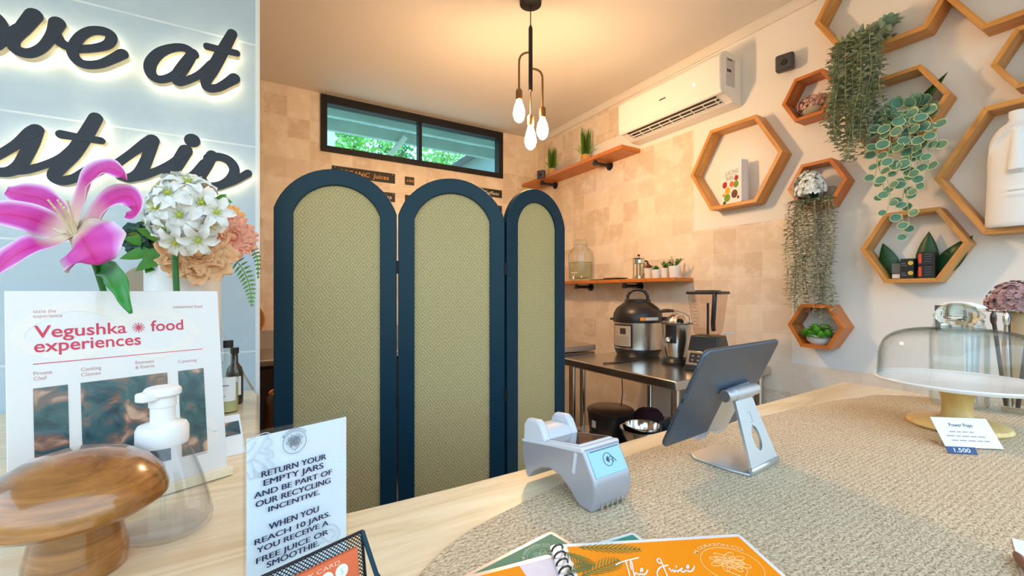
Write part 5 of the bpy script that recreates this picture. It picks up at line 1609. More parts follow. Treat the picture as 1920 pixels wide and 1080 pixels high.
lily_petal([(146, 430, 0.655), (152, 441, 0.632), (160, 457, 0.618), (172, 476, 0.612), (184, 497, 0.617)], 122, -0.18, 0.62, lambda t: 0.30 + 0.70 * math.sin(PI * 0.5 * min(1, t * 1.9)) if t < 0.55 else max(0.03, (1 - ((t - 0.55) / 0.46) ** 2.2) ** 0.6 if t < 1 else 0.03))
lily_petal([(148, 438, 0.66), (172, 426, 0.66), (190, 396, 0.655), (215, 374, 0.65), (242, 368, 0.645), (257, 384, 0.64), (253, 402, 0.645), (236, 404, 0.65)], 42, 0.45, 0.65, lambda t: math.sin(PI * min(1, 0.16 + 0.8 * t)) ** 0.6)
th_ = MB()
for k in range(7):
    a = lp(137 + 2 * k - 6, 436 + (k % 3), 0.645)
    b = lp(100 + 6 * k - 10, 375 + 7 * (k % 3), 0.61)
    mid_ = a.lerp(b, 0.5) + Vector((0, 0, 0.004))
    th_.tube([LI @ v for v in smooth3([a, mid_, b], 4)], 0.0013, 6)
th_.build('stamens', plain('cream filaments', srgb(226, 216, 180), 0.5), ly)
MB().tube([LI @ v for v in smooth3([lp(150, 446, 0.665), lp(176, 492, 0.672), lp(186, 520, 0.685), lp(196, 556, 0.70), lp(204, 620, 0.72), Vector((ly.location.x, ly.location.y, CTOP))], 5)], 0.0042, 10).build('stem', M_STEMG, ly)
path = [lp(184, 509, 0.682), lp(205, 506, 0.655), lp(222, 524, 0.61), lp(234, 552, 0.59), lp(245, 588, 0.585)]
mb = MB(); mb.petal([LI @ p for p in path], 0.030, upv, 0.35, 7, lambda t: math.sin(PI * min(1, 0.05 + 0.93 * t ** 0.8)) ** 0.8)
mb.build('leaf', M_LEAFB, ly, solid=0.0008, angle=80)

# white vase with the mixed flowers
vc = atd(345, 540, 1.02)
vs_ = thing('flower_vase', 'white glazed ceramic cylinder vase holding the peach flowers by the sign wall', 'vase', (vc.x, vc.y, CTOP + 0.0003))
vt = (HY - 494) / F * 1.02 + CZ - CTOP
MB().lathe([(0.0007, 0), (0.068, 0), (0.073, 0.008), (0.073, vt - 0.004), (0.071, vt), (0.066, vt), (0.066, 0.02), (0.0007, 0.018)], 44).build('body', M_CERAMIC, vs_)
def peony(px, py, d, rpx, m, label, seed, look=(0.15, -1, 0.3)):
    rnd = random.Random(seed)
    c = atd(px, py, d); r = rpx * d / F
    t = thing('peony', label, 'flower', c, group='artificial flowers in the white vase')
    ax = Vector(look).normalized()
    Q = ax.to_track_quat('Z', 'Y').to_matrix().to_4x4()
    for l in range(5):
        n = 4 + l
        open_ = [1.35, 1.15, 0.85, 0.5, 0.15][l]          # elevation: inner petals stand up
        rad = r * [0.55, 0.75, 0.92, 1.05, 1.15][l]
        mb = MB()
        for i in range(n):
            a = 2 * PI * i / n + l * 0.7 + rnd.uniform(-0.2, 0.2)
            d1 = Vector((math.cos(a) * math.cos(open_), math.sin(a) * math.cos(open_), math.sin(open_)))
            o_ = Vector((math.cos(a), math.sin(a), 0))
            p0 = o_ * r * 0.04
            p1 = o_ * rad * 0.45 * math.cos(open_ * 0.4) + Vector((0, 0, rad * 0.18 * (1 + open_)))
            p2 = o_ * rad * (0.9 * math.cos(open_ * 0.75)) + Vector((0, 0, rad * 0.62 * math.sin(open_ * 0.8 + 0.15)))
            p3 = p2 + (o_ * (0.0 if l < 3 else 0.10) + Vector((0, 0, 0.24 - 0.07 * l))) * rad
            mb.petal([p0, p1, p2, p3], rad * 1.4, (0, 0, 1) if open_ < 0.6 else tuple(-o_ + Vector((0, 0, 0.2))), 0.42, 9, lambda t_: 0.45 + 0.55 * math.sin(PI * 0.5 * min(1, t_ * 1.7)) if t_ < 0.6 else math.sqrt(max(0.30, 1 - ((t_ - 0.6) / 0.45) ** 2)), M=Q)
        mb.build('petal_layer', m, t, solid=0.0006, angle=80)
    mb = MB(); mb.ellipsoid((0, 0, r * 0.25), (r * 0.22, r * 0.22, r * 0.25), 14, 8, M=Q); mb.build('centre', m, t)
    foot = Vector((vc.x, vc.y, CTOP + 0.03)) - c
    MB().tube(smooth3([(0, 0, 0), Q @ Vector((0, 0, -r * 0.8)), foot + Vector((0, 0, vt - 0.04)), foot], 5), 0.0026, 8).build('stem', M_STEMG, t)
peony(372, 478, 0.955, 45, M_PEACH, 'big peach peony at the front of the white vase', 1, (0.1, -1, 0.25))
peony(432, 446, 1.0, 31, M_CORALP, 'coral pink peony at the right of the bouquet', 2, (0.5, -1, 0.2))
peony(423, 412, 1.04, 24, M_AMBERP, 'amber orange peony highest at the right of the bouquet', 3, (0.4, -0.8, 0.6))
peony(313, 440, 1.03, 26, M_PEACH, 'peach peony half hidden behind the white flower cluster', 4, (-0.4, -1, 0.3))

def hellebore(px, py, d, rpx, label, seed):
    rnd = random.Random(seed)
    c = atd(px, py, d); r = rpx * d / F
    t = thing('green_blossom', label, 'flower', c)
    Q = Vector((-0.55, -1, -0.1)).normalized().to_track_quat('Z', 'Y').to_matrix().to_4x4()
    mb = MB()
    for l in range(2):
        for i in range(6):
            a = 2 * PI * i / 6 + l * 0.5 + rnd.uniform(-0.15, 0.15)
            o_ = Vector((math.cos(a), math.sin(a), 0))
            mb.petal([o_ * r * 0.05, o_ * r * 0.5 + Vector((0, 0, r * (0.25 + 0.2 * l))), o_ * r * (1.05 - 0.2 * l) + Vector((0, 0, r * 0.1 * (1 + l)))], r * 0.85, (0, 0, 1), 0.3, 7, lambda t_: math.sin(PI * min(1, 0.1 + 0.88 * t_)) ** 0.8, M=Q)
    mb.build('petals', M_HELL, t, solid=0.0006, angle=80)
    mb = MB()
    for i in range(16):
        a = 2 * PI * i / 16
        mb.tube([Q @ Vector((0, 0, 0)), Q @ Vector((0.35 * r * math.cos(a), 0.35 * r * math.sin(a), r * 0.45))], 0.0010, 5)
    mb.build('stamens', M_CENTRE, t)
    foot = Vector((vc.x, vc.y, CTOP + 0.03)) - c
    MB().tube(smooth3([(0, 0, 0), foot + Vector((-0.02, 0, vt - 0.05)), foot], 5), 0.0024, 8).build('stem', M_STEMG, t)
hellebore(264, 448, 0.99, 34, 'dark blue-green blossom at the left of the bouquet', 5)
# leafy green sprig
c = Vector((vc.x, vc.y, CTOP + 0.03))
t = thing('leaf_sprig', 'glossy green leaves under the dark green blossom at the left of the bouquet', 'leaves', c)
rl = random.Random(9)
mb = MB()
for (px, py, d, dx, dy, L) in [(286, 470, 0.98, -40, 10, 0.06), (300, 465, 0.97, -25, 30, 0.06), (305, 478, 0.96, -30, 18, 0.06), (310, 450, 0.98, -30, -12, 0.055), (300, 485, 0.97, -15, 15, 0.05), (318, 470, 0.96, 10, 25, 0.05), (290, 455, 0.99, -40, -5, 0.055), (415, 470, 1.03, 20, 30, 0.05), (405, 385, 1.06, 20, -20, 0.05), (312, 488, 0.955, 6, 16, 0.045)]:
    p = atd(px, py, d) - c; q = atd(px + dx, py + dy, d - 0.02) - c
    mb.leaf(p, q - p, L, 0.030, up=(0, -1, 0.5), seg=6, shape='broad', fold=0.2)
mb.build('leaves', M_LEAFG, t)
MB().tube(smooth3([(0, 0, 0), (0, 0, vt - 0.06), atd(312, 470, 0.98) - c], 5), 0.003, 8).build('stem', M_STEMG, t)

def fern(pts, label, lmax, group):
    P = smooth3([atd(*q) for q in pts], 9)
    base = P[0]
    t = thing('fern_frond', label, 'fern', base, group=group)
    loc = [p - base for p in P]
    mb = MB(); mb.tube(loc, 0.0011, 6)
    for i in range(2, len(loc), 2):
        d = (loc[i] - loc[i - 1]).normalized()
        f = i / len(loc)
        L = lmax * (math.sin(PI * (0.15 + 0.83 * f)) ** 0.8)
        side = d.cross(Vector((-ST, -CT, 0.2))).normalized()
        for sg in (-1, 1):
            mb.leaf(loc[i], side * sg + d * 0.3, L, 0.0058, up=(-ST, -CT, 0.3), seg=3, shape='broad')
    mb.build('frond', M_FERN, t)
fern([(405, 470, 1.03), (430, 478, 1.02), (455, 505, 1.0), (468, 538, 0.99), (472, 572, 0.99)], 'longer drooping fern frond at the right of the bouquet', 0.021, 'ferns in the bouquet')
fern([(415, 440, 1.06), (445, 438, 1.06), (468, 458, 1.05), (482, 484, 1.05), (484, 520, 1.05)], 'finer fern frond beside the sign wall edge', 0.014, 'ferns in the bouquet')

# white flower cluster on its own stem
wc = atd(352, 398, 0.88)
wb_ = atd(330, 620, 0.90)
t = thing('white_flower', 'white star flower cluster on a thick green stem before the bouquet', 'flower', (wb_.x, wb_.y, CTOP))
off = wc - t.location
fl0 = None
rf_ = random.Random(17)
R0 = 0.060
def floret_mesh():
    mb = MB()
    for i in range(6):
        a = 2 * PI * i / 6
        o_ = Vector((math.cos(a), math.sin(a), 0))
        mb.petal([o_ * 0.002, o_ * 0.010 + Vector((0, 0, 0.005)), o_ * 0.020 + Vector((0, 0, 0.006)), o_ * 0.027 + Vector((0, 0, 0.001))], 0.0135, (0, 0, 1), 0.35, 5, lambda t_: math.sin(PI * min(1, 0.10 + 0.885 * t_)) ** 0.9)
    mb.mi = 1
    mb.ellipsoid((0, 0, 0.005), (0.0035, 0.0035, 0.004), 10, 6)
    for i in range(6):
        a = 2 * PI * (i + 0.5) / 6
        mb.tube([(0, 0, 0.004), (0.007 * math.cos(a), 0.007 * math.sin(a), 0.012)], 0.0006, 5)
    return mb
spots = []
for i in range(26):
    z_ = 1 - 2 * (i + 0.5) / 26
    a = i * 2.39996
    rr = math.sqrt(1 - z_ * z_)
    v = Vector((rr * math.cos(a), rr * math.sin(a), z_))
    if v.dot(Vector((ST, CT, 0))) < 0.45:
        spots.append(v)
for i, v in enumerate(spots):
    if fl0 is None:
        fl0 = floret_mesh().build('floret', [M_WPETAL, M_CENTRE], t, angle=80)
        f_ = fl0
    else:
        f_ = fl0.copy(); COL.objects.link(f_)
    k = Vector((v.x * 1.02, v.y * 0.8, v.z * 1.15))
    f_.location = off + k * R0 * rf_.uniform(0.62, 0.98)
    f_.rotation_euler = v.to_track_quat('Z', 'Y').to_euler()
    f_.scale = [rf_.uniform(1.25, 1.65)] * 3
for (px, py, d) in [(296, 417, 0.865), (318, 432, 0.85), (333, 452, 0.85), (372, 448, 0.85), (404, 398, 0.87), (306, 388, 0.86)]:
    f_ = fl0.copy(); COL.objects.link(f_)
    f_.location = atd(px, py, d) - t.location
    f_.rotation_euler = (f_.location - off + Vector((-ST, -CT, 0)) * 0.05).to_track_quat('Z', 'Y').to_euler()
    f_.scale = [1.35] * 3
MB().leaf(off + Vector((0.045, -0.03, 0.025)), (0.8, -0.3, -0.1), 0.035, 0.024, up=(0, -1, 0.4), seg=5, shape='broad').build('bract', M_LEAFG, t, solid=0.0006)
MB().tube(smooth3([(0, 0, 0), off * 0.5 + Vector((-0.006, 0, -0.02)), atd(329, 455, 0.885) - t.location, off], 5), 0.0055, 12).build('stem', M_STEMG, t)

# stone disc, bottles, wire, small print
c = atd(274, 535, 1.22)
o = MB().lathe([(0.0007, -0.02), (0.05, -0.02), (0.056, 0), (0.05, 0.02), (0.0007, 0.02)], 36, M=Matrix.Rotation(PI / 2, 4, 'X') ).build('stone_disc', M_STONE)
o.location = (c.x, c.y, c.z)
t = thing('pebble_ornament', 'grey stone ornament behind the vase, left of its rim', 'ornament', (c.x, c.y, CTOP + 0.0003))
o.parent = t; o.location = (0, 0, c.z - CTOP)
MB().lathe([(0.0007, 0), (0.04, 0), (0.04, 0.012), (0.012, 0.02), (0.010, c.z - CTOP - 0.05), (0.0007, c.z - CTOP - 0.05)], 24).build('foot', M_STONE, t)

def bottle(px, py, z0, hgt, r, body, cap, label, lab_m, lab, group):
    p = onz(px, py, z0)
    t = thing('sauce_bottle', lab, 'bottle', (p.x, p.y, z0 + 0.0003), -0.5, group)
    MB().lathe([(0.0007, 0), (r * 0.92, 0), (r, 0.006), (r, hgt * 0.55), (r * 0.86, hgt * 0.64), (r * 0.42, hgt * 0.73), (r * 0.38, hgt * 0.92), (r * 0.45, hgt * 0.93), (r * 0.45, hgt * 0.95), (0.0007, hgt * 0.95)], 30).build('glass_body', body, t)
    MB().lathe([(0.0007, hgt * 0.90), (r * 0.5, hgt * 0.90), (r * 0.5, hgt), (0.0007, hgt)], 24).build('cap', cap, t)
    if label:
        on_cyl('paper_label', r, -1.3, 1.3, hgt * 0.17, hgt * 0.50, lab_m, t, 0.0006)
        mb = MB()
        on_cyl('label_print', r + 0.0007, -0.5, 0.6, hgt * 0.38, hgt * 0.395, M_GREYINK, t, 0.0003)
        on_cyl('label_print', r + 0.0007, -0.5, 0.3, hgt * 0.24, hgt * 0.25, M_GREYINK, t, 0.0003)
    return t
gb = 'glass bottles beside the poster'
bt = bottle(428, 772, CTOP, 0.178, 0.022, M_AMBER, M_BPLASTIC, True, M_PAPER, 'pale oil bottle with a white label and black cap beside the poster', gb)
MB().lathe([(0.0007, 0.003), (0.020, 0.003), (0.0205, 0.07), (0.0007, 0.071)], 24).build('oil', plain('pale oil fill', srgb(196, 190, 140), 0.2), bt)
bottle(440, 757, CTOP, 0.150, 0.020, plain('brown bottle glass', (0.03, 0.012, 0.008), 0.08, coat=0.6), M_BPLASTIC, True, M_PAPER, 'dark brown bottle half hidden behind the pale oil bottle', gb)
a = onz(474, 731, CTOP + 0.002); b = ony(411, 612, SY - 0.06)
wr = MB().tube(smooth3([a, a.lerp(b, 0.25) + Vector((0, 0, -0.004)), a.lerp(b, 0.6) + Vector((0, 0, -0.004)), b], 6), [0.0035] * 6 + [0.003] * 6 + [0.0022] * 7, 8).build('support_rod', M_STEEL)
tag(wr, 'thin leaning metal rod between the bottles and the sign wall edge', 'rod')
q = onz(432, 868, CTOP)
t = thing('photo_card', 'small white printed card leaning at the right edge of the poster', 'card', (q.x - 0.04, q.y + 0.025, CTOP + 0.0005), (-math.radians(30), 0, PU - 0.1))
MB().box(0, 0.065, 0, 0.0012, 0, 0.075).build('card', M_PAPER, t, smooth=False)
MB().box(0.03, 0.062, -0.0004, 0, 0.036, 0.062).build('printed_photo', M_PHOTO[0], t, smooth=False)

# ================================================================== MUSHROOM AND SOAP PUMP
mp_ = atd(146, 1000, 0.465)
ms = thing('wooden_mushroom', 'large varnished wooden mushroom ornament at the lower left of the counter', 'ornament', (mp_.x, mp_.y, CTOP + 0.0003))
MB().lathe([(0.0008, 0), (0.040, 0), (0.0425, 0.005), (0.042, 0.02), (0.037, 0.045), (0.032, 0.065), (0.030, 0.080), (0.0008, 0.082)], 44).build('stalk', M_TEAK, ms)
MB().lathe([(0.0008, 0.076), (0.03, 0.073), (0.055, 0.067), (0.070, 0.066), (0.0775, 0.072), (0.0775, 0.080), (0.072, 0.095), (0.060, 0.111), (0.043, 0.122), (0.022, 0.1285), (0.0008, 0.130)], 64).build('cap', M_TEAK, ms)

sp0 = onz(305, 993, CTOP)
sd = thing('soap_dispenser', 'clear plastic foam soap dispenser with a white pump head', 'dispenser', (sp0.x, sp0.y, CTOP + 0.0003), -0.75)
MB().lathe([(0.0007, 0.001), (0.048, 0.001), (0.0555, 0.006), (0.057, 0.014), (0.053, 0.035), (0.045, 0.065), (0.036, 0.090), (0.027, 0.107), (0.025, 0.112), (0.0235, 0.112), (0.034, 0.090), (0.043, 0.065), (0.051, 0.035), (0.0545, 0.015), (0.048, 0.006), (0.0007, 0.005)], 52, sy=0.86).build('bottle', M_PLAST, sd)
MB().lathe([(0.0007, 0.108), (0.026, 0.108), (0.0272, 0.111), (0.0272, 0.128), (0.025, 0.133), (0.016, 0.136), (0.0007, 0.136)], 44).build('collar', M_WPLASTIC, sd)
MB().lathe([(0.0007, 0.136), (0.0128, 0.136), (0.0128, 0.155), (0.0142, 0.156), (0.0142, 0.171), (0.0007, 0.172)], 36).build('pump_neck', M_WPLASTIC, sd)
hd = MB().lathe([(0.0007, 0.168), (0.017, 0.168), (0.0195, 0.171), (0.0195, 0.176), (0.017, 0.180), (0.0007, 0.1815)], 40)
hd.prism([(-0.0105, -0.005), (-0.008, -0.026), (-0.005, -0.030), (0.005, -0.030), (0.008, -0.026), (0.0105, -0.005)], 0.166, 0.177, 'xy')
hd.build('pump_head', M_WPLASTIC, sd, bevel=0.002)
MB().cyl((0, 0, 0.012), (0, 0, 0.11), 0.0028, n=10).build('dip_tube', M_PLAST, sd)

# ================================================================== RECYCLING SIGN
SU = math.radians(17.0)
tl = atd(457, 815, 0.424)
SW_, SH_ = 0.107, tl.z - CTOP - 0.0005
sg = thing('recycling_sign', 'small upright acrylic sign about returning empty jars, on the counter', 'sign', (tl.x, tl.y, CTOP + 0.0005), SU)
MS = mat_of(sg)
MB().box(0, SW_, -0.0025, -0.0005, 0, SH_).build('acrylic_front', M_ACRYL, sg, smooth=False)
MB().box(0, SW_, 0.0012, 0.0032, 0, SH_).build('acrylic_back', M_ACRYL, sg, smooth=False)
MB().box(0.0025, SW_ - 0.0018, 0, 0.0008, 0, SH_ - 0.005).build('paper', plain('pale blue white paper', (0.80, 0.88, 0.94), 0.5), sg, smooth=False)
MB().box(0, SW_, -0.004, 0.03, -0.0004, 0.0012).build('foot', M_ACRYL, sg, smooth=False)
YS = -0.0029
def stx(body, px0, py0, px1, py1):
    a = px2loc(MS, px0, py0, YS); b = px2loc(MS, px1, py1, YS)
    return text(sg, body, (b[0] - a[0]) / max(6, len(body)) * 1.45, a[0], (a[1] + b[1]) / 2, M_NAVYINK, y=YS, width=b[0] - a[0], heavy=0.00028)
for ln in [('RETURN YOUR', 490, 893, 611, 863), ('EMPTY JARS', 494, 909, 606, 880), ('AND BE PART OF', 476, 931, 622, 893), ('OUR RECYCLING', 479, 947, 619, 910), ('INCENTIVE.', 503, 957, 599, 930),
           ('WHEN YOU', 504, 990, 597, 963), ('REACH 10 JARS.', 477, 1018, 619, 972), ('YOU RECEIVE A', 481, 1033, 615, 989), ('FREE JUICE OR', 480, 1053, 615, 1006), ('SMOOTHIE.', 500, 1062, 598, 1026)]:
    stx(*ln)
def line_emblem(parent, cx, cz, r, m, y, arc_text=None, wid=0.0005, seed=3, sy=1.0, tm=None, tsize=None):
    """round outline emblem filled with looping petals over a heart shaped vase"""
    rnd = random.Random(seed)
    mb = MB()
    mb.ribbon([(cx + r * math.cos(2 * PI * i / 40), cz + sy * r * math.sin(2 * PI * i / 40), wid * 0.8) for i in range(41)], y, y + 0.0003, cap=False)
    for k in range(17):
        a = 2 * PI * k / 17; q = r * (0.52 if k % 2 else 0.30)
        ox, oz = cx + q * math.cos(a) * 0.95, cz + sy * (r * 0.16 + q * math.sin(a) * 0.72)
        b = a + rnd.uniform(-0.5, 0.5)
        pr_ = r * rnd.uniform(0.17, 0.25)
        pts = []
        for i in range(15):
            t_ = 2 * PI * i / 14
            e0, e1 = pr_ * math.cos(t_), pr_ * 0.5 * math.sin(t_)
            pts.append((ox + e0 * math.cos(b) - e1 * math.sin(b), oz + sy * (e0 * math.sin(b) + e1 * math.cos(b)), wid * 0.75))
        mb.ribbon(pts, y - 0.00001 * (k + 1), y + 0.0003, cap=False)
    hp = []
    for i in range(21):
        t_ = 2 * PI * i / 20
        hp.append((cx + r * 0.022 * 16 * math.sin(t_) ** 3, cz - sy * r * 0.38 + sy * r * 0.022 * (13 * math.cos(t_) - 5 * math.cos(2 * t_) - 2 * math.cos(3 * t_) - math.cos(4 * t_)), wid * 0.8))
    mb.ribbon(hp, y - 0.0003, y + 0.0003, cap=False)
    mb.build('emblem', m, parent, smooth=False)
    if arc_text:
        rt = r * 1.10
        g = text_geo(arc_text, 0.02)
        size = tsize or r * 0.24
        x0 = min(v[0] for v in g[0]); x1 = max(v[0] for v in g[0])
        vs2 = []
        for (a, b) in g[0]:
            p = ((a - x0) - (x1 - x0) / 2) * size * 1.12
            t_ = -p / rt
            vs2.append((cx - math.sin(t_) * (rt + b * size), y, cz + sy * math.cos(t_) * (rt + b * size)))
        MB().add(vs2, g[1]).build('lettering', tm or m, parent, smooth=False)
lc = px2loc(MS, 553, 829, YS)
line_emblem(sg, lc[0], lc[1], 0.0118, M_GREYINK, YS, 'MI CORAZÓN CO.', 0.0006)
# monstera leaf line drawing
def mono(pts, w_=0.0008):
    return [(px2loc(MS, a, b, YS)[0], px2loc(MS, a, b, YS)[1], w_) for a, b in pts]
mb = MB()
for k, pts in enumerate([[(462, 830), (478, 820), (495, 812), (506, 813), (500, 822), (508, 824), (509, 834), (497, 840), (511, 846), (512, 858), (498, 858), (513, 870), (510, 882), (494, 872), (500, 888), (488, 893), (476, 880), (482, 895), (470, 897), (463, 885)],
               [(462, 868), (475, 860), (490, 838), (504, 818)], [(475, 860), (492, 868), (505, 880)], [(470, 864), (478, 880), (482, 893)], [(463, 850), (472, 842), (480, 828)], [(484, 848), (498, 850), (508, 852)]]):
    sm_ = smooth3([(a, b, c) for a, b, c in mono(pts)], 3)
    mb.ribbon([(v.x, v.y, v.z) for v in sm_], YS - 0.00003 * k, YS + 0.0003, cap=False)
mb.build('leaf_drawing', M_PALEINK, sg, smooth=False)
mb = MB()
for k, pts in enumerate([[(598, 996), (612, 985), (628, 984), (638, 998), (632, 1012), (620, 1016), (606, 1008), (598, 996)], [(606, 1000), (620, 992), (630, 1000), (622, 1010)], [(570, 1012), (580, 1000), (596, 998)], [(572, 1035), (590, 1020), (610, 1016)]]):
    sm_ = smooth3([(a, b, c) for a, b, c in mono(pts, 0.0009)], 3)
    mb.ribbon([(v.x, v.y, v.z) for v in sm_], YS - 0.00003 * k + 0.0002, YS + 0.0003, cap=False)
mb.build('bloom_drawing', M_PALEINK, sg, smooth=False)

# ================================================================== LOYALTY CARD HOLDER
HU = math.radians(18.5)
tr_ = atd(678, 996, 0.405)
HW_ = 0.100
hx = thing('card_holder', 'black wire mesh card holder in front of the recycling sign', 'card holder', (tr_.x - math.cos(HU) * HW_ + math.sin(HU) * 0.012, tr_.y - math.sin(HU) * HW_ - math.cos(HU) * 0.012, CTOP + 0.0005), HU)
MH = mat_of(hx)
HT = tr_.z - CTOP - 0.0005
LEAN = 0.012
def wire_grid(mb, o, ux_, uz_, w_, h_, step, r):
    o, ux_, uz_ = Vector(o), Vector(ux_).normalized(), Vector(uz_).normalized()
    n = int((w_ + h_) / step)
    for sgn in (1, -1):
        for i in range(-int(h_ / step) - 1, int(w_ / step) + 2):
            x0 = i * step
            # diagonal x = x0 + t (sgn 1) or x0 + h - t, clipped to the rectangle
            t0, t1 = 0.0, h_
            if sgn == 1:
                t0 = max(t0, -x0); t1 = min(t1, w_ - x0)
                if t1 - t0 < 1e-4: continue
                a = (x0 + t0, t0); b = (x0 + t1, t1)
            else:
                X0 = x0 + h_
                t0 = max(t0, X0 - w_); t1 = min(t1, X0)
                if t1 - t0 < 1e-4: continue
                a = (X0 - t0, t0); b = (X0 - t1, t1)
            mb.tube([o + ux_ * a[0] + uz_ * a[1], o + ux_ * b[0] + uz_ * b[1]], r, 4, caps=False)
mb = MB()
wire_grid(mb, (0, 0.0, 0), (1, 0, 0), (0, LEAN / HT, 1), HW_, HT, 0.0034, 0.00045)
mb.build('back_mesh', M_BLACK, hx)
mb = MB()
wire_grid(mb, (HW_, -0.052, 0), (0, 1, 0), (0, 0.0, 1), 0.052, 0.030, 0.0034, 0.00045)
mb.build('side_mesh', M_BLACK, hx)
mb = MB()
wire_grid(mb, (0, -0.052, 0), (1, 0, 0), (0, -0.1, 1), HW_, 0.026, 0.0034, 0.00045)
mb.build('front_mesh', M_BLACK, hx)
rim = MB().tube([(0, 0, 0), (0, LEAN, HT), (HW_, LEAN, HT), (HW_, 0, 0)], 0.0017, 8)
rim.build('back_rim', M_BLACK, hx)
MB().tube([(HW_ + 0.0005, LEAN, HT), (HW_ + 0.0005, -0.012, HT * 0.60), (HW_ + 0.0005, -0.040, 0.034)], 0.0022, 8).build('side_rim', M_NAVY, hx)
MB().tube(smooth3([(0, -0.052, 0.002), (0, -0.0546, 0.026), (HW_ * 0.5, -0.0548, 0.027), (HW_ - 0.004, -0.0546, 0.027), (HW_ + 0.004, -0.052, 0.020), (HW_ + 0.003, -0.048, 0.004)], 5), 0.0018, 8).build('front_rim', M_BLACK, hx)
MB().box(0.001, HW_ - 0.001, -0.051, -0.001, 0.0, 0.0012).build('base_plate', M_BLACK, hx, smooth=False)
for k in range(5):
    yy = -0.0015 - 0.0007 * k
    zc = HT - 0.0085
    lab = 'front coral loyalty card with printed stamp circles in the wire holder' if k == 4 else 'coral loyalty card stacked behind the front card in the wire holder'
    t = thing('loyalty_card', lab, 'card', (0, 0, 0), group='coral loyalty cards in the wire holder')
    L0 = MH @ Matrix.Translation((0.003, yy, 0.0016)) @ Matrix.Rotation(-math.atan2(LEAN, HT), 4, 'X')
    t.location = L0.to_translation(); t.rotation_euler = L0.to_euler()
    MB().box(0, 0.089, -0.0003, 0.0003, 0, zc - 0.0016).build('card', M_CORAL, t, smooth=False)
    if k == 4:
        MC = L0
        zt_ = zc - 0.0016
        text(t, 'LOYALTY CARD', 0.0048, 0.016, zt_ - 0.0062, plain('pale coral ink', srgb(250, 206, 174), 0.5), y=-0.0006, width=0.056)
        for (cx_, cz_, num) in [(0.046, zt_ - 0.0140, '3'), (0.0595, zt_ - 0.0138, '4'), (0.073, zt_ - 0.0130, '5'), (0.075, zt_ - 0.0262, '10')]:
            rr = 0.0058
            MB().prism([(cx_ + rr * math.cos(2 * PI * i / 26), cz_ + rr * math.sin(2 * PI * i / 26)) for i in range(26)], -0.00055, -0.0003, 'xz').build('stamp_circle', M_PAPER, t, smooth=False)
            text(t, num, 0.0075, cx_, cz_ - 0.0027, M_PALEINK, y=-0.0007, align='c')

# ================================================================== MENUS ON THE MAT
def flat(name, label, quad_px, z, group, mat_edge, mat_print, inset=0.0045, cat='menu', h=0.0012):
    """laminated sheet lying on the mat; quad_px = back-left corner, back-right corner, a point along the right edge"""
    A = onz(*quad_px[0], z); B = onz(*quad_px[1], z); C = onz(*quad_px[2], z)
    u = (B - A); W_ = u.length; u.normalize()
    ang = math.atan2(u.y, u.x)
    return A, ang, W_
def sheet(name, label, A, ang, W_, H_, z, edge, prnt, group, inset=0.005, h=0.0011):
    t = thing(name, label, 'menu', (A.x, A.y, z), (-PI / 2, 0, ang), group)
    # local x along the back edge, local z towards the back: the sheet hangs from z=0 downwards
    r = 0.006
    pts = []
    for (cx, cz, a0) in [(W_ - r, -r, 0), (r, -r, PI / 2), (r, -H_ + r, PI), (W_ - r, -H_ + r, 3 * PI / 2)]:
        for i in range(5):
            a = a0 + PI / 2 * i / 4
            pts.append((cx + r * math.cos(a), cz + r * math.sin(a)))
    MB().prism(pts, -h, 0.0, 'xz').build('laminate', edge, t, smooth=False)
    if prnt:
        MB().box(inset, W_ - inset, -h - 0.0004, -h, -H_ + inset, -inset).build('print', prnt, t, smooth=False)
    return t
gm = 'laminated menus lying on the jute mat'
Zm = MT + 0.0002
# green menu (lowest), teal corner, white photo page, orange spiral menu on top
A0 = onz(1033, 997, Zm); A1 = onz(870, 1080, Zm)
a_ = math.atan2(A0.y - A1.y, A0.x - A1.x)
gW = 0.215
gA = A0 - Vector((math.cos(a_), math.sin(a_), 0)) * gW
gmn = sheet('menu', 'sage green menu lying lowest, its corner left of the spiral menu', gA, a_, gW, 0.15, Zm, M_LAMP, M_GREENP, gm)
MG = mat_of(gmn)
e0 = px2loc(MG, 1024, 1046, -0.0016)
line_emblem(gmn, e0[0], e0[1], 0.021, plain('pale sage ink', srgb(168, 192, 174), 0.5), -0.0018, 'MI CORAZÓN CO.', 0.0005, tsize=0.0050)
T0 = onz(1187, 999, Zm + 0.0015); T1 = onz(1110, 1022, Zm + 0.0015)
a_ = math.atan2(T0.y - T1.y, T0.x - T1.x)
tA = T0 - Vector((math.cos(a_), math.sin(a_), 0)) * 0.15
tm = sheet('menu', 'teal printed menu whose corner peeks out behind the spiral menu', tA, a_, 0.15, 0.10, Zm + 0.0016, M_LAM, M_TEALP, gm)
Y0 = onz(1032, 1041, Zm + 0.003); Y1 = onz(905, 1074, Zm + 0.003)
a_ = math.atan2(Y0.y - Y1.y, Y0.x - Y1.x)
yA = Y0 - Vector((math.cos(a_), math.sin(a_), 0)) * 0.15
ym = sheet('menu', 'orange and white photo menu under the spine of the spiral menu', yA, a_, 0.15, 0.12, Zm + 0.0032, M_LAMP, None, gm)
MB().box(0.004, 0.110, -0.0016, -0.0011, -0.116, -0.006).build('orange_print', M_ORANGEP, ym, smooth=False)
MB().box(0.110, 0.147, -0.0016, -0.0011, -0.116, -0.006).build('photo_print', plain('pale photo print', srgb(224, 216, 228), 0.55, var=0.12, scale=50, spec=0.15), ym, smooth=False)
OZ = Zm + 0.0050
O0 = onz(1030, 1022, OZ + 0.003); O1 = onz(1386, 1001, OZ + 0.003)
a_ = math.atan2(O1.y - O0.y, O1.x - O0.x)
oW = (O1 - O0).length
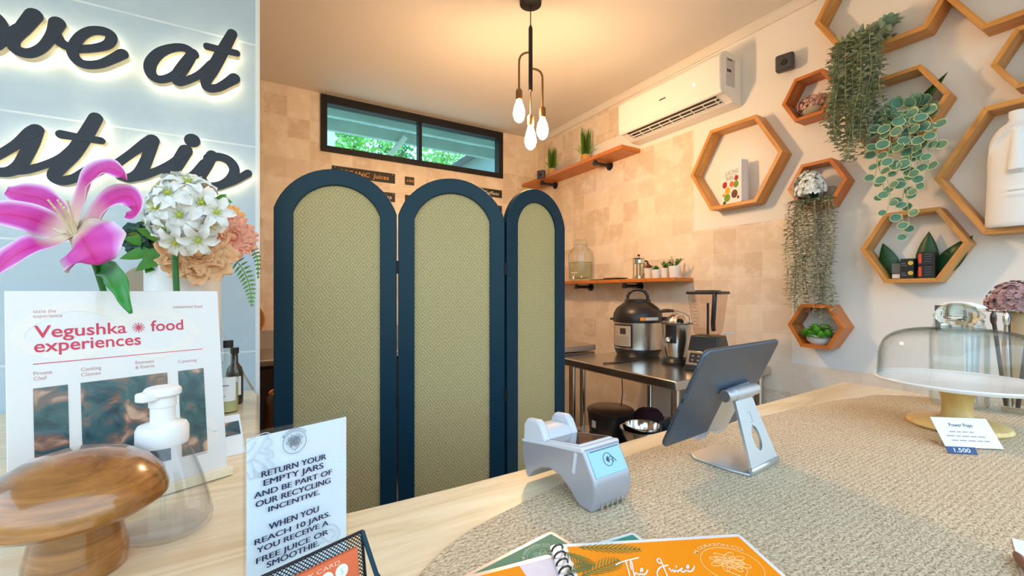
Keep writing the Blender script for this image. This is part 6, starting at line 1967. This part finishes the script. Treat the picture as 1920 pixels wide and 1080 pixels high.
om = sheet('menu', 'spiral-bound orange menu titled The Juice, lying on top', O0, a_, oW, 0.165, OZ, M_LAM, None, gm, h=0.003)
MO = mat_of(om)
MB().box(0.019, oW - 0.005, -0.0034, -0.003, -0.16, -0.006).build('orange_print', M_ORANGEP, om, smooth=False)
for k in range(12):
    zc = -0.010 - 0.0125 * k
    MB().tube([(0.007 + 0.0065 * math.cos(2 * PI * i / 16), -0.003 + 0.0072 * math.sin(2 * PI * i / 16) - 0.0005, zc + 0.004 * math.sin(2 * PI * i / 16 + 0.6)) for i in range(16)], 0.0011, 6, closed=True).build('spiral_ring', M_BPLASTIC, om)
YO = -0.0038
e1 = px2loc(MO, 1372, 1058, YO)
line_emblem(om, e1[0], e1[1], 0.030, plain('pale orange ink', srgb(255, 216, 150), 0.5), YO, 'MI CORAZÓN CO.', 0.0007, tsize=0.0066)
# palm fronds print
mb = MB(); rp_ = random.Random(4)
def frond(p0, p1, nl, L, k):
    p0 = px2loc(MO, *p0, YO); p1 = px2loc(MO, *p1, YO)
    dx, dz = p1[0] - p0[0], p1[1] - p0[1]
    l = math.hypot(dx, dz); dx /= l; dz /= l
    mb.ribbon([(p0[0], p0[1], 0.0007), (p1[0], p1[1], 0.0004)], YO - 0.00002 * k, YO + 0.0003, cap=False)
    for i in range(nl):
        t_ = (i + 0.5) / nl
        x_, z_ = p0[0] + dx * l * t_, p0[1] + dz * l * t_
        for sg_ in (-1, 1):
            ll = L * math.sin(PI * (0.12 + 0.8 * t_))
            ex, ez = dx * 0.75 - sg_ * dz * 0.66, dz * 0.75 + sg_ * dx * 0.66
            mb.ribbon([(x_, z_, 0.0006), (x_ + ex * ll * 0.5, z_ + ez * ll * 0.5, 0.0011), (x_ + ex * ll, z_ + ez * ll, 0.0002)], YO - 0.00002 * (k + i % 3), YO + 0.0003, cap=False)
frond((1085, 1026), (1200, 1030), 13, 0.014, 1); frond((1056, 1034), (1110, 1062), 10, 0.014, 2); frond((1090, 1079), (1160, 1050), 11, 0.017, 3); frond((1062, 1074), (1100, 1058), 8, 0.014, 4)
mb.build('palm_print', M_PALM, om, smooth=False)
mb = MB()
def hand(pts, k, w_=0.0012):
    q = [px2loc(MO, 1140 + a / 8.089, 1030 + b / 8.089, YO) for a, b in pts]
    s_ = smooth3([(a, b, 0) for a, b in q], 4)
    mb.ribbon([(v.x, v.y, w_) for v in s_], YO - 0.0003 - 0.00002 * k, YO + 0.0003)
for k, pts in enumerate([
        [(120, 235), (200, 195), (320, 160), (460, 125)],
        [(270, 190), (300, 290), (330, 404), (345, 470)],
        [(352, 300), (338, 210), (350, 172), (366, 230), (385, 340), (402, 410), (408, 450)],
        [(396, 410), (420, 356), (446, 372), (472, 386), (502, 358), (524, 312), (514, 290), (494, 314), (506, 370), (542, 386), (576, 362), (602, 318)],
        [(798, 212), (758, 198), (748, 158), (774, 140), (806, 180), (842, 270), (880, 360), (900, 410), (914, 470)],
        [(764, 430), (744, 366), (764, 304), (816, 262), (904, 242)],
        [(928, 294), (950, 314), (966, 332), (984, 316), (994, 308), (1002, 340), (1026, 322), (1036, 304), (1046, 336), (1072, 324), (1100, 306), (1124, 288)],
        [(1124, 288), (1102, 308), (1116, 336), (1152, 340), (1188, 316), (1222, 272), (1214, 240), (1194, 266), (1200, 320), (1236, 336), (1280, 320), (1308, 264)],
        [(1034, 258), (1038, 266)]]):
    hand(pts, k)
mb.build('handwritten_title', M_PAPER, om, smooth=False)
# slip of paper and a brown rod for a tray edge at the lower right corner
q = onz(1918, 1082, MT)
t = thing('paper_slip', 'white paper slip at the lower right corner of the mat', 'paper', (q.x, q.y - 0.01, MT + 0.0002), 0.25)
MB().box(-0.006, 0.10, -0.10, 0.010, 0, 0.0008).build('sheet', M_PAPER, t, smooth=False)
q0 = onz(1904, 1038, MT + 0.005); q1 = onz(1922, 1062, MT + 0.005)
qd = (q1 - q0).normalized()
pn = MB().tube([(0, 0, 0.0055), qd * 0.008 + Vector((0, 0, 0.0055)), qd * 0.13 + Vector((0, 0, 0.0055))], [0.0022, 0.0042, 0.0042], 10).build('tray_edge', plain('brown pencil paint', srgb(126, 84, 62), 0.5))  # pointed brown rod standing in for the edge of a tray
pn.location = (q0.x, q0.y, MT)
tag(pn, 'brown tray edge at the lower right of the mat', 'tray_edge')

# ================================================================== CARD READER
f0 = onz(1110, 965, MT); r0 = onz(986, 893, MT)
ra = math.atan2((r0 - f0).y, (r0 - f0).x) - PI / 2
cr = thing('card_reader', 'silver countertop card payment terminal half on the jute mat', 'card reader', (f0.x, f0.y, MT + 0.0003), ra)
RWd, RL = 0.072, (r0 - f0).length
# local x across (0..RWd), local y from the customer's end to the back
def rp(s_):  # stretch the side profile to the measured length
    return [(y * RL / 0.150, z) for y, z in s_]
side = rp([(0.002, 0.0), (-0.004, 0.012), (-0.0065, 0.030), (-0.004, 0.044), (0.017, 0.079), (0.024, 0.081), (0.085, 0.0705), (0.148, 0.060), (0.160, 0.056), (0.161, 0.030), (0.154, 0.012), (0.150, 0.0), (0.142, 0.0), (0.136, 0.010), (0.115, 0.024), (0.09, 0.031), (0.066, 0.028), (0.046, 0.016), (0.034, 0.006), (0.026, 0.001), (0.018, 0.0)])
MB().prism(side, 0, RWd, 'yz').build('body', M_SILVERP, cr, bevel=0.004)
band = rp([(0.019, 0.0815), (0.085, 0.0712), (0.160, 0.0575), (0.161, 0.0525), (0.085, 0.065), (0.017, 0.0745)])
MB().prism(band, -0.0012, RWd + 0.0012, 'yz').build('upper_band', M_LIGHTP, cr, bevel=0.002)
# contactless front plate
k_ = RL / 0.150
A = Vector((0, -0.004 * k_, 0.044)); B = Vector((0, 0.017 * k_, 0.079))
fl_ = (B - A); FLn = fl_.length
MF = Matrix.Translation(A) @ Matrix.Rotation(-math.atan2(fl_.y, fl_.z), 4, 'X')
MB().box(0.005, RWd - 0.005, -0.0016, 0.001, 0.002, FLn - 0.003, MF).build('front_plate', plain('pale blue plastic', srgb(150, 200, 226), 0.3), cr, bevel=0.001)
MB().box(0.008, RWd - 0.008, -0.0020, -0.0014, FLn - 0.0055, FLn - 0.0045, MF).build('card_slot', M_BPLASTIC, cr, smooth=False)
em = MB()
cx, cz = RWd * 0.50, FLn * 0.52
em.ribbon([(cx + 0.0085 * math.cos(2 * PI * i / 32), cz + 0.0085 * math.sin(2 * PI * i / 32), 0.0007) for i in range(33)], -0.0021, -0.0015, cap=False, M=MF)
for q in range(4):
    rr = 0.0018 + 0.0014 * q
    em.ribbon([(cx - 0.0042 + rr * math.cos(t_), cz + rr * math.sin(t_), 0.0007) for t_ in [-0.7 + 1.4 * i / 6 for i in range(7)]], -0.0022, -0.0015, M=MF)
em.ribbon([(cx + 0.0035, cz + 0.002, 0.0007), (cx + 0.0065, cz + 0.0035, 0.0007), (cx + 0.010, cz + 0.001, 0.0007), (cx + 0.014, cz - 0.005, 0.0007)], -0.0023, -0.0015, M=MF)
em.ribbon([(cx + 0.0045, cz - 0.001, 0.0007), (cx + 0.007, cz - 0.001, 0.0007), (cx + 0.009, cz - 0.005, 0.0007)], -0.0024, -0.0015, M=MF)
em.build('contactless_symbol', M_DARKGREY, cr, smooth=False)
# screen
A = Vector((0, 0.026 * k_, 0.0816)); B = Vector((0, 0.100 * k_, 0.0697))
sl_ = B - A
MSn = Matrix.Translation(A) @ Matrix.Rotation(math.atan2(sl_.z, sl_.y), 4, 'X')
MB().box(0.004, RWd - 0.004, 0.001, sl_.length, -0.002, 0.0012, MSn).build('screen_bezel', M_LIGHTP, cr, bevel=0.0008)
MB().box(0.007, RWd - 0.007, 0.006, sl_.length - 0.003, 0.001, 0.0016, MSn).build('screen', M_SCREEN, cr, smooth=False)
# printer cover with its dipped paper opening
cov = MB()
pr0 = rp([(0.100, 0.066), (0.112, 0.088), (0.122, 0.095), (0.150, 0.092), (0.158, 0.082), (0.160, 0.046), (0.130, 0.050)])
cov.prism(pr0, 0.001, 0.014, 'yz'); cov.prism(pr0, RWd - 0.014, RWd - 0.001, 'yz')
pr1 = rp([(0.100, 0.066), (0.108, 0.078), (0.118, 0.082), (0.150, 0.080), (0.158, 0.074), (0.160, 0.046), (0.130, 0.050)])
cov.prism(pr1, 0.012, RWd - 0.012, 'yz')
cov.build('printer_cover', M_LIGHTP, cr, bevel=0.004)
MB().box(-0.0016, 0.002, 0.040 * k_, 0.0455 * k_, 0.036, 0.066, Matrix.Translation((0, 0.0, 0)) @ Matrix.Rotation(0.16, 4, 'X')).build('side_key', M_LIGHTP, cr, bevel=0.0008)
for q in range(5):
    MB().box(0.014 + 0.010 * q, 0.017 + 0.010 * q, -0.004 * k_, 0.001, 0.001, 0.012).build('contact_pin', M_CHROME, cr, smooth=False)

# ================================================================== TABLET ON STAND
ta = math.radians(6.0)
TLp = Vector((0.568, 0.395, CZ - 0.087)); 
uT = Vector((math.cos(ta), math.sin(ta), 0)); nT = Vector((-math.sin(ta), math.cos(ta), 0))
lean_h, lean_v = 0.074, 0.163           # the lower edge sits this much further back and lower
tb_o = TLp + nT * lean_h - Vector((0, 0, lean_v))     # lower left corner of the back face
phi = math.atan2(lean_h, lean_v)
tab = thing('tablet', 'slate grey tablet seen from behind, leaning on the aluminium stand', 'tablet', tb_o, (phi, 0, ta))
TWd, THt = 0.2476, math.hypot(lean_h, lean_v)
def rrect(w_, h_, r, n=6):
    pts = []
    for (cx, cz, a0) in [(w_ - r, h_ - r, 0), (r, h_ - r, PI / 2), (r, r, PI), (w_ - r, r, 3 * PI / 2)]:
        for i in range(n + 1):
            a = a0 + PI / 2 * i / n
            pts.append((cx + r * math.cos(a), cz + r * math.sin(a)))
    return pts
MB().prism(rrect(TWd, THt, 0.011), 0.0, 0.0068, 'xz').build('back_shell', M_TABLET, tab, bevel=0.0022)
MB().prism([(a * 0.985 + TWd * 0.0075, b * 0.98 + THt * 0.01) for a, b in rrect(TWd, THt, 0.010)], 0.0066, 0.0073, 'xz').build('screen_glass', M_SCREEN, tab, smooth=False)
sk = MB()
for z0 in (0.030, 0.105):
    for k in range(12):
        sk.cyl((-0.0004, 0.0034, z0 + 0.0038 * k), (0.0004, 0.0034, z0 + 0.0038 * k), 0.0011, n=8)
sk.build('speaker_holes', M_BPLASTIC, tab, smooth=False)
MB().box(-0.0005, 0.0004, 0.0022, 0.0046, THt / 2 - 0.0045, THt / 2 + 0.0045).build('charging_port', M_BPLASTIC, tab, bevel=0.0008)
stx_ = thing('tablet_stand', 'satin aluminium tablet stand with an oval hole in its arm', 'stand', (0.667, 0.392, MT + 0.0003), math.radians(5))
SWd = 0.108
# base plate, lying away from the customer
bp_ = [(0.0, 0.0), (SWd, 0.0), (SWd, 0.095), (SWd - 0.012, 0.112), (0.012, 0.112), (0.0, 0.095)]
HGz, HGy = 0.121, 0.040                # hinge axis height and depth
arm0 = Vector((0, 0.0, 0.006)); arm1 = Vector((0, HGy, HGz))
al = (arm1 - arm0)
Lr = al.length
MA = Matrix.Translation(arm0) @ Matrix.Rotation(-math.atan2(al.y, al.z), 4, 'X')
w0, w1 = SWd * 0.98, 0.058
xc = SWd / 2
poly = [(xc - w0 / 2, 0.0), (xc + w0 / 2, 0.0), (xc + w0 / 2 - 0.004, 0.02), (xc + w1 / 2 - 0.004, Lr), (xc - w1 / 2 + 0.004, Lr), (xc - w0 / 2 + 0.004, 0.02)]
# narrow the arm to a strap as in a bent plate
poly = [(xc - 0.046, 0.0), (xc + 0.046, 0.0), (xc + 0.040, 0.035), (xc + 0.027, Lr), (xc - 0.027, Lr), (xc - 0.040, 0.035)]
HOLE = [(xc + 0.0125 * math.cos(2 * PI * i / 32), 0.046 + 0.020 * math.sin(2 * PI * i / 32)) for i in range(32)]
def resample(pl, hole):
    """a point of the outline for every point of the hole, at the same bearing"""
    cx = sum(p[0] for p in hole) / len(hole); cz = sum(p[1] for p in hole) / len(hole)
    out = []
    for (hx_, hz_) in hole:
        dx, dz = hx_ - cx, hz_ - cz
        best = None
        for i in range(len(pl)):
            a, b = pl[i], pl[(i + 1) % len(pl)]
            ex, ez = b[0] - a[0], b[1] - a[1]
            den = dx * ez - dz * ex
            if abs(den) < 1e-12: continue
            t_ = ((a[0] - cx) * ez - (a[1] - cz) * ex) / den
            u_ = ((a[0] - cx) * dz - (a[1] - cz) * dx) / den
            if t_ > 0 and -1e-6 <= u_ <= 1 + 1e-6 and (best is None or t_ < best):
                best = t_
        out.append((cx + dx * best, cz + dz * best))
    return out
def dense(pl, n):
    out = []
    for i in range(len(pl)):
        a, b = pl[i], pl[(i + 1) % len(pl)]
        for k in range(n):
            out.append((a[0] + (b[0] - a[0]) * k / n, a[1] + (b[1] - a[1]) * k / n))
    return out
OUT = dense(poly, 8)
cx0, cz0 = xc, 0.046
def hole_at(p):
    # nearest bearing on the ellipse
    t_ = math.atan2((p[1] - cz0) / 0.020, (p[0] - cx0) / 0.0125)
    return (cx0 + 0.0125 * math.cos(t_), cz0 + 0.020 * math.sin(t_))
INN = [hole_at(p) for p in OUT]
MB().ring(OUT, INN, -0.0022, 0.0022, 'xz', MA).build('arm', M_ALU, stx_, angle=50)
MB().prism([(xc - 0.046, 0.002), (xc + 0.046, 0.002), (SWd - 0.002, 0.03), (SWd - 0.002, 0.095), (SWd - 0.016, 0.110), (0.016, 0.110), (0.002, 0.095), (0.002, 0.03)], 0.0, 0.0042, 'xy').build('base_plate', M_ALU, stx_, bevel=0.0015)
ang_ = [(0.014, 0.0022), (0.006, 0.0023), (0.001, 0.0040), (-0.0012, 0.0085), (0.0005, 0.014)]
vs, fs = [], []
for (yy, zz) in ang_:
    vs += [(xc - 0.046, yy, zz), (xc + 0.046, yy, zz)]
for i in range(len(ang_) - 1):
    fs.append((2 * i, 2 * i + 1, 2 * i + 3, 2 * i + 2))
MB().add(vs, fs).build('bend', M_ALU, stx_, solid=0.0043, angle=80)
MB().tube([(xc - 0.050, HGy, HGz), (xc + 0.050, HGy, HGz)], 0.0105, 24).build('hinge_barrel', M_ALU, stx_)
MB().tube([(xc - 0.0525, HGy, HGz), (xc - 0.050, HGy, HGz)], 0.0092, 24).build('hinge_cap', M_CHROME, stx_)
MB().tube([(xc - 0.0285, HGy, HGz), (xc + 0.0285, HGy, HGz)], 0.0122, 24).build('hinge_wrap', M_ALU, stx_)
MB().ribbon([(xc - 0.004, Lr - 0.034, 0.0008), (xc + 0.004, Lr - 0.034, 0.0008), (xc + 0.004, Lr - 0.050, 0.0008), (xc - 0.004, Lr - 0.050, 0.0008)], -0.0025, -0.0021, M=MA).ribbon([(xc, Lr - 0.054, 0.0007), (xc, Lr - 0.066, 0.0007), (xc + 0.005, Lr - 0.066, 0.0007)], -0.00252, -0.0021, M=MA).build('engraved_mark', M_GREYINK, stx_, smooth=False)
# cradle plate under the tablet
CP = Matrix.Translation((0, HGy + 0.010, HGz + 0.006)) @ Matrix.Rotation(phi, 4, 'X')
MB().prism([(xc - 0.050, 0.004), (xc + 0.050, 0.004), (xc + 0.050, -0.100), (xc + 0.014, -0.100), (xc + 0.010, -0.093), (xc - 0.010, -0.093), (xc - 0.014, -0.100), (xc - 0.050, -0.100)], 0.0, 0.004, 'xz', CP).build('cradle_plate', M_ALU, stx_, bevel=0.001)
MB().box(xc - 0.050, xc - 0.014, 0.0, 0.022, -0.104, -0.100, CP).build('cradle_lip', M_ALU, stx_, bevel=0.001)
MB().box(xc + 0.014, xc + 0.050, 0.0, 0.022, -0.104, -0.100, CP).build('cradle_lip', M_ALU, stx_, bevel=0.001)

# ================================================================== CAKE STAND, JARS, PRICE CARD
cs = onz(1795, 801, MT)
ck = thing('cake_stand', 'white cake plate on a turned pale wooden pedestal', 'cake stand', (cs.x, cs.y, MT + 0.0003))
MB().lathe([(0.0007, 0), (0.078, 0), (0.083, 0.005), (0.080, 0.012), (0.058, 0.017), (0.032, 0.019), (0.026, 0.026), (0.0245, 0.05), (0.027, 0.068), (0.036, 0.083), (0.044, 0.090), (0.0007, 0.090)], 48).build('pedestal', wood('pale turned wood', srgb(206, 168, 96), srgb(240, 212, 146), 0.35, stretch=(12, 12, 4)), ck)
MB().lathe([(0.0007, 0.0902), (0.11, 0.0902), (0.140, 0.0955), (0.1435, 0.101), (0.141, 0.104), (0.134, 0.1005), (0.0007, 0.0990)], 72).build('plate', M_CERAMIC, ck)
dm = thing('glass_dome', 'clear glass cake dome with a round knob covering the white plate', 'dome', (cs.x, cs.y, MT + 0.1018))
po_ = [(0.1325, 0.0), (0.134, 0.002), (0.133, 0.03), (0.130, 0.060), (0.120, 0.085), (0.100, 0.101), (0.070, 0.110), (0.035, 0.1135), (0.024, 0.1145)]
pi_ = [(0.024, 0.1115), (0.035, 0.1105), (0.070, 0.107), (0.099, 0.098), (0.118, 0.083), (0.1275, 0.060), (0.1305, 0.03), (0.1315, 0.0)]
po_ = [(v.x, v.y) for v in smooth3([(a, b, 0) for a, b in po_], 5)]
pi_ = [(v.x, v.y) for v in smooth3([(a, b, 0) for a, b in pi_], 5)]
MB().lathe(po_ + pi_ + [po_[0]], 96).build('dome', M_DOME, dm, angle=60)
MB().lathe([(0.0007, 0.1115), (0.027, 0.113), (0.0255, 0.119), (0.028, 0.126), (0.0335, 0.132), (0.0355, 0.140), (0.034, 0.150), (0.027, 0.160), (0.014, 0.1665), (0.0007, 0.168)], 44).build('knob', M_SOLID, dm)

# clip top jar with paper bags
j1 = atd(1797, 760, 1.12)
cj1 = thing('clip_top_jar', 'tall clip-top glass jar of white paper bags behind the cake stand', 'jar', (j1.x, j1.y, MT + 0.0003))
JR, JH = 0.055, 0.225
MB().lathe([(0.0007, 0.002), (JR * 0.92, 0.002), (JR, 0.012), (JR, JH * 0.82), (JR * 0.86, JH * 0.92), (JR * 0.80, JH), (JR * 0.76, JH), (JR * 0.82, JH * 0.91), (JR * 0.95, JH * 0.81), (JR * 0.95, 0.014), (0.0007, 0.008)], 44).build('glass_body', M_CLEAR, cj1)
MB().lathe([(0.0007, JH + 0.001), (JR * 0.86, JH + 0.001), (JR * 0.88, JH + 0.008), (JR * 0.7, JH + 0.020), (0.0007, JH + 0.026)], 40).build('lid', M_CLEAR, cj1)
MB().tube([(JR * 0.83 * math.cos(2 * PI * i / 36), JR * 0.83 * math.sin(2 * PI * i / 36), JH - 0.006) for i in range(36)], 0.0018, 6, closed=True).build('wire_band', M_CHROME, cj1)
dj = Vector((-1.0, 0.30, 0)).normalized()
MB().tube([dj * (JR * 0.80) + Vector((0, 0, JH - 0.006)), dj * (JR * 1.18) + Vector((0, 0, JH - 0.006))], 0.0016, 6).build('clip_wire', M_CHROME, cj1)
MC_ = Matrix.Translation(dj * (JR * 1.18) + Vector((0, 0, JH - 0.002))) @ Matrix.Rotation(math.radians(284), 4, 'Z')
MB().box(-0.0085, 0.0085, -0.003, 0.003, -0.030, 0.020, MC_).build('clip', plain('dull steel clip', (0.16, 0.155, 0.15), 0.4, metal=0.6), cj1, bevel=0.002)
MB().box(-0.010, 0.010, -0.004, 0.004, 0.021, 0.036, MC_).build('clip_loop', M_DARKGREY, cj1, bevel=0.001)
rj = random.Random(2)
for k in range(6):
    xk = -0.030 + 0.012 * k
    o = MB().box(-0.0018, 0.0018, -0.026, 0.026, 0, 0.175 + 0.012 * (k % 3)).build('paper_bag', plain('soft white paper', (0.78, 0.82, 0.86), 0.8, var=0.06, scale=40, bump=0.3), bevel=0.001)
    ml = Matrix.Translation(j1) 
    o.location = (j1.x + math.cos(-TH + 0.4) * xk, j1.y + math.sin(-TH + 0.4) * xk, MT + 0.0105)
    o.rotation_euler = (0.02 * (k % 2), 0.05 * (k - 2.5) * 0.3, -TH + 0.4)
    tag(o, 'folded white paper bag standing inside the clip-top jar', 'paper bag', 'white paper bags in the clip-top jar')

j2 = atd(1898, 770, 1.06)
cj2 = thing('utensil_jar', 'glass jar with dark utensils at the right edge behind the cake dome', 'jar', (j2.x, j2.y, MT + 0.0003))
J2 = 0.047
MB().lathe([(0.0007, 0.002), (J2 * 0.9, 0.002), (J2, 0.012), (J2, 0.19), (J2 * 0.95, 0.19), (J2 * 0.95, 0.014), (0.0007, 0.008)], 40).build('glass_body', M_CLEAR, cj2)
for k, (a_, m_, lab) in enumerate([(0.4, M_BPLASTIC, 'black handled tong standing in the utensil jar'), (1.7, M_BROWN, 'dark wooden spoon standing in the utensil jar'), (3.0, M_CHROME, 'steel spoon standing in the utensil jar'), (4.4, M_BPLASTIC, 'black spatula standing in the utensil jar')]):
    nm_ = ['serving_tong', 'wooden_spoon', 'steel_spoon', 'spatula'][k]
    mb = MB().tube([(0.010 * math.cos(a_), 0.010 * math.sin(a_), 0.0), (0.030 * math.cos(a_), 0.030 * math.sin(a_), 0.205)], 0.0042, 8)
    mb.ellipsoid((0.031 * math.cos(a_), 0.031 * math.sin(a_), 0.215), (0.011, 0.006, 0.018), 14, 8)
    o = mb.build(nm_, m_)
    o.location = (j2.x, j2.y, MT + 0.012)
    tag(o, lab, nm_.replace('_', ' '))
pf_ = atd(1912, 560, 1.16)
t = thing('flower_bunch', 'bunch of dusty mauve flowers at the right edge above the cake dome', 'flowers', (pf_.x, pf_.y, CTOP + 0.0003))
zt = pf_.z - CTOP
MB().lathe([(0.0007, 0), (0.030, 0), (0.034, 0.02), (0.032, 0.16), (0.026, zt - 0.05), (0.030, zt - 0.035), (0.026, zt - 0.035), (0.0007, zt - 0.06)], 28).build('vase', plain('tan clay', srgb(190, 162, 128), 0.7), t)
mb = MB(); floret_ball((0, 0, zt - 0.015), (0.070, 0.06, 0.060), 620, 0.0085, rj, mb); mb.build('florets', M_MAUVE, t)
mb = MB()
for i in range(22):
    a = rj.uniform(0, 6.28)
    mb.leaf((0.02 * math.cos(a), 0.02 * math.sin(a), zt - 0.04), (math.cos(a), math.sin(a), 0.1), 0.05, 0.02, seg=3)
mb.build('moss', plain('moss green', srgb(130, 140, 50), 0.8, var=0.3, scale=60), t)
nk = thing('napkin', 'crumpled white napkin on the jar lid behind the dome knob', 'napkin', (j1.x, j1.y, MT + JH + 0.0275))
MB().lathe([(0.0007, 0.0), (0.042, 0.0), (0.036, 0.007), (0.020, 0.014), (0.0007, 0.016)], 40, fn=lambda a, z, r: r * (0.18 * math.sin(3 * a + 40 * z) + 0.10 * math.sin(7 * a))).build('cloth', M_PAPER, nk)

# price card: leaning acrylic card with a blue price tag at its foot
bl_ = onz(1772, 839, MT + 0.001); br_ = onz(1884, 844, MT + 0.001)
pa = math.atan2((br_ - bl_).y, (br_ - bl_).x)
pW = (br_ - bl_).length
pcd = thing('price_card', 'white leaning product card reading Power Pops before the cake stand', 'price card', (bl_.x, bl_.y, MT + 0.0015), (-math.radians(38), 0, pa))
pH = 0.060
MB().box(0, pW, 0, 0.0022, 0, pH).build('acrylic', M_ACRYL, pcd, bevel=0.0005)
MB().box(0.001, pW - 0.001, -0.0006, -0.0001, 0.001, pH - 0.001).build('paper', M_PAPER, pcd, smooth=False)
MPc = mat_of(pcd)
a = px2loc(MPc, 1785, 808, -0.0008)
text(pcd, 'Power Pops', 0.010, pW * 0.27, pH * 0.68, M_NAVYINK, y=-0.0009, width=pW * 0.40, bold=0.01)
pr_ = MB()
for (z_, x0_, ws) in [(0.50, 0.22, (0.10, 0.07, 0.09, 0.08)), (0.36, 0.13, (0.14, 0.08, 0.12, 0.10, 0.12)), (0.22, 0.18, (0.11, 0.12, 0.13, 0.09, 0.09))]:
    xx = x0_
    for q in ws:
        pr_.box(pW * xx, pW * (xx + q), -0.0009, -0.0006, pH * z_, pH * z_ + 0.0016); xx += q + 0.025
pr_.build('small_print', M_GREYINK, pcd, smooth=False)
ft_ = MB().box(0, pW, 0.0, 0.04, -0.0006, 0.0008, Matrix.Rotation(math.radians(38), 4, 'X')).build('foot', M_ACRYL, pcd, smooth=False)
tg = onz(1776, 850, MT)
pt = thing('price_tag', 'dark blue price tag reading 1.500 at the foot of the white card', 'price tag', (tg.x, tg.y - 0.002, MT + 0.0008), (-math.radians(30), 0, pa))
MB().box(0, 0.047, 0, 0.0015, 0, 0.0125).build('tag', M_BLUETAG, pt, bevel=0.0005)
text(pt, '1.500', 0.010, 0.0235, 0.0028, M_PAPER, y=-0.0006, align='c', width=0.026, bold=0.01)
